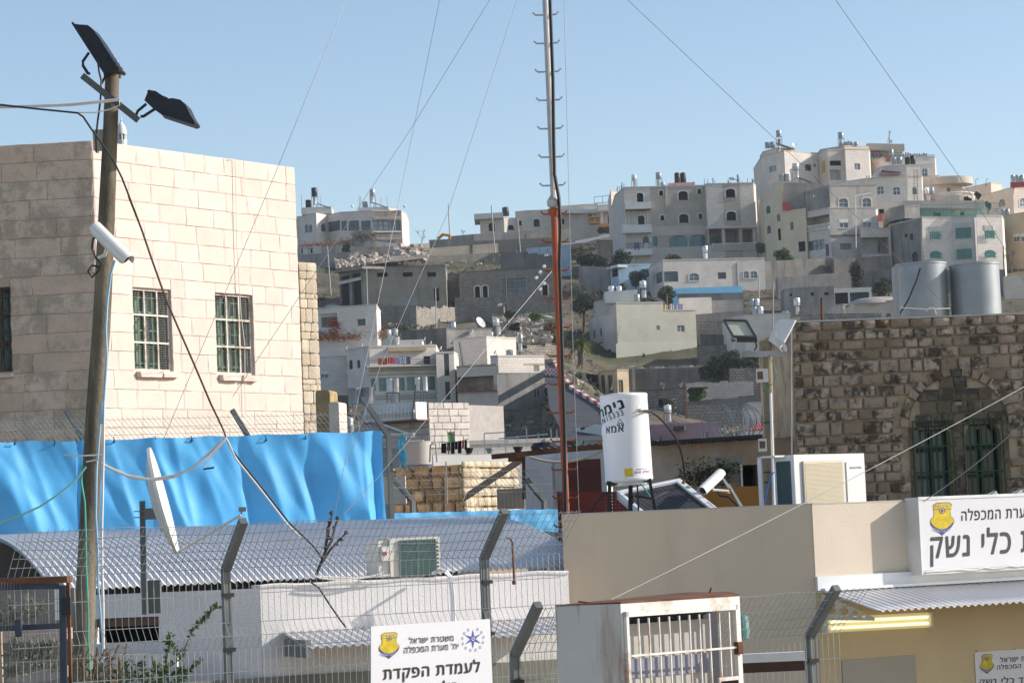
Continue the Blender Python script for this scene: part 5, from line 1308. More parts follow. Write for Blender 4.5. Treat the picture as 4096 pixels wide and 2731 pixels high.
for l,a in (('grey stone wall below the olive grove',(1500,782,2010,770,920,284,284,J_ROUGH)),('pale coursed stone wall with rusty sheet above it',(1140,905,1700,885,1080,276,276,J_GREY)),('dark concrete ledge below the pale coursed wall',(1140,1050,1720,1010,1110,268,268,CONC_D)),
   ('broken curved stone wall above the razor wire',(1145,1085,1480,1075,1200,262,262,J_ROUGH)),('long rubble wall behind the razor wire',(1150,1130,1670,1118,1280,256,256,J_ROUGH)),('white wall standing in for the sunlit pavement at the street end',(220,1290,430,1250,1380,175,170,PLASTER_W))):  # the white wall is put in for a patch of sunlight on the pavement
 boxwall('terrace_wall',l,'H',*a,.6,rough=.12)
h = House('stone_ruin','small stone ruin with dark square opening right of the water heater','H',[(790,975,270),(1140,960,268)],270,1300,J_ROUGH,back=7).win(0,'k',(906,1035,985,1105)).done()
tree('H',950,1040,1050,1120,266,OLIVE,'yellowish weeds beside the dark ruin opening',500,.12,88,'weeds','plant',base=1130); tree('H',1145,950,1295,1050,272,GREENLEAF,'bright green fig bush under the rusty sheet',1300,.14,89,'fig_bush','bush',base=1070)
m = MB(); m.obox(P('H',1175,945,271),P('H',1325,940,271) - P('H',1175,945,271),V((0,2,0)),V((0,0,.08))); solo(m,'rusty_sheet',RUST,'rusty roofing sheet over the green fig bush','roofing sheet')
bare_tree('H',950,970,870,288,1.,'pale bare tree in front of the dark grey wall, left one',91,.06,POLE); bare_tree('H',1095,960,880,288,1.,'pale bare tree in front of the dark grey wall, right one',92,.06,POLE)
pole('H',1125,880,1140,1230,250,.07,RUST,'rusty pole rising beside the stone ruin','rusty_pole')
barrel('H',952,1085,1016,1150,225,TANK_S,'bright tank on a stand right of the white water heater',1260); barrel('H',975,1155,1015,1236,225,TANK_S,'bright cylinder on the stand right of the white water heater',1260,name='water_heater',cat='water heater',dome=False); solar('H',1018,1210,1140,1262,224,'collector beside the bright tank right of the white water heater',1)
PK = plain('dusty_pink_plaster',(.46,.30,.32),.9,0,.1,.5)
h = House('pink_house','dusty pink house behind the brown flaking wall','H',[(840,1270,215),(1090,1262,214),(1430,1255,214)],215,1440,PK,back=7).win(1,'r',(1268,1312,1325,1362)).done(); h.part('dark_box',FRAME_D,lambda mb: h.faces[0].pslab(mb,'H',1045,1266,1140,1300,0,.5))
h = House('red_roof_house','white house with red tiled roof beside the dark stone building','H',[(1660,1082,205),(2060,1068,205)],205,1360,J_WHITE,back=6).win(0,'d',(1762,1185,1800,1215)).done()
RT = plain('red_roof_tile',(.33,.10,.06),.85,0,.3,2)
for j in range(9):
 m = MB(); y = 1200 + 11.5 * j; x0 = 1800 - 18 * j
 a,b = P('H',x0,y,203.5 - .5 * j),P('H',2060,y - 4,203.5 - .5 * j); n = int((b - a).length / .22)
 dn = P('H',x0,y + 13,203 - .5 * j) - a
 for k in range(n):
  p = a.lerp(b,k / n); m.tube([p,p + dn],.11,6,cap=False)
 m.build('tile_course',RT,h.root)
h.part('eaves_wall',PLASTER_W,lambda mb: FB2(mb,'H',1640,1305,2060,1345,199,.5))
# near scene,left
# stones built one by one
def stone_mesh(name,mat,seed,rough=.12,bevel=.05,n=4):
 rnd = random.Random(seed); mb = MB()
 ts = [0,bevel] + [k / (n - 2) for k in range(1,n - 2)] + [1 - bevel,1]
 L = len(ts); g = []
 for j,tz in enumerate(ts):
  row = []
  for i,tx in enumerate(ts):
   e = i in (0,L - 1) or j in (0,L - 1)
   c = i in (0,L - 1) and j in (0,L - 1)
   y = -.35 if e else -1 + rnd.uniform(-rough,rough)
   x,z = tx,tz
   if not e: x += rnd.uniform(-.05,.05); z += rnd.uniform(-.05,.05)
   elif rough > .2 and not c:
    if i in (0,L - 1): x += (1 if i == 0 else -1) * rnd.uniform(0,.035)
    if j in (0,L - 1): z += (1 if j == 0 else -1) * rnd.uniform(0,.05)
   if c and rough > .2: x += (.05 if i == 0 else -.05); z += (.07 if j == 0 else -.07)
   row.append(V((x,y,z)))
  g.append(row)
 mb.grid(g)
 ring = [g[0][i] for i in range(L)] + [g[j][-1] for j in range(1,L)] + [g[-1][i] for i in range(L - 2,-1,-1)] + [g[j][0] for j in range(L - 2,0,-1)]
 mb.grid([[V((p.x,.2,p.z)) for p in ring],ring],0,True)
 me = mb.mesh(name,mat)
 bm = bmesh.new(); bm.from_mesh(me); bmesh.ops.remove_doubles(bm,verts=bm.verts,dist=1e-5); bmesh.ops.recalc_face_normals(bm,faces=bm.faces); bm.to_mesh(me); bm.free()
 if rough > .2: me.polygons.foreach_set('use_smooth',[True] * len(me.polygons))
 return me
def lay(f,s0,z0,s1,z1,meshes,root,depth,gap,rnd,proud=0.,name='stone'):
 o = bpy.data.objects.new(name,rnd.choice(meshes)); COL.objects.link(o)
 p = f.pt(s0 + gap / 2,z0 + gap / 2,proud)
 o.parent = root; o.location = p - WL.get(root.name,V()); o.rotation_euler = (0,0,math.atan2(f.xd.y,f.xd.x))
 o.scale = (max(.02,s1 - s0 - gap),depth,max(.02,z1 - z0 - gap))
 return o
def coursed(f,z0,z1,rowh,wmin,wmax,meshes,root,depth,gap,rnd,holes=(),s_lo=0.,s_hi=None,jitter=.0,skip=None):
 s_hi = f.W if s_hi is None else s_hi
 z = z1
 while z > z0 + .03:
  hgt = rowh * rnd.uniform(1 - jitter,1 + jitter); zb = max(z0,z - hgt)
  cuts = sorted({s_lo,s_hi,*[h[0] for h in holes if h[1] < z - .02 and h[3] > zb + .02],*[h[2] for h in holes if h[1] < z - .02 and h[3] > zb + .02]})
  cuts = [c for c in cuts if s_lo <= c <= s_hi]
  for a,b in zip(cuts,cuts[1:]):
   cols = [a]
   first = rnd.uniform(.35,1)
   while True:
    w = rnd.uniform(wmin,wmax) * first; first = 1
    if cols[-1] + w > b - wmin * .5: break
    cols.append(cols[-1] + w)
   cols.append(b)
   for c0,c1 in zip(cols,cols[1:]):
    spans = [(zb,z)]
    for h in holes:
     if h[0] < (c0 + c1) / 2 < h[2]:
      ns = []
      for lo,hi in spans:
       if h[3] <= lo or h[1] >= hi: ns.append((lo,hi))
       else:
        if h[1] - lo > .04: ns.append((lo,h[1]))
        if hi - h[3] > .04: ns.append((h[3],hi))
      spans = ns
    for lo,hi in spans:
     if skip and skip((c0 + c1) / 2,(lo + hi) / 2): continue
     lay(f,c0,lo,c1,hi,meshes,root,depth,gap,rnd)
  z = zb
PINKSTONE = piece_stone('beige_ashlar',[(0,(.67,.555,.485)),(.35,(.70,.585,.515)),(.7,(.72,.61,.54)),(1,(.69,.59,.50))],.9,None,.4,4,26,.12,fine=(.60,.48,.39),mott=.3)
PINKSTONE_D = piece_stone('stained_beige_ashlar',[(0,(.72,.53,.38)),(.4,(.80,.595,.44)),(.75,(.82,.64,.49)),(1,(.76,.59,.40))],.9,(.24,.185,.14),.45,3.2,26,.4,fine=(.42,.32,.23),mott=.5)
MORTAR = plain('pinkish_mortar',(.64,.53,.46),.95,0,.12,2,.2,40)
rnd = random.Random(101)
c0 = P('A',640,978,48); zt = c0.z
pl = P('A',-260,1015,48.25)
pr = P('A',2050,1168,solve_d('A',2050,1168,zt))
bl = thing('beige_stone_building','tall beige ashlar building with barred windows behind the wooden lamp pole','building',V((c0.x + 1,c0.y + 2,0)))
fl,fr = Face(V((pl.x,pl.y,0)),c0,0,zt),Face(c0,pr,0,zt)
zvis = P('O',200,1040,48).z
w1,w2 = fr.rect('B',930,618,1197,1192),fr.rect('B',1505,655,1766,1216)
w0 = fl.rect('B',-150,612,80,1203)
mb = MB()
back = [V((pr.x - 2,pr.y + 9,0)),V((pl.x,pl.y + 10,0))]
for f,ops in ((fl,[(*w0,0)]),(fr,[(*w1,0),(*w2,0)])):
 g = Face(f.o,f.o + f.xd * f.W,0,zt - .03); g.o = f.o - f.n * .006; wall_face(mb,g,ops,.4)
mb.face([pr - V((0,0,pr.z)),back[0],back[0] + V((0,0,zt - .03)),V((pr.x,pr.y,zt - .03))]); mb.face([back[0],back[1],back[1] + V((0,0,zt - .03)),back[0] + V((0,0,zt - .03))])
mb.face([V((pl.x,pl.y,zt - .03)),V((c0.x,c0.y + .02,zt - .03)),V((pr.x,pr.y,zt - .03)),back[0] + V((0,0,zt - .03)),back[1] + V((0,0,zt - .03))])
mb.build('wall',MORTAR,bl)
SM = [stone_mesh('ashlar_block',PINKSTONE,k,.16,.03) for k in range(6)]
SMD = [stone_mesh('stained_ashlar_block',PINKSTONE_D,40 + k,.16,.03) for k in range(6)]
coursed(fr,zvis,zt,.352,.5,.78,SM,bl,.012,.007,rnd,[w1,w2])
coursed(fl,zvis,zt,.352,.6,1.1,SMD,bl,.014,.012,rnd,[w0],s_lo=.35)
WFR = plain('rusty_white_frame',(.62,.57,.50),.7,0,.1,3,stain=(.28,.11,.04),stain_amt=.85,stain_scale=5)
WGR = plain('window_green',(.10,.22,.13),.6,0,.2,5)
def barred_window(f,r,root,d0=.06,rust=False):
 s0,t0,s1,t1 = r; w = MB(); th = .045
 fm = plain('rust_frame',(.13,.065,.04),.85,0,.5,5) if rust else WFR
 for s in (s0,s1 - th,s0 + (s1 - s0) / 3,s0 + (s1 - s0) * 2 / 3): f.slab(w,s,t0,s + (th if s in (s0,s1 - th) else .03),t1,-d0 - .03,-d0)
 for t in (t0,t1 - th,t0 + (t1 - t0) / 3,t0 + (t1 - t0) * 2 / 3): f.slab(w,s0,t,s1,t + (th if t in (t0,t1 - th) else .035),-d0 - .026,-d0 + .004)
 win = w.build('window',fm,root)
 g = MB(); n = int((t1 - t0) / .042)
 for k in range(n): t = t0 + (t1 - t0) * k / n; f.slab(g,s0,t,s1,t + .006,-d0 - .05,-d0 - .044)
 for k in range(6): s = s0 + (s1 - s0) * (k + .5) / 6; f.slab(g,s,t0,s + .006,t1,-d0 - .051,-d0 - .045)
 m = g.build('mesh_screen',STEEL,win); m['kind'] = 'stuff'
 b = MB()
 for k in range(8): s = s0 + (s1 - s0) * (k + .5) / 8; f.slab(b,s - .009,t0,s + .009,t1,-d0 - .15,-d0 - .13)
 for k in range(5): t = t0 + (t1 - t0) * (k + .5) / 5; f.slab(b,s0,t - .012,s1,t + .012,-d0 - .16,-d0 - .14)
 b.build('green_bars',WGR,win)
 c = MB()
 for k in (.02,.3,.5,.78): f.slab(c,s0 + (s1 - s0) * k,t0,s0 + (s1 - s0) * k + .07,t1,-d0 - .24,-d0 - .2)
 for k in (.02,.35,.7,.95): f.slab(c,s0,t0 + (t1 - t0) * k,s1,t0 + (t1 - t0) * k + .06,-d0 - .235,-d0 - .205)
 c.build('casement',WGR,win)
 p = MB(); p.face([f.pt(s0,t0,-d0 - .26),f.pt(s1,t0,-d0 - .26),f.pt(s1,t1,-d0 - .26),f.pt(s0,t1,-d0 - .26)]); p.build('pane',GLASS_GREY if not rust else GLASS,win)
for f,r,rs in ((fr,w1,0),(fr,w2,0),(fl,w0,1)): barred_window(f,r,bl,.05,bool(rs))
for k,(f,rcs) in enumerate(((fr,[(948,1196,1108,1238),(1110,1196,1226,1240)]),(fr,[(1523,1218,1655,1262),(1663,1222,1772,1268)]),(fl,[(-150,1206,100,1242)]))):
 for rc in rcs:
  a = f.rect('B',*rc); lay(f,a[0],a[1],a[2],a[3],SM,bl,.11,.006,rnd,0,'sill_stone')
# thin cables on the lit facade
DK = plain('dark_cable',(.03,.028,.026),.6,0,.2,5); WHC = plain('white_cable',(.66,.62,.58),.6,0,.1,5)
cb = MB(); cb.tube([fr.hit('A',1600,1108,.06),fr.hit('A',1638,1105,.06),fr.hit('A',1642,1240,.06),fr.hit('B',1650,300,.06),fr.hit('B',1680,800,.08),fr.hit('B',1705,1000,.08),fr.hit('B',1710,1500,.06)],.008,5); cb.build('wall_cable',WHC,bl)
# rubble-built end of the next wall
rw = thing('rubble_wall','narrow lit rubble wall at the right end of the beige stone building','wall',V((pr.x,pr.y,0)))
ra,rb = P('B',2080,430,pr.y + .1),P('B',2205,500,pr.y + .45); zr = ra.z
rf = Face(ra,rb,0,zr); m = MB(); m.obox(rf.pt(0,0,-.05),rf.xd * rf.W,-rf.n * 1.2,V((0,0,zr))); m.build('core',plain('pale_rubble_mortar',(.5,.42,.31),.95,0,.2,4,.5,40),rw)
RUBM = piece_stone('pale_rubble',[(0,(.62,.54,.42)),(.5,(.68,.60,.48)),(1,(.58,.49,.37))],.95,None,.4,5,30,.8)
RUB = [stone_mesh('rubble_block',RUBM,70 + k,.35,.12) for k in range(6)]
coursed(rf,zvis,zr,.2,.16,.34,RUB,rw,.016,.006,rnd,jitter=.5)
for l,(x0,y0,x1,y1),d,mt in (('tan rounded stone pillar at the end of the blue tarpaulin',(232,708,345,1100),46,plain('tan_stone',(.34,.25,.13),.95,0,.35,4,.5,25)),('shorter whitish stone pillar beside the tan one',(333,800,412,1100),45,plain('pinkish_white_stone',(.66,.56,.46),.95,0,.12,3,.3,30))):
 m = MB(); a,b = P('E',x0,y1,d),P('E',x1,y1,d); zt_ = P('E',x0,y0,d).z
 w = b.x - a.x; r = w * .18
 prof = [(0,a.z - 2),(w,a.z - 2),(w,zt_ - r),(w - r * .3,zt_ - r * .3),(w - r,zt_),(r,zt_),(r * .3,zt_ - r * .3),(0,zt_ - r)]
 m.prism([V((a.x + s,a.y,z)) for s,z in prof],(.1,.5,0)); solo(m,'stone_pillar',mt,l,'pillar')
# minaret far behind
mn = thing('minaret','small domed minaret top peeping over the beige stone building','minaret',P('A',850,1010,140))
k_ = px(140) / 1.7423; c = P('A',850,1060,140)
m = MB(); m.lathe(c,[(36 * k_,-3),(36 * k_,70 * k_),(38 * k_,72 * k_),(38 * k_,84 * k_),(0,84 * k_)],14); m.build('shaft',PLASTER_W,mn)
for a in range(8):
 m = MB(); x,y = math.cos(a * math.tau / 8 + .2) * 30 * k_,math.sin(a * math.tau / 8 + .2) * 30 * k_; m.cyl(c + V((x,y,84 * k_)),c + V((x,y,125 * k_)),6 * k_,None,6); m.build('column',PLASTER_W,mn)
m = MB(); m.lathe(c,[(20 * k_,84 * k_),(20 * k_,124 * k_)],10); m.build('lantern',GLASS_TEAL,mn)
m = MB(); m.lathe(c,[(38 * k_,124 * k_),(36 * k_,148 * k_),(28 * k_,180 * k_),(12 * k_,205 * k_),(4 * k_,215 * k_),(8 * k_,225 * k_),(3 * k_,235 * k_),(0,285 * k_)],14); m.build('dome',PLASTER_W,mn,True)
# blue tarpaulin fence
GALV = plain('galvanised_post',(.13,.14,.135),.55,.3,.15,4,stain=(.12,.12,.11),stain_amt=.4,stain_scale=3)
TARP = plain('blue_tarpaulin',(.085,.38,.69),.58,0,.12,1.5,.35,3.2,spec=.35,stain=(.13,.40,.66),stain_amt=.4,stain_scale=2)
yaw = math.radians(20); ta = V((math.cos(yaw),math.sin(yaw),0))
t0 = P('E',745,1024,34.6)
ft = Face(t0 - ta * 7,t0,0,8)
sC = lambda x,y: ft.sz('C',x,y)
def tarp_sheet(name,label,x0,x1,zn,ytop0,ytop1,folds,seed):
 s0,s1 = ft.sz(zn,x0,ytop0)[0],ft.sz(zn,x1,ytop1)[0]
 zt0,zt1 = ft.sz(zn,x0,ytop0)[1],ft.sz(zn,x1,ytop1)[1]
 n,k = int((s1 - s0) / .022),44; rows = []
 for j in range(k + 1):
  t = j / k; row = []
  for i in range(n + 1):
   s = s0 + (s1 - s0) * i / n; a = i / n
   ztop = zt0 + (zt1 - zt0) * a - .018 * abs(math.sin((s - s0) * 4.3 + seed))
   z = ztop - 1.9 * t
   o = 0.
   for fs,fw,fd,sl in folds:  # folds: place along the sheet,width,depth,slant
    x = (s - fs - sl * t * 1.9) / fw
    o += fd * .5 * (.25 + .75 * min(1,t * 2.2)) * math.exp(-abs(x) ** 1.5 * 1.6)
   o += .03 * abs(noise.noise(V((s * 3.2 - t * 3.6,t * 1.2,seed + 3)))) + .014 * noise.noise(V((s * 4 - t * 3.4,t * 3,seed))) + .06 * noise.noise(V((s * 1.6 - t * 2.2,t * 1.8,seed + 5))) + .012 * noise.noise(V((s * 5,t * 6,seed + 9)))
   row.append(ft.pt(s,z,.05 + o))
  rows.append(row)
 m = MB(); m.grid(rows)
 return solo(m,name,TARP,label,'tarpaulin','blue tarpaulins on the fence',True)
S = lambda x: sC(x,400)[0]
tarp_sheet('blue_tarpaulin','short blue tarpaulin at the left edge behind the wooden pole',-40,432,'C',166,160,[(S(60),.14,.09,.28),(S(150),.12,.08,.35),(S(-20),.2,.1,.3)],1)
tarp_sheet('blue_tarpaulin','long creased blue tarpaulin behind the satellite dish',430,2212,'C',158,103,[(S(452),.10,-.16,.0),(S(640),.12,.10,.26),(S(880),.16,.17,.34),(S(1005),.10,.07,.20),(S(1130),.2,.10,.3),(S(1400),.13,-.20,.14),(S(1500),.16,.10,.28),(S(1640),.13,.08,.3),(S(1790),.13,-.14,.10),(S(1900),.2,.10,.16),(S(2040),.12,.07,.14),(S(2120),.05,.05,.0),(S(2175),.07,-.16,.0)],2)
et = MB()  # lashings along the tarpaulin's top edge
fnc = thing('tarpaulin_fence','grey steel fence with bent tops that carries the blue tarpaulin','fence',ft.pt(3,0))
for x,y in ((85,165),(315,175),(440,160),(660,155),(900,150),(1110,150),(1540,148),(1770,140)):
 p = ft.hit('C',x,y,.06); m = MB(); m.tube([p + V((0,0,.03)),p + V((.012,-.03,0)),p - V((.01,.0,.05)),p + V((.02,0,-.02))],.008,5); m.build('lashing',DK,fnc)
arm = V((-.19,.06,.235))
for zn,x,y in (('B',575,1600),('B',1735,1600),('E',790,1000)):
 p = ft.hit(zn,x,y,-.02 if zn == 'E' else -.26); g = hz(p.x,p.y)
 m = MB(); m.bar(V((p.x,p.y,g)),p - V((0,0,.1)),.06,.06,ft.n); m.bar(p - V((0,0,.11)),p + arm * (1.15 if zn == 'B' else 1.75),.06,.06,ft.n); m.build('post',GALV,fnc)
WIRE = plain('galvanised_wire',(.30,.33,.33),.5,.3,.1,5)
m = MB(); base = ft.hit('C',0,170,-.02).z - .06
n = int(ft.W / .065)
for k in range(n):
 s = ft.W * k / n; zt_ = ft.sz('C',0,160)[1] + (s - S(0)) / (S(2212) - S(0)) * (ft.sz('C',2212,103)[1] - ft.sz('C',0,160)[1])
 p = ft.pt(s,zt_ - .05,-.02); m.tube([p,p + arm * 1.35],.0028,4,cap=False)
for t in (.35,.75,1.2):
 a = ft.pt(0,ft.sz('C',0,160)[1] - .05,-.02) + arm * t; b = ft.pt(ft.W,ft.sz('C',2212,103)[1] - .05,-.02) + arm * t; m.tube([a,b],.003,4,cap=False)
o = m.build('wire_mesh',WIRE,fnc); o['kind'] = 'stuff'
m = MB(); p0 = ft.hit('E',797,1040)
for k in range(9):
 y = 1065 + 50 * k; L = (190,110,110,60,60,100,90,100,120)[k]
 m.tube([ft.hit('E',800,y),ft.hit('E',800 + L,y + 4)],.004,4)
o = m.build('cut_wire',WIRE,fnc); o['kind'] = 'stuff'
BLR = plain('blue_string',(.05,.35,.48),.7); rs = random.Random(6); m = MB()
for k in range(11):
 p = ft.hit('E',885 + rs.uniform(-18,18),1090,.02); m.tube([p,p + V((rs.uniform(-.04,.04),0,-.12)),p + V((rs.uniform(-.06,.1),-.02,-rs.uniform(.2,.42)))],.007,4)
m.tube([ft.hit('E',900,1090,.02) + V((.05 * math.cos(t),0,.05 * math.sin(t * 1.4))) for t in range(8)],.014,5)
solo(m,'blue_string',BLR,'knotted bundle of blue string tied to the cut fence wires','string')
# second fence to the right with a low blue strip
f2 = Face(P('K',745,240,36),P('K',2075,200,37.5),0,6)
fn2 = thing('low_fence','bent-top fence between the tarpaulin and the mast','fence',f2.pt(2,0))
for x,y in ((980,1568),(2012,1568)):
 p = f2.hit('E',x,y,0); m = MB(); m.bar(V((p.x,p.y,0)),p,.065,.065,f2.n); m.bar(p - V((0,0,.01)),p + V((-.245,.05,.305)),.065,.065,f2.n); m.build('post',GALV,fn2)
m = MB(); z_ = f2.hit('E',980,1568).z; n = int(f2.W / .07)
for k in range(n):
 p = f2.pt(f2.W * k / n,z_ + .07,0); m.tube([V((p.x,p.y,z_ - .6)),p,p + V((-.245,.05,.305))],.003,4,cap=False)
for t in (0,.33,.66,1): m.tube([f2.pt(0,z_ + .07) + V((-.245,.05,.305)) * t,f2.pt(f2.W,z_ + .07) + V((-.245,.05,.305)) * t],.003,4,cap=False)
o = m.build('wire_mesh',WIRE,fn2); o['kind'] = 'stuff'
rows = []
for j in range(9):
 rows.append([f2.pt(f2.W * i / 90,f2.sz('K',745 + 1330 * i / 90,205 - 35 * i / 90)[1] - .32 * j / 8 + .004 * math.sin(i * .7),.05 + .014 * noise.noise(V((i * .22 - j * .1,j * .3,2))) + .006 * math.sin(i * .35)) for i in range(91)])
m = MB(); m.grid(rows); solo(m,'blue_tarpaulin',TARP,'low strip of blue tarpaulin left of the mast foot','tarpaulin','blue tarpaulins on the fence',True)
# white building with vaulted corrugated roof
SHEET = plain('white_roof_sheet',(.74,.71,.69),.4,.1,.05,2,stain=(.52,.46,.42),stain_amt=.25,stain_scale=1.2)
WWALL = plain('white_roughcast',(.74,.70,.68),.92,0,.05,1.5,.5,55,stain=(.58,.53,.48),stain_amt=.3,stain_scale=.8)
ya = math.radians(23); ax = V((math.cos(ya),math.sin(ya),0)); bx = V((math.sin(ya),-math.cos(ya),0))
er = P('K',2120,640,28.7)
fe = Face(er - ax * 9,er + ax * .02,0,er.z)
elft = fe.hit('C',432,992); Lr = (er - elft).dot(ax) + .8
wb = thing('vaulted_roof_building','long white building with shallow vaulted corrugated roof','building',fe.pt(5,0,-2))
half,rise = 3.4,.62; e0 = V((elft.x,elft.y,er.z)) - bx * 1.0
def vault(s,t,off=0.):  # t: 0 near eave,.5 crest,1 far eave
 return e0 + ax * s - bx * (half * 2 * t) + V((0,0,(rise + off) * (1 - (2 * t - 1) ** 2)))
pitch = .074; nn = int(Lr / pitch * 6); rows = []
for j in range(29):
 t = j / 28; r = []
 for i in range(nn + 1):
  s = Lr * i / nn; p = vault(s,t); p.z += .013 * math.sin(s / pitch * math.tau) + .004 * noise.noise(V((s * .8,t * 4,1))); r.append(p)
 rows.append(r)
m = MB(); m.grid(rows); rf_ = m.build('corrugated_roof',SHEET,wb,True)
mod = rf_.modifiers.new('thickness','SOLIDIFY'); mod.thickness = .004
m = MB(); arc = [vault(.02,j / 20,-.03) for j in range(21)]; m.tube(arc,.022,5); m.build('roof_rib',STEEL,wb)
for k in (.5,2,4):
 m = MB(); m.tube([vault(k,j / 20,-.06) - V((0,0,.04)) for j in range(21)],.02,4); m.build('roof_rib',STEEL,wb)
# walls: sunlit front right of the corner,shaded frontage left of it
fw = Face(fe.o - fe.n * .18,fe.o - fe.n * .18 + ax * fe.W,0,er.z)
sc = fw.sz('C',1508,1000)[0]; sr = fw.sz('K',2125,800)[0] + .05
ztop = fw.sz('K',1300,705)[1]
m = MB(); m.obox(fw.pt(sc,0,-.3),ax * (sr - sc),fw.n * .3,V((0,0,ztop))); m.build('front_wall',WWALL,wb)
cp = fw.pt(sc,0,0); fs = Face(cp + V((-5,.55,0)),cp + V((0,.004,0)),0,ztop)
wo = fs.rect('C',545,1188,922,1335); zl = fs.sz('C',800,1005)[1]
m = MB(); g = Face(cp + V((-5,.55,0)),cp + V((-.004,.004,0)),0,ztop - .03); wall_face(m,g,[(*wo,0)],.2); m.build('side_wall',WWALL,wb)
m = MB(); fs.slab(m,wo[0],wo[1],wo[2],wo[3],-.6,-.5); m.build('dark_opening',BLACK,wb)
m = MB(); fs.slab(m,wo[0],wo[3] - .09,wo[2],wo[3] - .01,-.05,.01); m.build('opening_lintel',FRAME_B,wb)
m = MB(); m.tube([V((p.x,p.y,ztop - .015 + .01 * math.sin(k))) for k,p in enumerate([fw.pt(sc + (sr - sc) * k / 30,0,.0) for k in range(31)])],.02,5); m.build('wall_edge',WWALL,wb)
m = MB(); far = vault(0,.5); m.obox(V((far.x,far.y,0)) - ax * 1.5,ax * (Lr + 1.5),V((0,.2,0)),V((0,0,er.z + rise - .1))); m.build('back_wall',CONC_D,wb)
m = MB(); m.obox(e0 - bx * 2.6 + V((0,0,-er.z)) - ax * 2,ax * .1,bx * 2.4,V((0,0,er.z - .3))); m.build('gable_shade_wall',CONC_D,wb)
# lower lean-to canopy of corrugated sheet
def lean_to(name,f,s0,s1,zt,out,drop,par,pitch=.098,mat=SHEET,sk=0.):
 n = int((s1 - s0) / pitch * 6); rows = []
 for j in range(5):
  t = j / 4; rows.append([f.pt(s0 + (s1 - s0) * i / n + sk * t,zt - drop * t + .015 * math.sin((s1 - s0) * i / n / pitch * math.tau),.005 + out * t) for i in range(n + 1)])
 m = MB(); m.grid(rows); o = m.build(name,mat,par,True); mm = o.modifiers.new('thickness','SOLIDIFY'); mm.thickness = .004; return o
a0 = fw.sz('K',-140,1175)[0]; a1 = fw.sz('K',530,1130)[0]
lean_to('canopy_sheet',fw,a0,fw.sz('K',2090,1060)[0],fw.sz('K',300,1140)[1],.75,.14,wb)
m = MB(); fw.slab(m,a0,fw.sz('K',300,1140)[1] - .24,a0 + .06,fw.sz('K',300,1140)[1] - .06,.05,.75); m.build('canopy_bracket',STEEL,wb)
m = MB(); fs.pslab(m,'C',620,1390,1075,1470,.3,.36); m.build('white_beam',WWALL,wb)
m = MB(); fw.slab(m,sc - 3.5,0,sr,ztop - .95,.02,.05); m.build('shaded_lower_wall',plain('shade_olive_render',(.22,.21,.17),.95,0,.2,1.5,.3,30),wb)  # dark olive slab: the shade below the canopy is put into its colour
# old air conditioner on the wall head
ACW = plain('aged_white_enamel',(.66,.62,.54),.5,0,.08,3,stain=(.4,.33,.25),stain_amt=.4,stain_scale=3)
fa_ = Face(fw.pt(0,0,.02),fw.pt(fw.W,0,.02),0,5)
ra_ = fa_.rect('K',638,400,1128,708)
ao = thing('old_air_conditioner','old cream air conditioner with torn green grille on the white wall','air conditioner',fa_.pt((ra_[0] + ra_[2]) / 2,ra_[1],-.2))
m = MB(); fa_.slab(m,ra_[0] + .12,ra_[1],ra_[2],ra_[3],-.42,0); fa_.slab(m,ra_[0],ra_[1],ra_[0] + .115,ra_[3] - .02,-.42,-.03); m.build('case',ACW,ao)
gr = fa_.rect('K',800,415,1088,700); m = MB(); fa_.slab(m,*gr,.004,.012); m.build('grille_backing',plain('green_coil',(.075,.135,.125),.6,.2,.2,9),ao)
m = MB()
for k in range(22): t = gr[1] + (gr[3] - gr[1]) * k / 22; fa_.slab(m,gr[0],t,gr[2],t + .006,.012,.018)
for k in range(3): s = gr[0] + (gr[2] - gr[0]) * k / 2; fa_.slab(m,s - .006,gr[1],s + .006,gr[3],.012,.02)
o = m.build('grille_fins',plain('fin_green',(.11,.18,.17),.5),ao); o['kind'] = 'stuff'
m = MB(); e_ = fa_.rect('K',1090,415,1112,700)
for k in range(9): t = e_[1] + (e_[3] - e_[1]) * k / 9; fa_.slab(m,e_[0],t,e_[2],t + .018,.002,.012)
m.build('slots',FRAME_D,ao)['kind'] = 'stuff'
m = MB(); fa_.pslab(m,'K',652,470,712,588,-.028,.02); bx_ = m.build('switch_box',DISHW,ao); m = MB(); fa_.pslab(m,'K',658,520,690,540,.021,.03); m.build('red_switch',plain('red_plastic',(.5,.03,.04),.4),bx_); m = MB(); fa_.pslab(m,'K',656,495,692,516,.021,.03); m.build('switch_label',FRAME_W,bx_)
# white conduit hooping out of the roof
m = MB(); cpts = [('K',1060,690),('K',1105,668),('K',1160,668),('K',1200,720),('K',1218,850),('K',1225,1060),('K',1228,1300)]
m.tube([fw.hit(*p,.3 if i > 1 else .12) for i,p in enumerate(cpts)],.017,7); m.tube([fw.hit(p[0],p[1] + 18,p[2] - 4 if i < 4 else p[2],.33 if i > 1 else .14) for i,p in enumerate(cpts)],.012,7)
solo(m,'white_conduit',plain('white_pvc',(.72,.72,.74),.4,0,.04,4),'pair of white pipes hooping over the white wall below the old air conditioner','pipes',smooth=True)
m = MB(); m.tube(sag(fw.hit('K',150,712,.08),fw.hit('K',720,700,.08),.02),.012,5); m.tube(sag(fw.hit('K',150,722,.1),fw.hit('K',640,690,.1),.04),.009,5); m.tube([fw.hit('K',640,690,.1),fw.hit('K',655,650,.1),fw.hit('K',670,690,.1)],.012,5); solo(m,'wall_cables',WHC,'loose pale cables along the head of the white wall','cables')
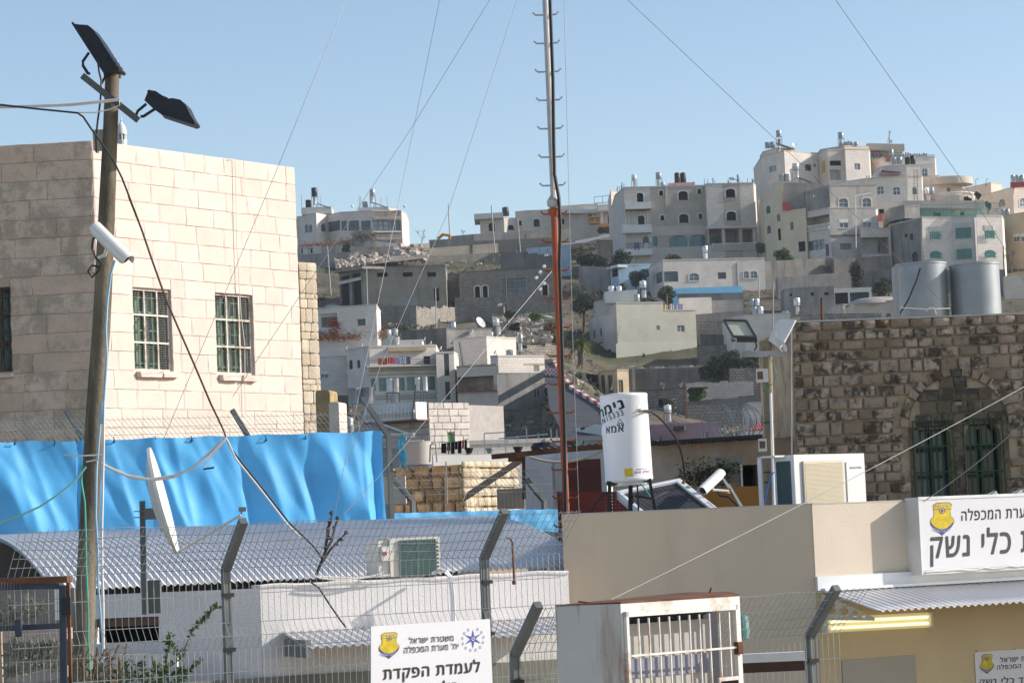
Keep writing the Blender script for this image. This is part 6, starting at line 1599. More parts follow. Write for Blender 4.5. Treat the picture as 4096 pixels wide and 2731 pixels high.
m = MB(); m.tube([fw.hit('K',1655,402,.5),fw.hit('K',1690,408,.5),fw.hit('K',1705,440,.5),fw.hit('K',1720,760,.5)],.012,6); m.cyl(fw.hit('K',1718,745,.5),fw.hit('K',1722,775,.5),.025,None,6); solo(m,'hooked_rod',RUST,'thin hooked steel rod in front of the vaulted roof','rod')
# near scene,right
def text_mesh(txt,bold=.0):
 """outline of a line of writing, Hebrew given in reading order; height of a plain letter about 1"""
 if any('\u0590' < ch < '\u05ff' for ch in txt):
  out,num = [],''
  for ch in reversed(txt):
   out.append(ch)
  txt = ''.join(out)
 cu = bpy.data.curves.new('writing','FONT'); cu.body = txt; cu.size = 1.6; cu.space_character = 1.13; cu.resolution_u = 3; cu.fill_mode = 'NONE'
 ob = bpy.data.objects.new('writing',cu); COL.objects.link(ob)
 bpy.context.view_layer.update()
 em = bpy.data.meshes.new_from_object(ob.evaluated_get(bpy.context.evaluated_depsgraph_get()))
 bpy.data.objects.remove(ob); bpy.data.curves.remove(cu)
 nx = {}
 for e in em.edges:
  a,b = e.vertices; nx.setdefault(a,[]).append(b); nx.setdefault(b,[]).append(a)
 seen,loops = set(),[]
 for a in nx:  # glyph outlines,each followed round once
  if a in seen: continue
  lp = [a]; seen.add(a)
  while True:
   c = [b for b in nx[lp[-1]] if b not in seen]
   if not c: break
   lp.append(c[0]); seen.add(c[0])
  if len(lp) > 2: loops.append([em.vertices[k].co.copy() for k in lp])
 inside = lambda p,lp: sum(((a.y > p.y) != (b.y > p.y)) and p.x < (b.x - a.x) * (p.y - a.y) / (b.y - a.y) + a.x for a,b in zip(lp,lp[1:] + lp[:1])) % 2
 dep = [sum(inside(lp[0],o) and all(inside(p,o) for p in lp) for o in loops if o is not lp) for lp in loops]
 vs_,fs_ = [],[]
 for lp,dd in zip(loops,dep):
  if dd % 2: continue
  grp = [lp] + [o for o,d2 in zip(loops,dep) if d2 % 2 and all(inside(p,lp) for p in o)]
  n0 = len(vs_); vs_ += [p for g in grp for p in g]; fs_ += [[n0 + i for i in t] for t in tessellate_polygon(grp)]
 me = bpy.data.meshes.new('writing'); me.from_pydata(vs_,[],fs_)
 xs = [v.co.x for v in me.vertices]; ys = [v.co.y for v in me.vertices]
 return me,min(xs),max(xs),min(ys),max(ys)
def write(txt,place,name,mat,parent,bold=.02):
 """place(a, b): world point for a in 0..1 along the line and b in 0..1 up"""
 me,x0,x1,y0,y1 = text_mesh(txt,bold)
 vs_,fs_ = [],[]; n0 = len(me.vertices)
 for k,(dx,dy) in enumerate(((0,0),(1,0),(-1,0),(0,.7),(0,-.7))):
  for v in me.vertices:
   a,b = (v.co.x + dx * bold - x0) / (x1 - x0),(v.co.y + dy * bold - y0) / (y1 - y0)
   p = place(a,b); n = (place(a + .01,b) - p).cross(place(a,b + .01) - p).normalized()
   if n.dot(CAM - p) < 0: n = -n
   vs_.append(p + n * (.001 + .0004 * k))
  fs_ += [[i + k * n0 for i in f.vertices] for f in me.polygons]
 me = bpy.data.meshes.new(name); me.from_pydata(vs_,[],fs_); me.materials.append(mat)
 o = link(name,me,parent); o['kind'] = 'stuff'
 return o
def on_face(f,zn,x0,y0,x1,y1,out,xs1=None):
 """placement on a wall face inside the box of its two lower and upper pixel rows"""
 a,b,c,d = f.hit(zn,x0,y1[0],out),f.hit(zn,x1,y1[1],out),f.hit(zn,x0,y0[0],out),f.hit(zn,x1,y0[1],out)
 return lambda u,w: (a.lerp(b,u)).lerp(c.lerp(d,u),w)
def filled(outlines,place,name,mat,parent):
 """flat shape with holes; outlines in 0..1 coordinates, the first is the rim"""
 cu = bpy.data.curves.new(name,'CURVE'); cu.dimensions = '2D'; cu.fill_mode = 'BOTH'
 for ol in outlines:
  sp = cu.splines.new('POLY'); sp.points.add(len(ol) - 1); sp.use_cyclic_u = True
  for p,c in zip(sp.points,ol): p.co = (c[0],c[1],0,1)
 ob = bpy.data.objects.new(name,cu); COL.objects.link(ob); bpy.context.view_layer.update()
 me = bpy.data.meshes.new_from_object(ob.evaluated_get(bpy.context.evaluated_depsgraph_get()))
 bpy.data.objects.remove(ob); bpy.data.curves.remove(cu)
 for v in me.vertices: v.co = place(v.co.x,v.co.y)
 me.materials.clear(); me.materials.append(mat)
 return link(name,me,parent)
INK = plain('black_ink',(.02,.02,.022),.5,0,.1,5); INKG = plain('grey_black_ink',(.055,.055,.06),.45,0,.1,5)
SHY = plain('emblem_yellow',(.62,.46,.02),.4,0,.2,14,stain=(.40,.28,.01),stain_amt=.8,stain_scale=9); SHB = plain('emblem_blue',(.03,.06,.30),.4,0,.1,8); SHP = plain('emblem_pale',(.62,.66,.70),.5); SHO = plain('emblem_rim',(.20,.13,.05),.5)
def emblem(place,parent,tag_=''):
 """yellow shield with pale star in a wreath and blue ribbon below"""
 sh = [(.12,.93),(.26,1.0),(.78,1.0),(.90,.93),(.87,.82),(.84,.72),(.85,.60),(.90,.52),(.93,.55),(1.0,.42),(.93,.30),(.80,.18),(.66,.10),(.5,.0),(.34,.10),(.20,.18),(.07,.30),(.0,.42),(.07,.55),(.10,.52),(.15,.60),(.16,.72),(.13,.82)]
 filled([sh],place(0.),'emblem_shield',SHO,parent)
 c = V((.5,.5)); ins = [tuple(c + (V(p) - c) * .955) for p in sh]
 e = filled([ins],place(.0015),'emblem_field',SHY,parent)
 rb = [(.06,.38),(.14,.26),(.30,.165),(.5,.125),(.70,.165),(.86,.26),(.94,.38),(.97,.33),(.86,.22),(.66,.125),(.5,.03),(.34,.125),(.14,.22),(.03,.33)]
 rb = [(.05,.42),(.15,.31),(.32,.22),(.5,.19),(.68,.22),(.85,.31),(.95,.42),(.955,.34),(.80,.21),(.66,.125),(.5,.025),(.34,.125),(.20,.21),(.045,.34)]
 filled([rb],place(.003),'emblem_ribbon',SHB,parent)
 filled([[(.16,.80),(.40,.80),(.40,.785),(.16,.785)]],place(.003),'emblem_bar',SHB,parent); filled([[(.60,.80),(.85,.80),(.85,.785),(.60,.785)]],place(.003),'emblem_bar',SHB,parent)
 n = 28; filled([[(.5 + .125 * math.cos(k * math.tau / n),.755 + .095 * math.sin(k * math.tau / n)) for k in range(n)],[(.5 + .10 * math.cos(k * math.tau / n),.755 + .076 * math.sin(k * math.tau / n)) for k in range(n)]],place(.003),'emblem_wreath',SHB,parent)
 filled([[(.5 + (.085 if k % 2 == 0 else .032) * math.cos(k * math.pi / 6 + math.pi / 2),.755 + (.065 if k % 2 == 0 else .025) * math.sin(k * math.pi / 6 + math.pi / 2)) for k in range(12)]],place(.0032),'emblem_star',SHB,parent)
 p = place(.0045)
 write('מרחב חברון',lambda a,b: p(.24 + .54 * a,.86 + .07 * b),'emblem_writing',SHP,parent,.02)
 def arc(a,b):
  x = .13 + .74 * a; y = .10 + .16 * (2 * (x - .5)) ** 2 * 1.0
  return p(x,y + .075 * b)
 write('יחידת מערת המכפלה',arc,'emblem_writing',SHP,parent,.02)
# beige rendered building
BEIGE = plain('beige_render',(.68,.55,.40),.9,0,.05,.7,.35,70,stain=(.58,.46,.33),stain_amt=.5,stain_scale=.5,streak=True)
BEIGE2 = plain('cream_render_rough',(.63,.54,.43),.92,0,.05,1.2,.28,70)
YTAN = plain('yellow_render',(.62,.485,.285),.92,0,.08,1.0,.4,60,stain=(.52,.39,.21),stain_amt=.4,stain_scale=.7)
kc = P('O',1863,1158,29.25); kl = P('O',1290,1185,29.4); ztb = kc.z
yr = math.radians(30); kr = V((kc.x,kc.y,0)) + V((math.cos(yr),math.sin(yr),0)) * 5.2
fA = Face(kl,kc,0,ztb); fB = Face(kc,kr,0,ztb)
bb = thing('beige_building','flat-roofed beige rendered building with sign and awning','building',V((kc.x,kc.y + 2,0)))
m = MB(); m.prism([V((kl.x,kl.y,0)),V((kc.x,kc.y,0)),V((kr.x,kr.y,0)),V((kr.x - .4,kr.y + .3,0)),V((kc.x - .1,kc.y + .35,0)),V((kl.x + .02,kl.y + .3,0))],(0,0,ztb)); m.build('wall',[BEIGE],bb)
zaw = fB.sz('M',900,800)[1]
m = MB(); fB.slab(m,.003,zaw,5.2,ztb - .004,.002,.012); m.build('upper_render',BEIGE2,bb)
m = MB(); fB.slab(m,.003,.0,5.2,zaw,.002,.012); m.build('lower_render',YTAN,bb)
m = MB(); m.prism([V((kl.x,kl.y + .25,ztb - .25)),V((kc.x - .1,kc.y + .33,ztb - .25)),V((kr.x,kr.y + .2,ztb - .25)),V((kr.x - 2,kr.y + 6,ztb - .25)),V((kl.x,kl.y + 7,ztb - .25))],(0,0,.05)); m.build('roof',CONC,bb)
m = MB(); fA.slab(m,0,ztb,fA.W + .004,ztb + .012,-.3,.004); fB.slab(m,0.002,ztb - .001,5.2,ztb + .011,-.3,.016); m.build('coping',plain('pale_coping',(.52,.48,.44),.8),bb)
# awning over the door wall
FL = plain('white_flashing',(.70,.72,.74),.35,.2,.05,3)
zf = fB.sz('M',900,840)[1]; s_aw = fB.sz('M',345,860)[0]
aw = thing('door_awning','white corrugated awning below the large sign of the beige building','awning',fB.pt(s_aw + 2,zf - .4,.5))
o = lean_to('corrugated_sheet',fB,s_aw,5.2,zf,1.0,.22,aw)
m = MB(); fB.slab(m,s_aw - .08,zf + .005,5.2,zf + .16,.013,.06); fB.slab(m,s_aw - .02,zf - .002,5.2,zf + .03,.061,.11); m.build('flashing',FL,aw)
def plate(u,w): return fB.pt(s_aw - .02,zf - .32 + .31 * w,.02 + .95 * u)
ring = lambda cx,cy,rx,ry: [(cx + rx * math.cos(k * math.tau / 16),cy + ry * math.sin(k * math.tau / 16)) for k in range(16)]
filled([[(0,0),(1,0),(1,.12),(.0,.97)],ring(.19,.42,.095,.22),ring(.44,.34,.075,.17),ring(.64,.24,.055,.125),ring(.80,.17,.035,.08)],plate,'bracket_plate',plain('cream_bracket_paint',(.62,.55,.40),.6),aw)
# fluorescent fitting
fc = [fB.hit('M',x,y,.10) for x,y in ((390,1130),(1185,1090))]
lt = thing('tube_light','long lit fluorescent fitting under the awning','light fitting',(fc[0] + fc[1]) / 2)
e = (fc[1] - fc[0]); up = V((0,0,1))
m = MB(); prof = [(-.075,0),(-.085,.03),(-.06,.085),(.06,.085),(.085,.03),(.075,0)]
rows = [[p + up * a + fB.n * (b - .09) for a,b in prof] for p in (fc[0],fc[0] + e * .03,fc[1] - e * .03,fc[1])]
m.grid(rows); m.face(rows[0]); m.face(rows[-1][::-1]); m.build('housing',glow('yellowed_diffuser',(.80,.70,.38),.3),lt)
for dz in (-.035,.035):
 m = MB(); m.cyl(fc[0] + e * .04 + up * dz + fB.n * .0,fc[1] - e * .04 + up * dz + fB.n * .0,.014,None,8); m.build('tube',glow('tube_glow',(1.,.9,.55),1.0),lt)
m = MB()
for k in (.0,1.): m.obox(fc[0] + e * k - e * .01 - up * .09 - fB.n * .08,e * .02,fB.n * .09,up * .18)
m.build('end_cap',ACW,lt)
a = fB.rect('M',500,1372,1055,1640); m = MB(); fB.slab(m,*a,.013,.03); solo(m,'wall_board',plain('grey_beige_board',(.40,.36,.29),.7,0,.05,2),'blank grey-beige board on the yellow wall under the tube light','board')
# large sign
SIGN = plain('white_sign_face',(.68,.67,.69),.35,0,.02,2); OUT = .245
sg = thing('large_sign','large white box sign with Hebrew writing and yellow emblem on the beige building','sign',fB.hit('M',1500,760,.1))
q0,q1 = fB.hit('M',1076,168,OUT),fB.hit('M',1104,758,OUT)
s0 = (q0 - fB.o).dot(fB.xd); zt_s,zb_s = q0.z,q1.z + .01
m = MB(); fB.slab(m,s0,zb_s,5.3,zt_s,.013,OUT); m.build('case',plain('sign_case',(.60,.58,.55),.5),sg)
m = MB(); fB.slab(m,s0 + .012,zb_s + .045,5.3,zt_s - .03,OUT,OUT + .004); m.build('face',SIGN,sg)
m = MB(); fB.slab(m,s0,zt_s - .028,5.3,zt_s + .006,OUT - .01,OUT + .012); fB.slab(m,s0 - .002,zb_s + .02,s0 + .014,zt_s,OUT,OUT + .012); m.build('rim',FRAME_W,sg)
rnd = random.Random(3); m = MB(); pts = [fB.pt(s0 + .06 + k * .12,zb_s + .035 + rnd.uniform(-.012,.014),OUT + .012) for k in range(30)]; m.tube(pts,.008,5); m.build('peeling_edge',FRAME_W,sg)
m = MB()
for x,y in ((1600,150),(1790,140),(1840,128)):
 p = fB.hit('M',x,y,OUT - .1); m.face([p,p + V((.06,0,.02)),p + V((.10,.02,.055)),p + V((.02,.03,.02))]); m.face([p + V((.05,0,0)),p + V((.14,0,-.01)),p + V((.11,.02,.05))])
m.build('torn_film',FRAME_W,sg)['kind'] = 'stuff'
write('משטרת ישראל מערת המכפלה',lambda u,w: on_face(fB,'X',878,(265,150),2900,(436,330),OUT + .006)(u,w),'sign_writing',INK,sg,.012)
write('הפקדת כלי נשק',lambda u,w: on_face(fB,'X',440,(592,430),2720,(1085,930),OUT + .006)(u,w),'sign_writing',INKG,sg,.03)
def shp(lift):
 A = on_face(fB,'X',425,(180,165),778,(655,640),OUT + .006 + lift); return lambda u,w: A(u,w)
emblem(shp,sg)
# small sign by the door
ss = thing('small_sign','small white sign with emblem on the yellow wall, cut by the frame corner','sign',fB.hit('M',1700,1600,.02)); a = fB.rect('M',1508,1304,2300,1800)
m = MB(); fB.slab(m,*a,.014,.022); m.build('plate',SIGN,ss)
m = MB()
for x,y in ((1520,1323),(1806,1310)): p = fB.hit('M',x,y,.022); m.cyl(p,p + fB.n * .006,.008,None,8)
m.build('screw',STEEL,ss)
emblem(lambda l: on_face(fB,'M',1543,(1350,1345),1655,(1500,1495),.023 + l),ss)
write('משטרת ישראל',on_face(fB,'M',1700,(1368,1345),2020,(1412,1390),.024),'sign_writing',INK,ss,.012); write("יח' מערת המכפלה",on_face(fB,'M',1675,(1425,1400),2080,(1465,1435),.024),'sign_writing',INK,ss,.012); write('המפקיד כלי נשק',on_face(fB,'M',1545,(1528,1500),2090,(1600,1570),.024),'sign_writing',INK,ss,.02)
# water heater,collector,camera on the roof
t1,t2 = P('Q',432,112,32),P('Q',503,1150,32); axd = (t1 - t2); HL = axd.length; axd.normalize()
RAD = 287 / 3.015 * px(32)
WHT = plain('white_heater_enamel',(.80,.80,.81),.35,0,.02,2,coat=.3)
wh = thing('water_heater','white cylindrical water heater with Hebrew stickers on black legs','water heater',P('Q',500,1530,32))
m = MB(); m.lathe(t2,[(RAD * .9,-.02),(RAD,0),(RAD * 1.012,.012),(RAD * 1.012,.03),(RAD,.034),(RAD,HL - .04),(RAD * 1.01,HL - .036),(RAD * 1.01,HL - .015),(RAD * .97,HL),(RAD * .5,HL + .015),(0,HL + .02)],48,0,axd); m.build('drum',WHT,wh,True)
side = V((1,0,0)); side = (side - axd * side.dot(axd)).normalized(); fwd = axd.cross(side)
if fwd.y > 0: fwd = -fwd
def cylp(ang,h,lift=.002): return t2 + axd * h + side * math.sin(ang) * (RAD + lift) + fwd * math.cos(ang) * (RAD + lift)
def qa(x,y):  # sticker pixel to angle and height
 h = (1150 - y) / 1038 * HL; cx = 503 - (1150 - y) * .0684
 return math.asin(max(-.985,min(.985,(x - cx) / 287))),h
def strip_text(txt,xr,yr,ang_l,hgt,slope,mat,name,bold):
 a1,h1 = qa(xr,yr); L = (a1 - ang_l) * RAD
 write(txt,lambda u,w: cylp(ang_l + (a1 - ang_l) * u - w * hgt * slope / RAD,h1 - slope * L * (1 - u) + w * hgt),name,mat,wh,bold)
m = MB(); rows = []
for h in (590,170):
 a_,hh = qa(450,h); rows.append([cylp(-1.75 + (a_ + 1.75) * k / 20,hh,.001) for k in range(21)])
m.grid(rows); m.build('sticker',plain('sticker_white',(.84,.85,.88),.4),wh)
strip_text('נימרוד',432,285,-2.05,.10,.27,INK,'sticker_writing',.06)
strip_text('03-9615333',430,372,-1.75,.068,.27,INK,'sticker_writing',.012)
strip_text('אמא',428,568,-.98,.078,.02,INK,'sticker_writing',.035)
A_,H_ = qa(385,455)
tri = lambda k: [(A_ + k * .045 / RAD * x,H_ + k * .045 * y) for x,y in ((0,1.0),(1.0,-.55),(.8,-.95),(-.8,-.95),(-1.0,-.55))]
filled([tri(1),tri(.72)],lambda u,w: cylp(u,w),'sticker_mark',INK,wh)
filled([[(A_ + x / RAD,H_ - .035 + y) for x,y in ((-.018,0),(-.018,.03),(.02,.03),(.02,0),(.012,0),(.012,.022),(-.010,.022),(-.010,0))]],lambda u,w: cylp(u,w),'sticker_mark',INK,wh)
def patch(x0,y0,x1,y1,mat,name,lift=.002):
 a0,h0 = qa(x0,y1); a1,h1 = qa(x1,y0); m = MB(); m.grid([[cylp(a0 + (a1 - a0) * k / 8,h,lift) for k in range(9)] for h in (h0,h1)]); m.build(name,mat,wh)
patch(440,1010,530,1106,plain('yellow_sticker',(.70,.52,.02),.5,0,.08,20),'yellow_sticker'); patch(548,1020,745,1100,plain('sticker_white',(.84,.85,.88),.4),'heater_label',.001)
a0,h0 = qa(558,1088); a1,h1 = qa(735,1050); write('מאיץ חום',lambda u,w: cylp(a0 + (a1 - a0) * u,h0 + (h1 - h0) * w + .005 * u),'label_writing',plain('red_ink',(.40,.03,.04),.5),wh,.02)
a2,h2 = qa(582,1040); a3,h3 = qa(705,1022); write('בתוך זה מותקן',lambda u,w: cylp(a2 + (a3 - a2) * u,h2 + (h3 - h2) * w + .003 * u),'label_writing',INK,wh,.02)
af,hf = qa(618,312); m = MB(); m.lathe(cylp(af,hf,-.004),[(.04,0),(.036,.008),(.014,.01),(.012,.05),(0,.05)],16,0,cylp(af,hf,1) - cylp(af,hf,0)); m.build('outlet_flange',WHT,wh)
m = MB(); m.cyl(P('Q',615,318,31.66),P('Q',672,310,31.68),.014,.01,8); m.build('brass_fitting',plain('brass',(.30,.16,.06),.4,.7),wh)
BLK = plain('black_rubber',(.016,.017,.018),.5,0,.2,4)
m = MB(); m.tube([P('Q',x,y,d) for x,y,d in ((668,311,31.7),(715,308,31.8),(770,325,32),(840,370,32.2),(905,430,32.4),(970,500,32.5),(1030,585,32.6),(1080,670,32.7),(1120,770,32.8),(1148,880,32.9),(1165,1000,33),(1175,1140,33.1))],.0135,8); m.build('black_hose',BLK,wh,True)
m = MB(); m.lathe(t2 - axd * .005,[(RAD * .78,-.055),(RAD * .78,0)],32,0,axd); m.build('base_ring',plain('steel_ring',(.5,.52,.55),.35,.6),wh)
for x0,y0,x1,y1,r,dd in ((268,1165,258,1600,.026,-.1),(520,1180,515,1600,.032,.1),(600,1180,618,1600,.012,-.1),(748,1140,828,1590,.022,-.05)):
 m = MB(); m.bar(P('Q',x1,y1,32 + dd),P('Q',x0,y0,32 + dd),r * 1.6); m.build('leg',BLK,wh)
m = MB(); m.bar(P('Q',232,1185,31.85),P('Q',320,1180,31.85),.05); m.bar(P('Q',690,1150,31.85),P('Q',770,1145,31.85),.045); m.build('leg_bracket',BLK,wh)
m = MB(); m.tube([P('Q',640,1185,31.8),P('Q',700,1260,31.75),P('Q',760,1350,31.75)],.008,6); m.build('green_pipe',plain('green_pipe',(.02,.25,.2),.5),wh)
m = MB(); m.tube([P('Q',250,1290,31.9),P('Q',180,1330,31.9),P('Q',90,1430,31.9),P('Q',10,1590,31.9)],.012,6); m.tube([P('Q',545,1420,31.9),P('Q',560,1330,32.1),P('Q',800,1370,32.1),P('Q',960,1290,32.6)],.014,6); m.build('lower_hose',BLK,wh)
TL,TR,BR = P('Q',352,1288,33.05),P('Q',1108,1135,33.35),P('Q',1700,1600,32.15)
BL = TL + (BR - TR)
sp = thing('solar_collector','dark solar collector in a white frame below the white water heater','solar panel',(BL + BR) / 2)
ex,ey = (TR - TL),(BR - TR); nz = ex.cross(ey).normalized(); nz = nz if nz.z > 0 else -nz
m = MB(); m.obox(TL - nz * .09,ex,ey,nz * .03); m.build('backing',STEEL,sp)
m = MB(); m.obox(TL + ex * .03 + ey * .03 - nz * .058,ex * .94,ey * .95,nz * .04); ab = m.build('absorber',PANEL,sp)
m = MB()
for k in range(34): m.obox(TL + ex * .04 + ey * (.05 + k * .027) - nz * .016,ex * .92,ey * .008,nz * .004)
ab2 = m.build('absorber_fins',plain('fin_dark',(.10,.10,.095),.4),ab); ab2['kind'] = 'stuff'
exn,eyn = ex.normalized(),ey.normalized()
for o_,a_,b_ in ((TL - exn * .0,ex,eyn * .075),(TR - exn * .07,exn * .075,ey),(TL,exn * .04,ey)):
 m = MB(); m.obox(o_ - nz * .10,a_,b_,nz * .115); m.build('frame',WHT,sp)
pp = TR + ey * .62 - exn * .066
write('סקריול',lambda u,w: pp + eyn * .30 * (1 - u) + exn * (.012 + .05 * w) + nz * .017,'panel_writing',plain('violet_ink',(.10,.08,.42),.5),sp,.02)
m = MB(); m.obox(TR + ey * .2 - exn * .055 + nz * .016,exn * .05,eyn * .08,nz * .002); m.build('panel_sticker',plain('green_sticker',(.05,.28,.16),.5),sp)
m = MB(); c = P('Q',1175,1160,33.1); m.cyl(c - V((.03,0,.03)),c + V((0,0,.02)),.025,.015,8); m.build('brass_union',plain('brass',(.30,.16,.06),.4,.7),sp)
def cctv(body0,body1,w,name,label,mount,dw=V((0,0,-1))):
 root = thing(name,label,'security camera',mount[-1])
 d = (body1 - body0).normalized(); s_ = d.cross(dw).normalized(); u = s_.cross(d).normalized()
 if u.z < 0: u = -u
 rows = []
 for p in (body0,body0 + d * .01,body1 - d * .012,body1):
  k = 1 if p in (body0 + d * .01,body1 - d * .012) else .93
  rows.append([p + (s_ * math.cos(a * math.tau / 16) * w * .46 * k + u * math.sin(a * math.tau / 16) * w * .5 * k) for a in range(16)])
 m = MB(); m.grid(rows,0,True); m.face(rows[0]); m.face(rows[-1][::-1]); m.build('housing',plain('camera_white',(.70,.69,.64),.4,0,.03,4,coat=.2),root,True)
 m = MB(); sh = []
 for p in (body0 - d * .02,body1 + d * .05): sh.append([p + s_ * math.cos(math.radians(a)) * w * .54 + u * math.sin(math.radians(a)) * w * .56 for a in range(-10,191,20)])
 m.grid(sh); o = m.build('sunshield',plain('camera_white',(.70,.69,.64),.4),root); o.modifiers.new('t','SOLIDIFY').thickness = .004
 m = MB(); m.cyl(body1 - d * .002,body1 + d * .004,w * .34,None,16); m.build('lens_glass',GLASS,root)
 m = MB(); m.tube(mount,.016,8); m.build('bracket',plain('camera_white',(.70,.69,.64),.4),root)
 return root
cr = cctv(P('Q',1600,1075,32.9),P('Q',1395,1270,32.5),.125,'security_camera','white security camera on the roof behind the solar collector',[P('Q',1500,1215,32.7),P('Q',1520,1262,32.75),P('Q',1700,1275,32.8),P('Q',1700,1300,32.8)])
m = MB(); m.prism([P('Q',1690,1190,32.8),P('Q',1715,1190,32.8),P('Q',1900,1500,32.8),P('Q',1870,1510,32.8)],(0,.05,0)); m.prism([P('Q',1630,1130,32.85),P('Q',1650,1125,32.85),P('Q',1725,1230,32.85),P('Q',1700,1250,32.85)],(0,.05,0)); m.build('strut',plain('camera_white',(.70,.69,.64),.4),cr)
m = MB(); m.tube([P('Q',1570,1290,32.75),P('Q',1600,1335,32.8),P('Q',1700,1345,32.8),P('Q',1790,1430,32.8),P('Q',1840,1520,32.8)],.014,6); m.build('cable',BLK,cr)
# new air conditioner
ACN = plain('white_enamel',(.66,.66,.65),.4,0,.03,3)
fg = Face(P('J',312,1160,30.6),P('J',803,1160,31.3),0,6); r_ = fg.rect('J',312,1158,803,1510)
ac = thing('air_conditioner','white outdoor air conditioner unit with cream grille on the beige roof','air conditioner',fg.pt(r_[2] / 2,r_[1],-.2))
dep = .34; m = MB(); fg.slab(m,r_[0],r_[1] - .1,r_[2],r_[3],-dep,0); m.build('case',ACN,ac)
lside = fg.pt(0,0,0); m = MB(); m.obox(fg.pt(r_[0] - .003,r_[1] - .05,-dep + .04),-fg.xd * .004,fg.n * (dep - .1),V((0,0,r_[3] - r_[1] - .02))); m.build('side_grille',plain('coil_green',(.03,.07,.075),.6),ac)
m = MB(); m.obox(fg.pt(r_[0] - .17,r_[1] - .1,-dep - .1),fg.xd * .02,fg.n * .06,V((0,0,r_[3] - r_[1] + .1))); m.obox(fg.pt(r_[0] - .17,r_[3] - .02,-dep - .1),fg.xd * .17,fg.n * .3,V((0,0,.02))); m.build('side_frame',ACN,ac)
m = MB(); fg.pslab(m,'J',368,1205,645,1520,.003,.03); m.build('grille_panel',plain('cream_grille',(.60,.53,.40),.5,0,.05,4),ac)
m = MB(); gr = fg.rect('J',376,1215,638,1515)
for k in range(34): t = gr[1] + (gr[3] - gr[1]) * k / 34; fg.slab(m,gr[0],t,gr[2],t + .006,.03,.036)
m.build('grille_bars',plain('cream_grille',(.60,.53,.40),.5),ac)['kind'] = 'stuff'
m = MB(); fg.pslab(m,'J',672,1212,786,1500,.002,.014); m.build('service_panel',ACN,ac)
write('ELECTRA',on_face(fg,'J',698,(1248,1246),776,(1260,1258),.016),'maker_writing',INK,ac,.03)
# dark stone building
DST = piece_stone('lichen_stone',[(0,(.30,.225,.155)),(.3,(.45,.345,.25)),(.55,(.55,.42,.325)),(.8,(.60,.475,.35)),(.93,(.68,.57,.42)),(1,(.44,.20,.07))],.95,(.06,.05,.038),.9,4.5,24,.8,fine=(.10,.085,.065))
DMO = plain('sandy_mortar',(.54,.405,.26),.95,0,.2,3,.4,40,stain=(.12,.10,.07),stain_amt=.6,stain_scale=2)
fd = Face(P('J',283,240,40),P('J',2350,160,40.25),0,P('J',283,245,40).z)
db = thing('dark_stone_building','old lichen-stained stone building with arched barred window on the right','building',fd.pt(3,0,-2))
zd = fd.z1; J = lambda x,y: fd.sz('J',x,y)
cx_,cz_ = J(1452,965); Ri = J(1800,965)[0] - cx_; Ro = Ri + .14
g1,g2 = fd.rect('J',1165,945,1415,1640),fd.rect('J',1515,925,1762,1640)
inside = lambda s,z: ((s - cx_) ** 2 + (z - cz_) ** 2 < (Ro - .01) ** 2) if z > cz_ else abs(s - cx_) < Ri + .02
m = MB(); g = Face(fd.o,fd.o + fd.xd * fd.W,0,zd - .02); g.o = fd.o - fd.n * .03; wall_face(m,g,[(*g1,.8),(*g2,.8)],.35)
m.obox(fd.pt(0.01,0,-3.5),fd.xd * (fd.W - .02),fd.n * .2,V((0,0,zd - .03))); m.obox(fd.pt(0.0,0,-3.3),fd.xd * .25,fd.n * 3.2,V((0,0,zd - .03))); m.obox(fd.pt(0,zd - .3,-3.4),fd.xd * fd.W,fd.n * 3.2,V((0,0,.25))); m.build('wall',DMO,db)
DS = [stone_mesh('field_stone',DST,200 + k,.38,.10) for k in range(10)]
rnd = random.Random(55)
coursed(fd,J(1000,1500)[1] - .25,zd,.19,.14,.36,DS,db,.034,.017,rnd,jitter=.28,skip=inside)
for k in range(17):  # voussoirs
 a0_,a1_ = math.pi * k / 17,math.pi * (k + 1) / 17
 pts = [(cx_ + r * math.cos(a),cz_ + r * math.sin(a)) for r,a in ((Ri,a0_ + .025),(Ro - .012,a0_ + .02),(Ro - .012,a1_ - .02),(Ri,a1_ - .025))]
 m = MB(); m.prism([fd.pt(*p,-.03) for p in pts],fd.n * rnd.uniform(.05,.075)); m.build('voussoir',DST,db)
DS2 = [stone_mesh('dressed_stone',piece_stone('dark_dressed_stone',[(0,(.17,.135,.095)),(.5,(.23,.185,.13)),(1,(.28,.225,.16))],.95,(.05,.045,.035),.8,6,24,.6),300 + k,.15,.04) for k in range(5)]
def not_tymp(s,z): return ((s - cx_) ** 2 + (z - cz_) ** 2 > (Ri - .06) ** 2) if z > cz_ else abs(s - cx_) > Ri - .03
coursed(fd,J(1000,1500)[1] - .25,cz_ + Ri,.19,.2,.34,DS2,db,.012,.012,rnd,[(g1[0] - .01,g1[1],g1[2] + .01,g1[3] - .1),(g2[0] - .01,g2[1],g2[2] + .01,g2[3] - .1)],s_lo=cx_ - Ri,s_hi=cx_ + Ri,skip=not_tymp)
m = MB(); m.tube([fd.pt(cx_ + (Ri + .005) * math.cos(a * math.pi / 24),cz_ + (Ri + .005) * math.sin(a * math.pi / 24),.02) for a in range(25)],.012,5); m.build('arch_moulding',plain('moulding_stone',(.14,.12,.10),.9),db)
m = MB(); p = fd.hit('J',1450,796,.0); m.cyl(p - fd.n * .02,p + fd.n * .002,.062,None,18); m.build('round_vent',BLACK,db); m = MB(); m.obox(fd.hit('J',1425,820,.003),fd.xd * .11,fd.n * .01,V((0,0,.05))); m.build('vent_brick',DST,db)
DGR = plain('dark_green_iron',(.02,.07,.03),.6,0,.2,8)
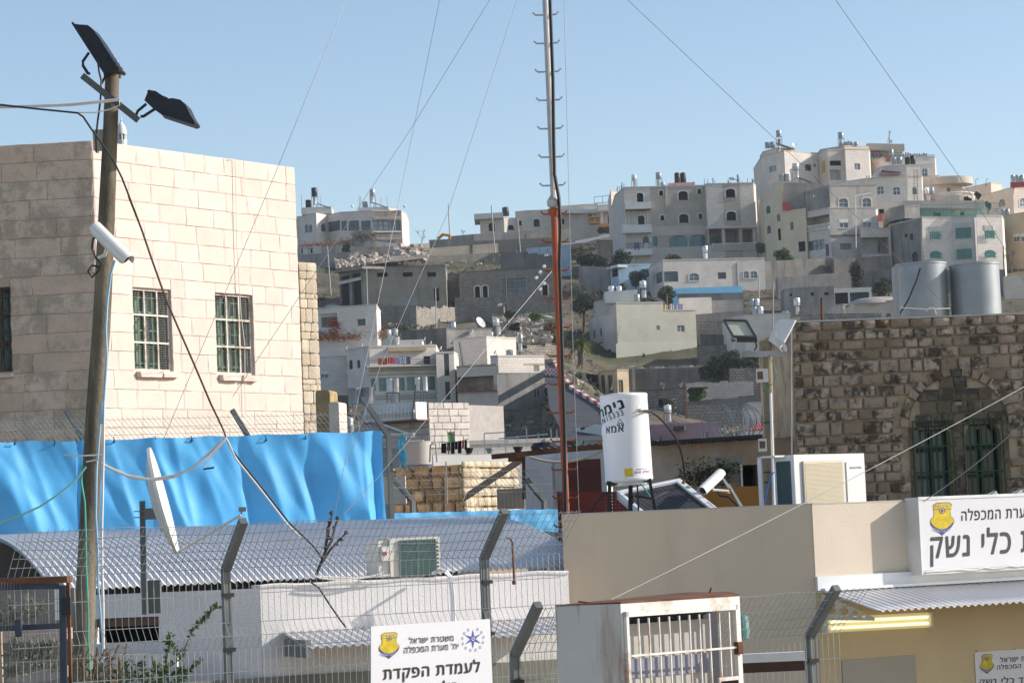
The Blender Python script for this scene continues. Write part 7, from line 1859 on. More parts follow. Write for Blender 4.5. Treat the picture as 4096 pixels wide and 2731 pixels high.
for gi,(r,x0,x1,y0) in enumerate(((g1,1147,1422,928),(g2,1500,1772,912))):
 p = MB(); ol = outline(*r,.8); p.face([fd.pt(*c,-.33) for c in ol]); wn_ = p.build('window',GLASS_GREY if gi == 0 else GLASS,db)
 b = MB(); rr = fd.rect('J',x0,y0,x1,1640)
 for k in range(8): s = rr[0] + (rr[2] - rr[0]) * k / 7; fd.slab(b,s - .008,rr[1],s + .008,rr[3],.02,.036)
 for k in range(5): t = rr[3] - (rr[3] - rr[1]) * k / 4 * 1.0; fd.slab(b,rr[0],t - .01,rr[2],t + .01,.018,.04)
 b.build('window_grille',DGR,db)
 b = MB()
 for k in (.0,.48,.94): fd.slab(b,r[0] + (r[2] - r[0]) * k,r[1],r[0] + (r[2] - r[0]) * k + .05,r[3] - .12,-.3,-.26)
 for k in (.45,.72): fd.slab(b,r[0],r[1] + (r[3] - r[1]) * k,r[2],r[1] + (r[3] - r[1]) * k + .05,-.298,-.262)
 b.build('casement',DGR,db)
m = MB(); fd.slab(m,-.03,zd - .004,fd.W,zd + .02,-.45,.02); m.build('coping',plain('pale_lime_coping',(.55,.52,.46),.9,0,.15,3),db)
m = MB(); m.tube([fd.hit('J',288,225,.12),fd.hit('J',288,700,.12),fd.hit('J',289,1160,.12)],.011,6); solo(m,'steel_rod',POLE,'thin grey vertical rod at the corner of the dark stone building','rod')
# big tanks on its roof
BT = plain('zinc_tank',(.30,.33,.35),.42,.45,.1,3,.15,60,stain=(.20,.22,.23),stain_amt=.4,stain_scale=1.5)
for l,x0,x1,y0,yb in (('left of the two big zinc tanks with a black hose',1158,1562,1186,1620),('right of the two big zinc tanks',1582,1975,1190,1620)):
 t = barrel('G',x0,y0,x1,yb,43,BT,l,0,'big zinc tanks on the dark stone building','zinc_tank',False)
m = MB(); m.obox(P('G',1150,1620,42.2),V((.06,0,0)),V((0,.3,0)),V((0,0,P('G',1150,1205,42.2).z - P('G',1150,1620,42.2).z))); solo(m,'zinc_sheet',BT,'folded zinc sheet edge beside the left big tank','metal sheet')
m = MB(); m.tube([P('G',1335,1220,42.5),P('G',1300,1330,42.45),P('G',1240,1470,42.45),P('G',1180,1570,42.5),P('G',1165,1640,42.5)],.013,7); solo(m,'tank_hose',BLK,'black hose running down the left big tank','hose',smooth=True)
m = MB(); m.tube([P('J',1045,140,42.3),P('J',1230,150,42.2),P('J',1300,148,42.2),P('J',1395,145,42.3)],.007,6); m.tube([P('J',1228,165,42.2),P('J',1250,140,42.2),P('J',1285,142,42.2),P('J',1298,185,42.2)],.008,6); solo(m,'tie_rope',WHC,'white rope tied around the left big tank','rope')
m = MB(); m.obox(P('G',1345,1182,43),V((.16,0,0)),V((0,.2,0)),V((0,.0,.05))); solo(m,'cap_stone',plain('tan_block',(.5,.4,.25),.9),'tan stone lying on top of the left big tank','stone'); m = MB(); m.obox(P('G',1745,1190,43),V((.17,0,0)),V((0,.2,0)),V((0,.0,.045))); solo(m,'cap_stone',plain('tan_block',(.5,.4,.25),.9),'flat stone lying on top of the right big tank','stone')
# floodlight post
WOOD = plain('weathered_wood',(.24,.20,.13),.9,0,.25,2,.5,30,stain=(.13,.10,.06),stain_amt=.6,stain_scale=3,streak=True)
fp = thing('floodlight_post','wooden post with crossboard and white conduit beside the dark stone building','post',P('J',140,1640,34))
m = MB(); m.tube([P('J',148,1640,34),P('J',118,375,34)],[.065,.062],14); m.build('shaft',WOOD,fp,True)
m = MB(); m.obox(P('J',-55,485,33.9),P('J',262,478,33.9) - P('J',-55,485,33.9),V((0,.03,0)),V((0,0,.075))); m.build('crossboard',plain('grey_board',(.34,.33,.31),.8,0,.2,4),fp)
m = MB(); m.tube([P('J',172,1640,33.9),P('J',143,735,33.9)],.017,8); m.build('conduit',plain('white_pvc',(.72,.72,.74),.4),fp)
m = MB(); m.tube([P('J',130,470,33.85),P('J',160,530,33.83),P('J',185,600,33.83),P('J',165,670,33.83),P('J',110,690,33.85),P('J',85,680,33.86)],.006,6); m.tube([P('J',85,720,33.86),P('J',120,715,33.86),P('J',140,740,33.86)],.006,6); m.build('green_cable',plain('green_cable',(.02,.20,.16),.5),fp)
m = MB(); m.tube([P('J',185,1285,33.85),P('J',155,1290,33.84),P('J',125,1380,33.84),P('J',92,1530,33.84)],.010,6); m.build('blue_cable',plain('blue_cable',(.02,.12,.45),.5),fp)
m = MB()
for y in (940,1285,1355): c = P('J',130,y,34); m.lathe(c - V((0,0,.008)),[(.068,0),(.068,.016)],14)
m.build('strap',BLK,fp)
for l,x0,y0,x1,y1 in (('upper grey junction box on the floodlight post',50,567,130,660),('lower grey junction box on the floodlight post',65,1052,120,1140)):
 m = MB(); FB2(m,'J',x0,y0,x1,y1,33.82,.1); o = m.build('junction_box',plain('box_grey',(.60,.57,.50),.5),fp); m = MB(); FB2(m,'J',x0 + 3,y0 + 18,x0 + 42,y1 - 20,33.815,.004); m.build('dark_panel',FRAME_B,o)
FWH = plain('floodlight_white',(.62,.63,.64),.4,0,.03,3); LENS = plain('floodlight_lens',(.50,.50,.38),.15,0,.1,3,spec=.6)
fl1 = thing('floodlight','white floodlight facing the camera on the left of the wooden post','floodlight',P('J',20,440,33.9))
c_ = [P('H',1452,378,33.75),P('H',1640,382,33.75),P('H',1722,520,33.62),P('H',1532,514,33.62)]
nrm = (c_[1] - c_[0]).cross(c_[3] - c_[0]).normalized(); nrm = nrm if nrm.y < 0 else -nrm
bk = [p - nrm * .05 for p in c_]; bk2 = [p - nrm * .13 + (sum(c_,V()) / 4 - p) * .4 for p in c_]
m = MB(); m.grid([c_,bk],0,True); m.grid([bk,bk2],0,True); m.face(bk2[::-1]); m.build('body',FWH,fl1)
m = MB()
for i in range(4): m.bar(c_[i],c_[(i + 1) % 4],.022,.03,nrm)
m.build('rim',FRAME_D,fl1); cc = sum(c_,V()) / 4; m = MB(); m.face([cc + (p - cc) * .94 - nrm * .008 for p in c_]); m.build('lens',LENS,fl1)
m = MB(); m.obox(P('H',1565,560,33.65),P('H',1735,560,33.65) - P('H',1565,560,33.65),V((0,.05,0)),P('H',1560,520,33.62) - P('H',1565,560,33.65)); m.build('driver_box',FRAME_D,fl1); m = MB(); m.tube([P('H',1720,560,33.7),P('H',1728,600,33.8),P('H',1710,625,33.9)],.012,6); m.build('bracket',FRAME_D,fl1)
fl2 = thing('floodlight','white floodlight seen from behind on the right of the wooden post','floodlight',P('J',230,440,33.9))
prof = [(1920,368),(2052,372),(2040,400),(1955,560),(1915,612),(1825,545),(1890,400)]
m = MB(); m.prism([P('H',x,y,33.9) for x,y in prof][::-1],(.03,.14,0)); m.build('body',FWH,fl2)
m = MB(); m.prism([P('H',x,y,33.85) for x,y in ((1930,545),(1950,545),(1985,610),(1980,640),(1965,640))],(0,.04,0)); m.prism([P('H',x,y,33.85) for x,y in ((1905,600),(1925,610),(1955,640),(1935,642))],(0,.03,0)); m.build('bracket',FWH,fl2)
m = MB(); p = P('H',1930,540,33.88); m.cyl(p,p - V((0,.012,0)),.02,None,12); m.build('hinge_bolt',TANK_S,fl2); m = MB(); FB2(m,'H',1875,470,1905,520,33.885,.01); m.build('name_plate',FRAME_W,fl2)
# brown flaking building and yard behind the heater
FLK = plain('flaking_plaster',(.42,.33,.26),.95,0,.12,1.,.4,25,stain=(.30,.18,.08),stain_amt=.9,stain_scale=1.1)
h = House('flaking_house','low house with flaking brown plaster behind the solar collector','I',[(890,545,40.5),(1200,522,40.2),(2000,495,40.4)],40.2,1300,FLK,kz=1,back=5,cap=.03)
h.win(1,'k',(1605,702,1728,880)).done(.3)
h.part('door_lintel',CONC,lambda mb: h.faces[1].pslab(mb,'I',1410,640,1590,690,0,.06)); h.part('door_jamb',PLASTER_W,lambda mb: h.faces[1].pslab(mb,'I',1590,690,1604,885,0,.04))
h.part('blocked_niche',plain('niche_plaster',(.22,.18,.15),.95,0,.25,3),lambda mb: h.faces[1].pslab(mb,'I',1420,700,1588,840,0,.012))
h.part('roof_edge',TANK_B,lambda mb: mb.obox(P('I',885,545,40),P('I',1765,488,39.9) - P('I',885,545,40),V((0,1.2,0)),V((0,0,.05))))
rs = random.Random(14); m = MB()
for k in range(26): p = P('I',900 + 33 * k,537 - 2 * k + rs.uniform(-4,3),39.95); m.cyl(p,p + V((.06,.3,.0)),.03,None,6)
m.build('roof_sheet_ends',TANK_B,h.root)['kind'] = 'stuff'
mm = crown_mesh(P('I',1360,820,39.7),.5,.15,.28,1500,.03,5,10); solo(mm,'dry_bush',DARKLEAF,'dark dry creeper on the flaking wall behind the roof camera','creeper')
m = MB(); FB2(m,'I',1288,886,1795,1300,36.5,.05); solo(m,'orange_board',plain('orange_brown_board',(.26,.115,.02),.8,0,.1,2),'orange-brown board fence right of the solar collector','board')
m = MB(); FB2(m,'I',232,665,522,1300,37,.05); solo(m,'maroon_sheet',plain('maroon_sheet',(.085,.02,.015),.7,0,.3,2,stain=(.05,.03,.03),stain_amt=.6,stain_scale=2),'dark maroon metal sheet behind the white water heater','metal sheet')
m = MB(); f = Face(P('I',160,915,35.6),P('I',800,905,35.6),0,4)
for k in range(24): f.pslab(m,'I',160 + 27 * k,912,184 + 27 * k,1300,0,.02)
for k in range(7): f.pslab(m,'I',160,918 + 26 * k,800,936 + 26 * k,.021,.03)
solo(m,'red_lattice',plain('dark_red_lattice',(.14,.022,.016),.7,0,.3,3),'dark red lattice fence at the foot of the mast','fence')
wc = thing('white_cabin','white sheet-metal cabin wall under the rusty eaves left of the water heater','cabin',P('I',200,900,39))
WS2 = plain('white_cabin_sheet',(.62,.62,.62),.6,0,.05,1.5); ff = Face(P('E',1850,1215,38.6),P('I',530,560,38.2),0,6); zc = P('I',250,600,38.4).z
m = MB(); ff.slab(m,0,0,ff.W,zc,-.3,0); m.build('sheet_wall',WS2,wc)
m = MB()
for x in (140,330): ff.pslab(m,'I',x,610,x + 6,900,.002,.015)
m.build('sheet_seam',FRAME_W,wc); m = MB(); m.obox(P('E',1855,1270,38.3),V((.4,0,0)),V((0,.3,0)),V((0,0,-2))); m.build('corner_panel',WS2,wc)
m = MB(); m.bar(P('E',1605,1228,37.6),P('I',515,558,37.2),.09,.07); m.build('eaves_beam',RUST,wc); m = MB(); m.bar(P('E',1730,1250,37.9),P('E',1850,1245,37.9),.08,.06); m.build('beam_end',RUST,wc)
m = MB(); rs = random.Random(17)
for k in range(9): p = P('I',20 + 55 * k,592 - 5 * k,37.4); m.cyl(p,p + V((.02,.5,.03)),.035,None,6)
m.build('roof_sheet_ends',TANK_B,wc)['kind'] = 'stuff'
m = MB(); m.bar(P('E',1850,1200,37.8),P('E',1855,1560,37.8),.05); m.build('corner_post',RUST,wc)
m = MB(); m.obox(P('E',1380,1575,38),P('E',1835,1270,38.4) - P('E',1380,1575,38),V((.02,.12,.0)),V((.06,0,.13))); solo(m,'timber_gutter',plain('dark_gutter',(.06,.05,.042),.7,0,.3,3),'dark sloping gutter beam before the lit stone wall','gutter')
m = MB(); m.tube(sag(P('I',-60,640,37),P('I',520,585,37),.12),.018,6); solo(m,'rope',plain('tan_rope',(.40,.33,.25),.8),'tan twisted rope slung before the white cabin','rope')
m = MB(); c = P('I',70,560,39); m.lathe(c,[(.22,-.06),(.24,0),(.2,.06),(.05,.07)],14); o = solo(m,'tyre_on_roof',TANK_B,'black tyre lying on the white cabin roof','tyre'); m = MB(); m.lathe(P('I',72,552,39),[(.02,0),(.1,.02),(.09,.08),(.03,.11)],7); solo(m,'roof_stone',ROCK,'pale stone weighing down the tyre on the white cabin roof','stone')
# razor wire
rz = thing('razor_wire','tangled coils of razor wire above the flaking roof','razor wire',P('I',1500,490,41)); m = MB(); rs = random.Random(23)
for k in range(13):
 c = P('I',1375 + 23 * k,400 + rs.uniform(-12,25),41 + .06 * k); r = rs.uniform(.3,.42); ph = rs.uniform(-.5,.5)
 m.tube([c + V((math.cos(t * math.tau / 22) * r * .75 + t * .012,math.sin(t * math.tau / 22) * r * .5,math.sin(t * math.tau / 22 + ph * .2) * r)) for t in range(24)],.006,4,cap=False)
m.build('coil',plain('razor_steel',(.42,.43,.43),.4,.5,.1,6),rz)
# rooftops between the heater and the stone wall
BLKST = piece_stone('white_wall_block',[(0,(.58,.53,.49)),(.5,(.64,.59,.55)),(1,(.54,.50,.46))],.9,None,.3,2,12,.25)
bk = thing('block_house','white block house with green arched window and carved balcony','house',P('E',1200,1130,120))
fk = Face(P('E',1100,803,118),P('E',1420,790,119.5),0,P('E',1100,803,118).z); fk2 = Face(P('E',690,812,119.6),P('E',1100,803,118),0,P('E',1100,803,118).z)
gw = fk.rect('E',1250,1035,1308,1112); m = MB(); g = Face(fk.o - fk.n * .03,fk.o - fk.n * .03 + fk.xd * fk.W,0,fk.z1 - .02); wall_face(m,g,[(*gw,1.2)],.2); m.obox(fk2.pt(0,0,-.1),fk2.xd * fk2.W,-fk2.n * 6,V((0,0,fk2.z1 - .05))); m.obox(fk.pt(.1,0,-.3),fk.xd * (fk.W - .1),-fk.n * 5,V((0,0,fk.z1 - .05))); m.build('wall',plain('block_mortar',(.36,.33,.31),.95),bk)
SB = [stone_mesh('wall_block',BLKST,400 + k,.1,.04) for k in range(5)]; rnd = random.Random(66)
coursed(fk,fk.sz('E',1250,1160)[1],fk.z1,.30,.42,.72,SB,bk,.03,.022,rnd,[gw],jitter=.03)
coursed(fk2,fk2.sz('E',900,1160)[1],fk2.sz('E',900,960)[1],.30,.42,.72,SB,bk,.03,.022,rnd,jitter=.03)
m = MB(); m.face([fk.pt(*c,-.15) for c in outline(*gw,1.2)]); m.build('green_window',plain('green_shutter',(.20,.42,.16),.6),bk)
m = MB(); fk2.pslab(m,'E',695,815,1098,948,.05,.9); bal = m.build('balcony',PLASTER_W,bk)
m = MB(); ar = fk2.rect('E',700,822,1092,942)
for k in range(14):
 s = ar[0] + (ar[2] - ar[0]) * (k + .5) / 14; c = fk2.pt(s,(ar[1] + ar[3]) / 2,.9); m.lathe(c - V((0,0,.42 * (ar[3] - ar[1]))),[(.02,0),(.13,.35 * (ar[3] - ar[1])),(.02,.84 * (ar[3] - ar[1]))],8)
m.build('carved_baluster',PLASTER_W,bal); m = MB(); fk2.pslab(m,'E',690,950,1120,960,.0,1.0); m.build('red_edge',RR,bal)
m = MB(); m.tube([fk2.hit('E',1005,660,1),fk2.hit('E',985,850,1),fk2.hit('E',968,1000,1)],.03,5); m.build('cable',DK,bk)
for l,x0,y0,x1,y1,mt,lg in (('left big grey cylinder tank on the block house',478,690,576,815,TANK_G,0),('right big grey cylinder tank on the block house',580,686,688,815,TANK_G,0),('white and steel tank on the left black stand',778,616,830,722,FRAME_W,805),('bright steel tank on the left black stand',828,614,876,722,TANK_S,805),('white tank on the right black stand',1000,606,1042,715,FRAME_W,800),('bright steel tank on the right black stand',1062,602,1100,713,TANK_S,800),('short grey drum under the left black stand',808,742,868,806,TANK_G,0)):
 barrel('E',x0,y0,x1,y1,122,mt,l,lg,'tanks of the block house',dome=False)
for l,a in (('small grey-white drum behind the blue tarpaulin edge',(416,935,452,1040)),('small steel drum behind the blue tarpaulin edge',(452,922,520,1035)),('black tank lying under the big grey cylinders',(415,850,515,905))): barrel('E',*a,100,TANK_B if 'black' in l else TANK_G,l,0,'drums behind the tarpaulin')
solar('E',640,945,925,1050,98,'pair of dark collectors behind the bent fence post',2); m = MB(); FB2(m,'E',725,1050,990,1062,96,1.0); solo(m,'white_slab',FRAME_W,'thin white slab below the dark collectors','slab')
h = House('pink_wall_house','bright pink plastered wall beside the block house','E',[(1420,895,130),(1560,890,130),(1572,890,134)],130,1180,PINKPLASTER,back=4).done()
h = House('parapet_roof','long white block parapet roof below the street','E',[(1430,1135,108),(2170,1110,109)],108,1260,J_WHITE,back=12).done()
m = MB()
for a,b in (((1540,1045),(1550,1200)),((1540,1045),(1700,1035)),((1700,1035),(1712,1195)),((1720,1075),(1725,1120)),((1800,1060),(1806,1115)),((1872,1005),(1878,1112)),((1965,1040),(1972,1110)),((2065,1010),(2070,1105)),((2110,1015),(2115,1105)),((1655,1085),(2040,1050))): m.bar(P('E',*a,106),P('E',*b,106),.045)
solo(m,'pipe_railing',plain('pale_pipe',(.55,.55,.55),.5,.2),'pale pipe frames and railings on the white parapet roof','railing')
CK = plain('black_cloth',(.012,.012,.016),.9,0,.3,5)
for k,(x,w,y1) in enumerate(((1205,42,1200),(1250,28,1180),(1280,30,1205),(1312,22,1170),(1335,30,1200),(1368,18,1158),(1388,20,1160))):
 m = MB(); y0 = 1120 - (x - 1205) * .13; m.grid([[P('E',x + w * i / 4,y0 + (y1 - y0) * j / 4,88 + .05 * math.sin(i * 2 + k)) for i in range(5)] for j in range(5)])
 solo(m,'black_garment',CK if k != 5 else LAUN[2],('wide black coat','black shirt','black trousers','short black shirt','black skirt','red cloth','narrow black cloth')[k] + ' on the washing line before the green window','laundry','black washing before the green window')
m = MB(); m.tube(sag(P('E',1190,1110,88),P('E',1420,1085,88),.06),.012,4); m.bar(P('E',1262,1125,88),P('E',1264,1205,88),.06); solo(m,'washing_line',STEEL,'washing line with black clothes before the green window','washing line')
for k,(x0,x1,y0,y1,c) in enumerate(((1388,1460,1160,1200,TANK_B),(1555,1622,1178,1200,TANK_G),(1768,1848,1158,1190,TANK_B),(1985,2075,1140,1172,TANK_B))):
 m = MB(); p = P('E',(x0 + x1) / 2,y1,84); r = (x1 - x0) / 2 / 1.96 * px(84); m.lathe(p,[(r * .6,0),(r,.16),(r * .96,.17),(r * .55,.03)],16); solo(m,'basin',c,('black','blue-grey','wide black','stone-filled black')[k] + ' basin on the sunlit parapet','basin')
barrel('E',925,1108,1132,1290,66,plain('beige_plastic_tank',(.40,.38,.35),.6,0,.06,2),'large beige-grey drum behind the rough stone wall',0,'drums behind the stone wall',dome=False)
boxwall('lit_parapet','sunlit white parapet behind the rough stone wall','E',1140,1215,1760,1208,1300,72,73,PLASTER_W,.4)
m = MB(); FB2(m,'E',945,1100,1065,1112,67,.4); solo(m,'foam_slab',FRAME_W,'white foam slab on the beige-grey drum','slab'); m = MB(); m.tube([P('E',1115,1270,62),P('E',1120,1140,62),P('E',1130,1125,62),P('E',1160,1125,62),P('E',1172,1270,62)],.02,6); solo(m,'bent_pipe',STEEL,'dark hoop pipe right of the beige-grey drum','pipe')
# rough stone wall, sun and shade put into its two stone colours
rwl = thing('rough_stone_wall','rough tan stone wall corner in the middle, one face sunlit','wall',P('E',1365,1568,57))
fq = Face(P('E',790,1282,58),P('E',1365,1275,57),0,P('E',1365,1280,57).z); fq2 = Face(P('E',1365,1275,57),P('E',1790,1275,59.2),0,P('E',1365,1280,57).z + .06)
m = MB(); m.obox(fq.pt(0,0,-.04),fq.xd * fq.W,-fq.n * .7,V((0,0,fq.z1 - .05))); m.obox(fq2.pt(.05,0,-.04),fq2.xd * (fq2.W - .05),-fq2.n * .7,V((0,0,fq2.z1 - .08))); m.build('core',plain('tan_earth_mortar',(.30,.22,.13),.95,0,.2,3,.5,30),rwl)
TST = piece_stone('shaded_rough_stone',[(0,(.34,.25,.14)),(.4,(.42,.32,.19)),(.75,(.50,.39,.25)),(1,(.30,.22,.13))],.95,(.09,.07,.045),.6,4,20,.8); TSL = piece_stone('sunlit_rough_stone',[(0,(.62,.54,.40)),(.5,(.68,.60,.46)),(1,(.58,.48,.34))],.95,(.3,.22,.13),.4,4,20,.8)  # darker stone for the shaded face, paler copy for the sunlit one
rnd = random.Random(71); coursed(fq,3.4,fq.z1,.27,.24,.5,[stone_mesh('shaded_rough_block',TST,500 + k,.35,.1) for k in range(6)],rwl,.07,.03,rnd,jitter=.15); coursed(fq2,3.4,fq2.z1,.2,.2,.4,[stone_mesh('sunlit_rough_block',TSL,520 + k,.4,.12) for k in range(6)],rwl,.06,.02,rnd,jitter=.25)
m = MB(); FB2(m,'E',750,1385,930,1600,50,.3); solo(m,'pale_post_block',plain('pale_render',(.55,.48,.40),.9),'pale rendered block behind the bent fence arm','block')
m = MB(); FB2(m,'E',1645,1480,1860,1640,46,.3); solo(m,'tan_shade_board',plain('tan_shade_panel',(.38,.30,.21),.9),'tan panel in shade right of the sloping gutter','panel')
pole('E',1242,1265,1250,1600,55,.02,STEEL,'thin steel post before the rough stone wall','thin_post')
# foreground
# wooden lamp pole
pw = thing('wooden_pole','leaning wooden pole carrying two black floodlights at the left','pole',P('S',325,2760,24))
PW = [(450,276,.064),(440,560,.068),(429,800,.075),(418,1050,.08),(405,1317,.083),(379,1661,.083),(366,1900,.086),(348,2270,.09),(331,2615,.098),(322,2800,.1)]
m = MB(); m.tube([P('S',x,y,24) for x,y,r in PW],[r for x,y,r in PW],18); m.build('shaft',plain('old_pole_wood',(.17,.145,.10),.95,0,.35,2,.6,22,stain=(.035,.03,.025),stain_amt=.95,stain_scale=2.2,streak=True),pw,True)
m = MB(); m.prism([P('S',*q('A',x,y),24.0) for x,y in ((720,510),(793,480),(840,520),(838,540),(725,545))],(0,.06,0)); m.build('split_top',MATS['old_pole_wood'],pw)
m = MB(); m.bar(P('A',575,530,23.86),P('A',962,838,23.86),.058,.058,(0,1,0)); m.build('crossarm',plain('grey_green_steel',(.10,.105,.09),.6,.2,.15,5),pw)
m = MB(); FB2(m,'A',650,905,760,1045,24.06,.1); m.build('junction_box',plain('box_tan',(.36,.34,.28),.6),pw)
BKT = plain('black_aluminium',(.022,.024,.028),.45,.2,.2,5)
def flood(name,label,prof,d,dep,lens,brk,ribs):
 r = thing(name,label,'floodlight',P('A',*prof[0],d)); m = MB(); pts = [P('A',x,y,d) for x,y in prof]
 m.prism(pts,(.02,dep,0)); m.build('housing',BKT,r,False,True)
 m = MB(); a,b = P('A',*lens[0],d - .01),P('A',*lens[1],d - .01); m.bar(a + V((0,dep / 2,0)),b + V((0,dep / 2,0)),.02,dep * 1.06,(0,1,0)); m.build('lens_rim',BKT,r)
 for k in range(7):
  m = MB(); p0,p1 = V(ribs[0]),V(ribs[1]); c = p0.lerp(p1,k / 6); a = P('A',c.x,c.y,d - .012); m.cyl(a,a + V((.02,dep + .03,0)),.02,None,6); m.build('fin',BKT,r)
 for bk in brk: m = MB(); m.tube([P('A',x,y,d + .05) for x,y in bk],.014,6); m.build('bracket',BKT,r)
 return r
flood('floodlight','upper black floodlight tilted up on the wooden pole',[(505,160),(530,170),(612,176),(640,198),(705,285),(822,482),(798,492),(738,522)],23.85,.26,((503,158),(738,524)),[[(620,368),(577,430),(578,458),(612,512),(628,515)],[(745,520),(705,585)]],((690,290),(815,478)))
flood('floodlight','lower black floodlight tilted down on the wooden pole',[(1035,628),(1085,635),(1165,690),(1200,684),(1255,695),(1295,735),(1325,800),(1358,852),(1352,870),(1128,796),(1075,765),(1005,700)],23.85,.24,((1125,790),(1356,866)),[[(1020,725),(960,775),(950,800)],[(1080,760),(1000,812),(980,812)]],((1040,640),(1155,690)))
cm = cctv(P('B',668,205,23.72),P('B',872,408,23.55),.125,'security_camera','white security camera strapped to the leaning wooden pole',[P('B',745,330,23.66),P('B',730,385,23.75),P('B',690,402,23.85)])
m = MB(); m.tube([P('B',690,260,23.68),P('B',650,265,23.7),P('B',640,330,23.72),P('B',665,400,23.75),P('B',705,440,23.8),P('B',690,490,23.8),P('B',640,540,23.8),P('B',612,500,23.8),P('B',640,455,23.8),P('B',700,470,23.8)],.01,6); m.build('cable',BLK,cm)
# conduits and cables on the pole
GC = plain('green_hose',(.04,.30,.22),.5); BLC = plain('pale_blue_conduit',(.25,.42,.58),.5)
def run(zn,pts,r,mat,name,label,d,cat='cable',n=6):
 m = MB(); m.tube([P(zn,x,y,(dd[0] if dd else d)) for x,y,*dd in pts],r,n); return solo(m,name,mat,label,cat,smooth=True)
run('C',[(590,-60),(575,150),(560,330),(556,600),(568,800),(570,1000),(582,1150),(592,1300),(590,1480)],.012,BLC,'blue_conduit','pale blue conduit down the lower wooden pole',23.82,'conduit')
run('B',[(800,420),(770,520),(748,700),(738,900),(742,1000),(745,1100),(735,1240),(725,1400),(708,1560)],.012,BLC,'blue_conduit','pale blue conduit on the upper wooden pole below the camera',23.8,'conduit')
run('C',[(605,-40),(602,200),(596,500),(592,700),(594,900),(600,1100),(602,1420)],.011,WHC,'white_cable','white cable hanging beside the wooden pole',23.8)
run('C',[(500,318),(478,310),(472,400),(492,520),(498,700),(500,900),(512,1150),(512,1300),(524,1600)],.011,GC,'green_hose','green hose running down the wooden pole',23.78,'hose')
run('C',[(500,315),(430,400),(330,480),(230,545),(100,605),(-60,660)],.009,plain('pale_green_hose',(.25,.52,.42),.5),'green_line','pale green line drooping left from the wooden pole',23.6,'line')
run('A',[(680,420),(690,500),(705,560),(700,700),(680,850),(668,960),(672,1065),(690,1060)],.009,DK,'lamp_cable','dark lamp cable looping at the top of the wooden pole',23.84)
run('A',[(-40,726),(210,755),(540,788),(580,815),(640,905),(700,990),(790,1120),(850,1240),(900,1370),(965,1540)],.009,DK,'black_cable','black overhead cable coming in from the left edge',23.75)
run('B',[(895,-30),(985,200),(1060,420),(1160,700),(1255,920),(1360,1160),(1470,1420),(1545,1575),(1569,1634,25.3)],.010,plain('brown_cable',(.09,.045,.035),.6),'brown_cable','thick brown cable slanting across the sunlit facade',24.5)
run('C',[(1305,125),(1330,190),(1410,300),(1540,460),(1680,640),(1815,770),(1885,860)],.008,DK,'black_cable','black cable continuing down over the tarpaulin to the wall',25.5)
run('C',[(1310,140),(1370,270),(1500,430),(1600,560),(1660,640),(1740,720)],.009,WHC,'white_cable','white cable following the black one over the tarpaulin',25.4)
for k,(pts,l) in enumerate((([(580,290),(650,330),(760,375),(880,392),(1000,375),(1120,320),(1220,240),(1310,145)],'white cable bundle slung in front of the blue tarpaulin'),([(585,296),(650,322),(740,362),(870,385),(1010,362),(1110,328),(1230,215),(1315,140)],'thinner white cable twisted with the slung bundle'))): run('C',pts,.012 - .004 * k,WHC,'white_cable_bundle',l,24.4)
run('C',[(1315,150),(1240,240),(1190,310),(1185,325)],.006,WHC,'white_tail','short white cable tail with black clip',24.5); m = MB(); m.obox(P('C',1180,332,24.45),V((.1,0,.01)),V((0,.02,0)),V((0,0,.016))); solo(m,'cable_clip',BLK,'small black clip at the end of the white tail','clip')
run('C',[(500,285),(575,270),(595,245),(480,250),(370,245)],.007,WHC,'tie_string','white string tied round the wooden pole',23.78,'string')
for k,(y0,y1,y2) in enumerate(((738,725,690),(745,735,700))): run('A',[(-40,y0 + 8),(250,y0),(500,y1),(700,y2 + 15),(835,y2)],.008,WHC,'white_line',('upper','lower')[k] + ' white line tied to the top of the wooden pole',23.8,'line')
run('A',[(480,785),(660,785),(760,765),(835,735),(830,700)],.006,WHC,'white_line','thin white loop under the lines on the wooden pole',23.8,'line')
# satellite dish seen edge-on
dd = thing('satellite_dish','big white satellite dish seen edge-on before the blue tarpaulin','satellite dish',P('C',840,1170,26.5))
ct,cb = P('C',872,200,26.5),P('C',1035,815,26.5); cen = (ct + cb) / 2; rad = (ct - cb).length / 2
upv = (ct - cb).normalized(); nd = V((.99,.05,0)); nd = (nd - upv * nd.dot(upv)).normalized(); sv = upv.cross(nd)
rows = [[cen + (upv * math.cos(a * math.tau / 28) + sv * math.sin(a * math.tau / 28) * .92) * rad * k + nd * rad * .2 * (k * k - 1) for a in range(28)] for k in (.02,.25,.5,.75,.95,1)]
rows.append([p - nd * .03 for p in rows[-1]]); rows += [[p - nd * .02 for p in r_] for r_ in rows[4::-1]]
m = MB(); m.grid(rows,0,True); m.build('reflector',DISHW,dd,True)
m = MB(); m.obox(P('C',880,530,26.45),P('C',918,525,26.45) - P('C',880,530,26.45),V((0,.2,0)),P('C',935,690,26.45) - P('C',880,530,26.45)); m.build('back_plate',POLE,dd)
m = MB(); FB2(m,'C',838,555,940,620,26.55,.06); m.build('mount_bracket',STEEL,dd)
for y in (570,605): m = MB(); FB2(m,'C',775,y,855,y + 6,26.5,.02); m.build('mount_bolt',STEEL,dd)
m = MB(); m.bar(P('C',838,1170,26.6),P('C',826,512,26.6),.052,.052,(0,1,0)); m.build('mast',GALV,dd)
m = MB(); m.tube([P('C',1035,805,26.4),P('C',1200,710,26.0),P('C',1400,592,25.6)],.012,6); m.build('feed_arm',DISHW,dd)
m = MB(); FB2(m,'C',1385,548,1428,574,25.58,.05); FB2(m,'C',1396,574,1404,598,25.6,.02); m.build('receiver',STEEL,dd)
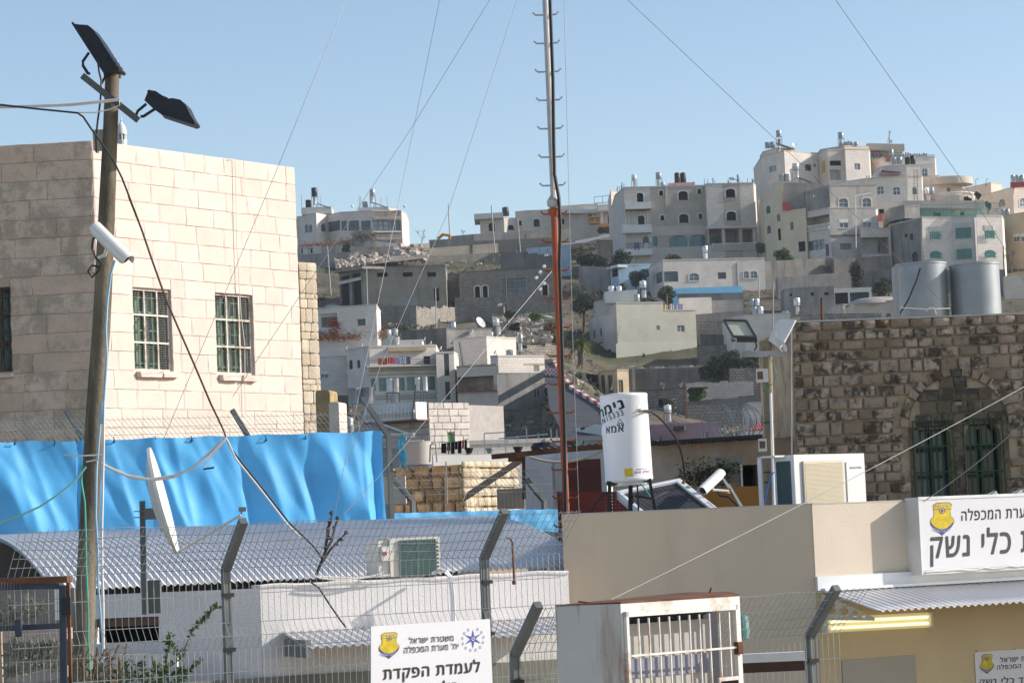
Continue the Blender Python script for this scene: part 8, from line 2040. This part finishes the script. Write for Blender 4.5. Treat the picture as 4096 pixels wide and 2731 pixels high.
m = MB(); FB2(m,'C',862,972,935,1165,26.7,.1); tag(recenter(m.build('meter_box',GALV)),'grey metal box fixed below the satellite dish post','box')
# radio mast and its stays
MR,MW = plain('mast_orange',(.34,.08,.025),.6,0,.15,5,stain=(.28,.07,.03),stain_amt=.4,stain_scale=4),plain('mast_white',(.46,.45,.44),.5,0,.1,5)
ms = thing('radio_mast','tall red and white radio mast with climbing pegs','mast',P('O',1302,1300,33)); mp = lambda v,off=0: P('O',1252 + v * .0415 + off,v,33)
m = MB(); m.tube([mp(-40),mp(455)],.036,10); m.build('white_tube',MW,ms); m = MB(); m.tube([mp(475),mp(760),mp(1330)],.043,10); m.build('orange_tube',MR,ms)
m = MB(); a = mp(462); m.lathe(a - V((0,0,.09)),[(.045,0),(.08,.03),(.085,.09),(.04,.16)],12); m.build('joint_collar',MW,ms); m = MB(); m.lathe(mp(480) - V((0,0,.1)),[(.044,0),(.07,.06),(.08,.1)],12); m.build('joint_cup',MR,ms)
m = MB(); m.tube([P('O',x,y,32.92) for x,y in ((1262,-40),(1270,180),(1272,330),(1274,400),(1284,455),(1287,520),(1285,600),(1291,800),(1297,1000),(1299,1180),(1294,1260),(1300,1340))],.023,7); m.build('feeder_cable',BLK,ms,True)
for k in range(20):
 v = 35 + 65.2 * k; c = mp(v)
 for s_ in (-1,1):
  m = MB(); m.tube([c,c + V((s_ * .13,-.01,.0)),c + V((s_ * .165,-.01,.035))],.011,6); m.build('peg',MW if v < 455 else MR,ms)
GW = plain('guy_wire',(.20,.20,.22),.5,.4,.1,3); DG = plain('dark_guy_wire',(.22,.22,.23),.5,.4)
W_ = [('leftmost mast stay crossing the sunlit facade',[(1010,-520,32),(795,0,31),(640,380,30),(375,1010,28)],GW),('mast stay crossing another before the hilltop house',[(1137,-20,32),(948,290,31),(828,470,30),(535,910,28.5)],GW),('steep mast stay left of the crossing',[(1014,-20,32),(912,480,31),(765,1195,28.3)],GW),('stay between the crossing and the mast',[(1194,-20,32),(1028,490,31),(870,850,30),(800,1060,28.5)],GW),
 ('vertical stay close beside the mast',[(1295,-20,32.6),(1308,500,32.6),(1316,800,32.6),(1330,1178,32.6)],DG),('long stay running down right over the roofs',[(1420,-20,31),(1770,310,33),(1990,520,34.5),(2160,690,36)],GW),('far right stay before the tower',[(1905,-20,31),(2210,415,34),(2320,590,36),(2400,720,37)],GW),('pale stay from the mast middle down to the left',[(1268,622,32.9),(1050,880,31),(860,1105,29),(790,1180,28.2)],GW)]
for l,pts,mt in W_: wire([P('O',*p) for p in pts],.0035 if mt is GW else .004,mt,l,'mast_stay','stay wire','stays of the mast')
m = MB(); m.tube(sag(P('O',2400,862,26),P('O',1400,1378,21.5),.03),.0038,6); solo(m,'white_overhead_line',POLE,'long white line sloping across the beige wall','line'); m = MB(); m.tube(sag(P('O',2400,925,27),P('O',2120,1152,28.6),.05),.005,6); solo(m,'white_overhead_line',POLE,'short white line ending at the large sign','line')
for k in range(5): m = MB(); c = P('O',1250 - 9 * (k % 3),612 + 13 * k,32.85); m.lathe(c,[(.0,-.03),(.022,-.01),(.022,.015),(.0,.03)],8); m.build('shackle',TANK_S,ms)
# near fence
yf = math.radians(28); fx = V((math.cos(yf),math.sin(yf),0)); fnn = V((math.sin(yf),-math.cos(yf),0))
def near_fence(label,p0,posts,s_lo,s_hi,zbend,skew=0.):
 r = thing('mesh_fence',label,'fence',V((p0.x,p0.y,0)),'folded mesh fences'); armv = fnn * .40 + V((0,0,.36))
 for s in posts:
  b = p0 + fx * s; m = MB(); m.bar(V((b.x,b.y,0)),V((b.x,b.y,zbend)),.06,.06,fnn); m.bar(V((b.x,b.y,zbend - .015)),V((b.x,b.y,zbend)) + armv,.06,.06,fx); m.build('post',GALV,r)
  for k in range(4): m = MB(); c = V((b.x,b.y,zbend - .22 - .42 * k)); m.obox(c - fx * .045 + fnn * .0,fx * .09,fnn * .05,V((0,0,.03))); m.build('clamp',BLK,r)
 prof = [(-2.2,0),(-1.38,0),(-1.28,.08),(-1.18,0),(-.62,0),(-.52,.08),(-.42,0),(0,0)]
 base = lambda s,zz,o: p0 + fx * s + fnn * (o + .035) + V((0,0,zbend + zz - p0.z))
 mm = MB(); n = int((s_hi - s_lo) / .052); t_ = armv.normalized()
 for k in range(n + 1):
  s = s_lo + (s_hi - s_lo) * k / n; j = skew * noise.noise(V((s * 2,0,1)))
  mm.tube([base(s,zz,o) for zz,o in prof] + [base(s + j,0,0) + t_ * .26,base(s + j * 2,0,0) + t_ * (.50 + .02 * math.sin(s * 3))],.0024,4,cap=False)
 for zz in [x[0] for x in prof[1:]] + [-.2,-.8,-.98,-1.6,-1.8,-2.0]:
  o = dict(prof).get(zz,0); mm.tube([base(s_lo,zz,o),base(s_hi,zz,o)],.003,4,cap=False)
 for t in (.1,.2,.3,.4,.5): mm.tube([base(s_lo + (s_hi - s_lo) * k / 12,0,0) + t_ * (t + .012 * math.sin(k * 1.7 + t * 9)) for k in range(13)],.003,4,cap=False)
 mm.build('wire_mesh',WIRE,r)['kind'] = 'stuff'
 return r
pA = P('O',518,1305,20.5)
ffn = Face(pA,pA + fx * 4,0,4); sB = ffn.sz('O',1112,1290)[0]
near_fence('folded mesh fence with two bent posts before the white building',pA,[0,sB],-1.75,ffn.sz('O',1285,1400)[0],pA.z,.03)
pB = P('O',1182,1500,19.5); ffb = Face(pB,pB + fx * 4,0,4)
near_fence('lower mesh fence with bent posts before the beige wall',pB,[0,ffb.sz('O',1862,1500)[0]],.02,ffb.sz('O',1862,1500)[0] + .25,pB.z,.05)
# gate frame at the left corner
gf = thing('corner_gate','rusty dark steel gate frame in the lower left corner','gate',P('N',880,1568,18.5)); NV = plain('navy_steel',(.035,.045,.07),.5,.1,.2,6)
m = MB(); m.bar(P('N',-80,245,18.9),P('N',905,215,18.5),.05,.045); m.build('top_rail',RUST,gf); m = MB(); m.bar(P('N',835,1700,18.5),P('N',815,290,18.5),.045,.04,(0,1,0)); m.build('upright',NV,gf); m = MB(); m.bar(P('N',925,1700,18.52),P('N',888,225,18.52),.022,.04,(0,1,0)); m.build('rusty_edge',RUST,gf)
m = MB(); m.bar(P('N',-80,860,18.9),P('N',810,820,18.5),.055,.04); m.build('mid_rail',NV,gf); m = MB(); FB2(m,'N',195,740,275,965,18.6,.05); m.build('latch_plate',NV,gf); m = MB(); FB2(m,'N',815,455,920,680,18.45,.06); m.build('lock_case',TANK_B,gf); m = MB(); m.bar(P('N',-80,320,18.9),P('N',800,300,18.6),.05,.04); m.build('inner_rail',NV,gf)
mm = MB()
for k in range(22): x = -60 + 40 * k; mm.tube([P('N',x,250,18.75),P('N',x + 35,1700,18.75)],.0022,4,cap=False)
for y in (480,640,1050,1300,1560): mm.tube([P('N',-80,y + 8,18.75),P('N',820,y - 14,18.7)],.0025,4,cap=False)
mm.build('wire_mesh',STEEL,gf)['kind'] = 'stuff'
# hut behind the gate
hb = thing('dark_hut','dark low hut with pale ledge behind the corner gate','hut',P('N',400,1500,25)); m = MB(); FB2(m,'N',-300,380,1010,1800,25.2,.2); m.build('back_panel',CONC_D,hb); m = MB(); FB2(m,'N',-100,900,830,1050,24.6,.5); m.build('pink_ledge',plain('pinkish_ledge',(.50,.38,.34),.9,0,.15,3),hb); m = MB(); FB2(m,'N',720,350,790,745,24.5,.05); m.build('white_jamb',FRAME_W,hb)
m = MB(); m.prism([P('N',x,y,24.3) for x,y in ((80,1500),(830,1350),(830,1500),(80,1640))],(0,.3,0)); m.build('grey_slab',CONC,hb); m = MB(); FB2(m,'N',-100,900,40,1800,24.2,.05); m.build('tan_post',plain('tan_wood',(.4,.31,.22),.8),hb)
OLV = leafmat('olive_sprig',(.20,.21,.14),.4,20)
def sprig(label,stems,d,seed,leaf,mat,n=16):
 r = thing('leafy_branch',label,'branch',P('N',*stems[0][-1],d)); rn = random.Random(seed); s = MB(); l = MB()
 for st in stems:
  pts = [P('N',x,y,d + rn.uniform(-.05,.05)) for x,y in st]; s.tube(pts,.006,5)
  for k in range(n):
   t = rn.uniform(0,len(pts) - 1.01); i = int(t); p = pts[i].lerp(pts[i + 1],t - i); a = V((rn.gauss(0,1),rn.gauss(0,.6),rn.gauss(.3,.8))).normalized() * leaf * rn.uniform(.7,1.3); b = a.cross(V((rn.gauss(0,1),1,rn.gauss(0,1)))).normalized() * leaf * .22
   l.face([p,p + a * .5 + b,p + a,p + a * .5 - b])
 s.build('stems',BARK,r); l.build('leaves',mat,r); return r
sprig('olive branch with silvery leaves behind the corner gate',[[(130,470),(130,600),(180,780)],[(330,480),(290,600),(220,740)],[(480,500),(400,620),(290,740)],[(560,520),(480,640),(420,760)],[(10,660),(40,740),(60,800)]],22.5,1,.075,OLV,22)
sprig('tangled olive foliage low in the left corner',[[(120,1250),(200,1080),(190,960)],[(300,1180),(420,1080),(560,1050)],[(500,1120),(650,1060),(790,1080)],[(100,1420),(260,1400),(440,1370)],[(250,1240),(400,1220),(640,1260)],[(480,1350),(600,1330),(700,1380)],[(330,1320),(500,1180),(760,1180)]],22.7,2,.08,OLV,40)
DG2 = leafmat('dry_grass',(.28,.19,.10),.4,20); sprig('dry brown grass at the foot of the wooden pole',[[(x,1600),(x + random.uniform(-60,60),1350),(x + random.uniform(-120,160),1000 + random.uniform(0,250))] for x in range(960,1600,45)],21.5,3,.05,DG2,10); sprig('green weeds at the foot of the wooden pole',[[(x,1600),(x + 20,1450),(x + random.uniform(-60,60),1200 + random.uniform(0,200))] for x in range(1150,2200,70)],22,4,.05,GREENLEAF,20)
cp_ = sprig('climbing shrub with green leaves on the mesh fence',[[(2050,1600),(2150,1400),(2200,1100),(2230,900)],[(2150,1400),(2350,1250),(2500,900),(2700,700)],[(2100,1500),(2300,1450),(2500,1380),(2650,1250)],[(2350,1250),(2250,1100),(2150,950)],[(2200,1600),(2400,1500),(2350,1350)],[(2500,900),(2600,760),(2750,640),(2850,560)]],21.8,5,.05,GREENLEAF,55)
# dry seed stalk
sk = thing('dry_stalk','dark dried seed stalk before the vaulted roof','plant',P('K',130,700,27.3)); m = MB(); kn = MB(); DKS = plain('dry_stem',(.055,.045,.04),.9)
for st in ([(130,700),(200,520),(235,330),(262,185)],[(150,640),(240,500),(320,410),(380,355)],[(200,520),(255,420),(300,245)],[(205,500),(225,330),(236,270)]):
 m.tube([P('K',x,y,27.3) for x,y in st],[.016 - .003 * k for k in range(len(st))],5)
for x,y in ((250,205),(300,245),(236,270),(222,330),(272,325),(370,362),(330,415),(238,405),(292,455),(205,480),(180,560)): c = P('K',x,y,27.28); kn.lathe(c - V((0,0,.02)),[(0,0),(.024,.012),(.018,.035),(0,.05)],7)
m.build('stem',DKS,sk); kn.build('seed_heads',DKS,sk)
run('K',[(60,740),(150,800),(240,940),(330,1070),(370,1120)],.009,DKS,'bare_twig','bare dark twig before the white wall',26.8,'twig')
# hanging sign on the fence
wsn = thing('fence_sign','white sign with emblems and Hebrew writing hung on the mesh fence','sign',P('T',1080,1180,20.6)); fS = Face(P('T',135,290,20.35),P('T',1995,175,21.0),0,4)
cs = [fS.hit('T',135,290),fS.hit('T',1998,172),fS.hit('T',2060,1700),fS.hit('T',135,1750)]
m = MB(); m.prism(cs,fS.n * -.012); m.build('plate',SIGN,wsn)
emblem(lambda l: on_face(fS,'T',255,(392,372),585,(805,785),.003 + l),wsn)
write('משטרת ישראל',on_face(fS,'T',735,(455,410),1428,(562,515),.003),'sign_writing',INK,wsn,.01); write("יח' מערת המכפלה",on_face(fS,'T',655,(598,535),1505,(712,640),.003),'sign_writing',INK,wsn,.01); write('לעמדת הפקדת',on_face(fS,'T',330,(925,800),1840,(1185,1060),.003),'sign_writing',INK,wsn,.03); write('כלי נשק',on_face(fS,'T',700,(1180,1120),1500,(1440,1380),.003),'sign_writing',INK,wsn,.035)
SB_ = plain('star_blue',(.06,.07,.32),.5); pe = lambda u,w: on_face(fS,'T',1550,(310,288),1915,(700,678),.003)(u,w)
filled([[(.5 + (.40 if k % 2 == 0 else .11) * math.cos(k * math.pi / 6 + math.pi / 2) * 1.0,.52 + (.38 if k % 2 == 0 else .105) * math.sin(k * math.pi / 6 + math.pi / 2)) for k in range(12)]],pe,'star_emblem',SB_,wsn)
for k in range(12):
 a = math.pi * (.36 + .0) - k * math.pi * 1.72 / 11 ; cx,cy = .5 + .46 * math.cos(a),.5 + .44 * math.sin(a); filled([ring(cx,cy,.045,.06),ring(cx,cy,.03,.045)],pe,'wreath_leaf',SB_,wsn)
filled([ring(.5,.52,.07,.07),ring(.5,.52,.045,.045)],lambda u,w: pe(u,w) + fS.n * .002,'star_centre',SIGN,wsn)
# guard booth
RW_ = plain('rust_streaked_white',(.52,.50,.46),.7,.1,.06,2,.1,30,stain=(.26,.14,.06),stain_amt=.8,stain_scale=2.2,streak=True); RW2 = plain('rust_edged_white',(.66,.63,.58),.6,.1,.06,3,stain=(.30,.14,.05),stain_amt=.8,stain_scale=5)
gb = thing('guard_booth','rusty white metal booth with barred window at the bottom','booth',P('L',700,1568,18)); g0 = P('L',665,932,17.8); gl = P('L',142,957,18.25); grr = P('L',1625,958,18.5)
gf1,gf2 = Face(gl,g0,0,g0.z),Face(g0,grr,0,g0.z); m = MB(); gf1.slab(m,0,0,gf1.W,g0.z,-.04,0); m.build('side_panel',RW_,gb)
wr = gf2.rect('L',705,985,1605,1700); fz = g0.z
for a in ((0,fz - .07,gf2.W,fz),): m = MB(); gf2.slab(m,*a,-.05,.002); m.build('head_rail',RW2,gb)
for s0,s1 in ((0,.02),(gf2.W - .035,gf2.W)): m = MB(); gf2.slab(m,s0,0,s1,fz - .071,-.05,.001); m.build('jamb',RW2,gb)
a = gf2.rect('L',700,965,1600,1700); m = MB()
for r4 in ((a[0],a[1],a[0] + .022,a[3]),(a[2] - .022,a[1],a[2],a[3]),(a[0],a[3] - .035,a[2],a[3])): gf2.slab(m,*r4,.004,.035)
wnd = m.build('window',RW2,gb); m = MB()
for k in range(10): s = a[0] + .035 + (a[2] - a[0] - .065) * (k + .85) / 10.4; gf2.slab(m,s,a[1],s + .008,a[3] - .05,.012,.026)
t = gf2.sz('L',1100,1318)[1]; gf2.slab(m,a[0] + .03,t - .007,a[2] - .03,t + .007,.026,.034); m.build('bars',RW2,wnd)
m = MB(); gf2.slab(m,a[0],a[1] - .3,a[2] - .11,a[3] - .09,-.14,-.13); m.build('curtain',plain('cream_blind',(.38,.36,.33),.6,0,.05,3),wnd); m = MB(); gf2.slab(m,a[0],a[1] - .3,a[2],a[3],-.2,-.18); m.build('dark_inside',plain('navy_inside',(.03,.035,.05),.7),wnd); m = MB(); gf2.slab(m,a[0] + .02,t - .16,a[2] - .1,t - .03,-.128,-.12); m.build('blind_band',plain('greyblue_band',(.2,.21,.26),.6),wnd)
m = MB(); gf2.pslab(m,'L',1575,1235,1612,1335,.003,.05); m.build('lock',RUST,gb); m = MB(); gf2.pslab(m,'L',1425,1515,1580,1700,.036,.05); m.build('hatch',RW2,gb); m = MB(); gf2.pslab(m,'L',1442,1545,1575,1700,.051,.054); m.build('hatch_opening',BLACK,gb)
m = MB(); m.prism([g0 + V((0,0,.002)),gl + V((0,0,.002)),V((gl.x + 1,gl.y + 1.5,g0.z + .002)),V((grr.x,grr.y + .9,g0.z + .002)),V((grr.x,grr.y,g0.z + .002))][::-1],(0,0,.012)); m.build('roof',RUST,gb); run('L',[(325,912),(380,918),(480,935)],.006,RUST,'rusty_wire','rusty wire end sticking out on the booth roof',18.2,'wire'); run('L',[(480,938),(640,918),(800,915),(1000,932)],.012,BLK,'black_hose','black hose lying on the booth roof',18.3,'hose'); run('L',[(1395,800),(1380,850),(1330,890),(1318,945)],.006,BLK,'black_strap','black strap caught on the lower mesh fence',19.3,'strap')
gu = thing('dark_gutter','white gutter with dark brown board right of the booth','gutter',P('L',1900,1480,19.8)); m = MB(); m.obox(P('L',1628,1408,19.8),P('L',2150,1385,19.6) - P('L',1628,1408,19.8),V((0,.1,0)),V((0,0,.065))); m.build('gutter',FRAME_W,gu); m = MB(); m.obox(P('L',1630,1488,19.85),P('L',2150,1465,19.65) - P('L',1630,1488,19.85),V((0,.08,0)),V((0,0,.09))); m.build('brown_board',plain('brown_board',(.055,.03,.022),.7),gu)
m = MB(); c = P('L',1645,1110,22); m.lathe(c - V((0,0,.12)),[(.0,0),(.05,.02),(.06,.08),(.05,.2),(0,.22)],12); solo(m,'dome_camera',plain('teal_plastic',(.12,.25,.22),.4),'small teal dome partly hidden behind the booth frame','dome camera')
# air
hm = bpy.data.materials.new('haze_air'); hm.use_nodes = True
hn = hm.node_tree; hn.nodes.remove(hn.nodes['Principled BSDF'])
pv = hn.nodes.new('ShaderNodeVolumePrincipled'); pv.inputs['Color'].default_value = (.86,.92,1,1); pv.inputs['Density'].default_value = .00013; pv.inputs['Anisotropy'].default_value = .1
hn.links.new(pv.outputs[0],hn.nodes['Material Output'].inputs['Volume'])
m = MB(); m.box(-1520,1520,-320,1520,-42,84); struct(m,'haze',hm,kind='stuff')
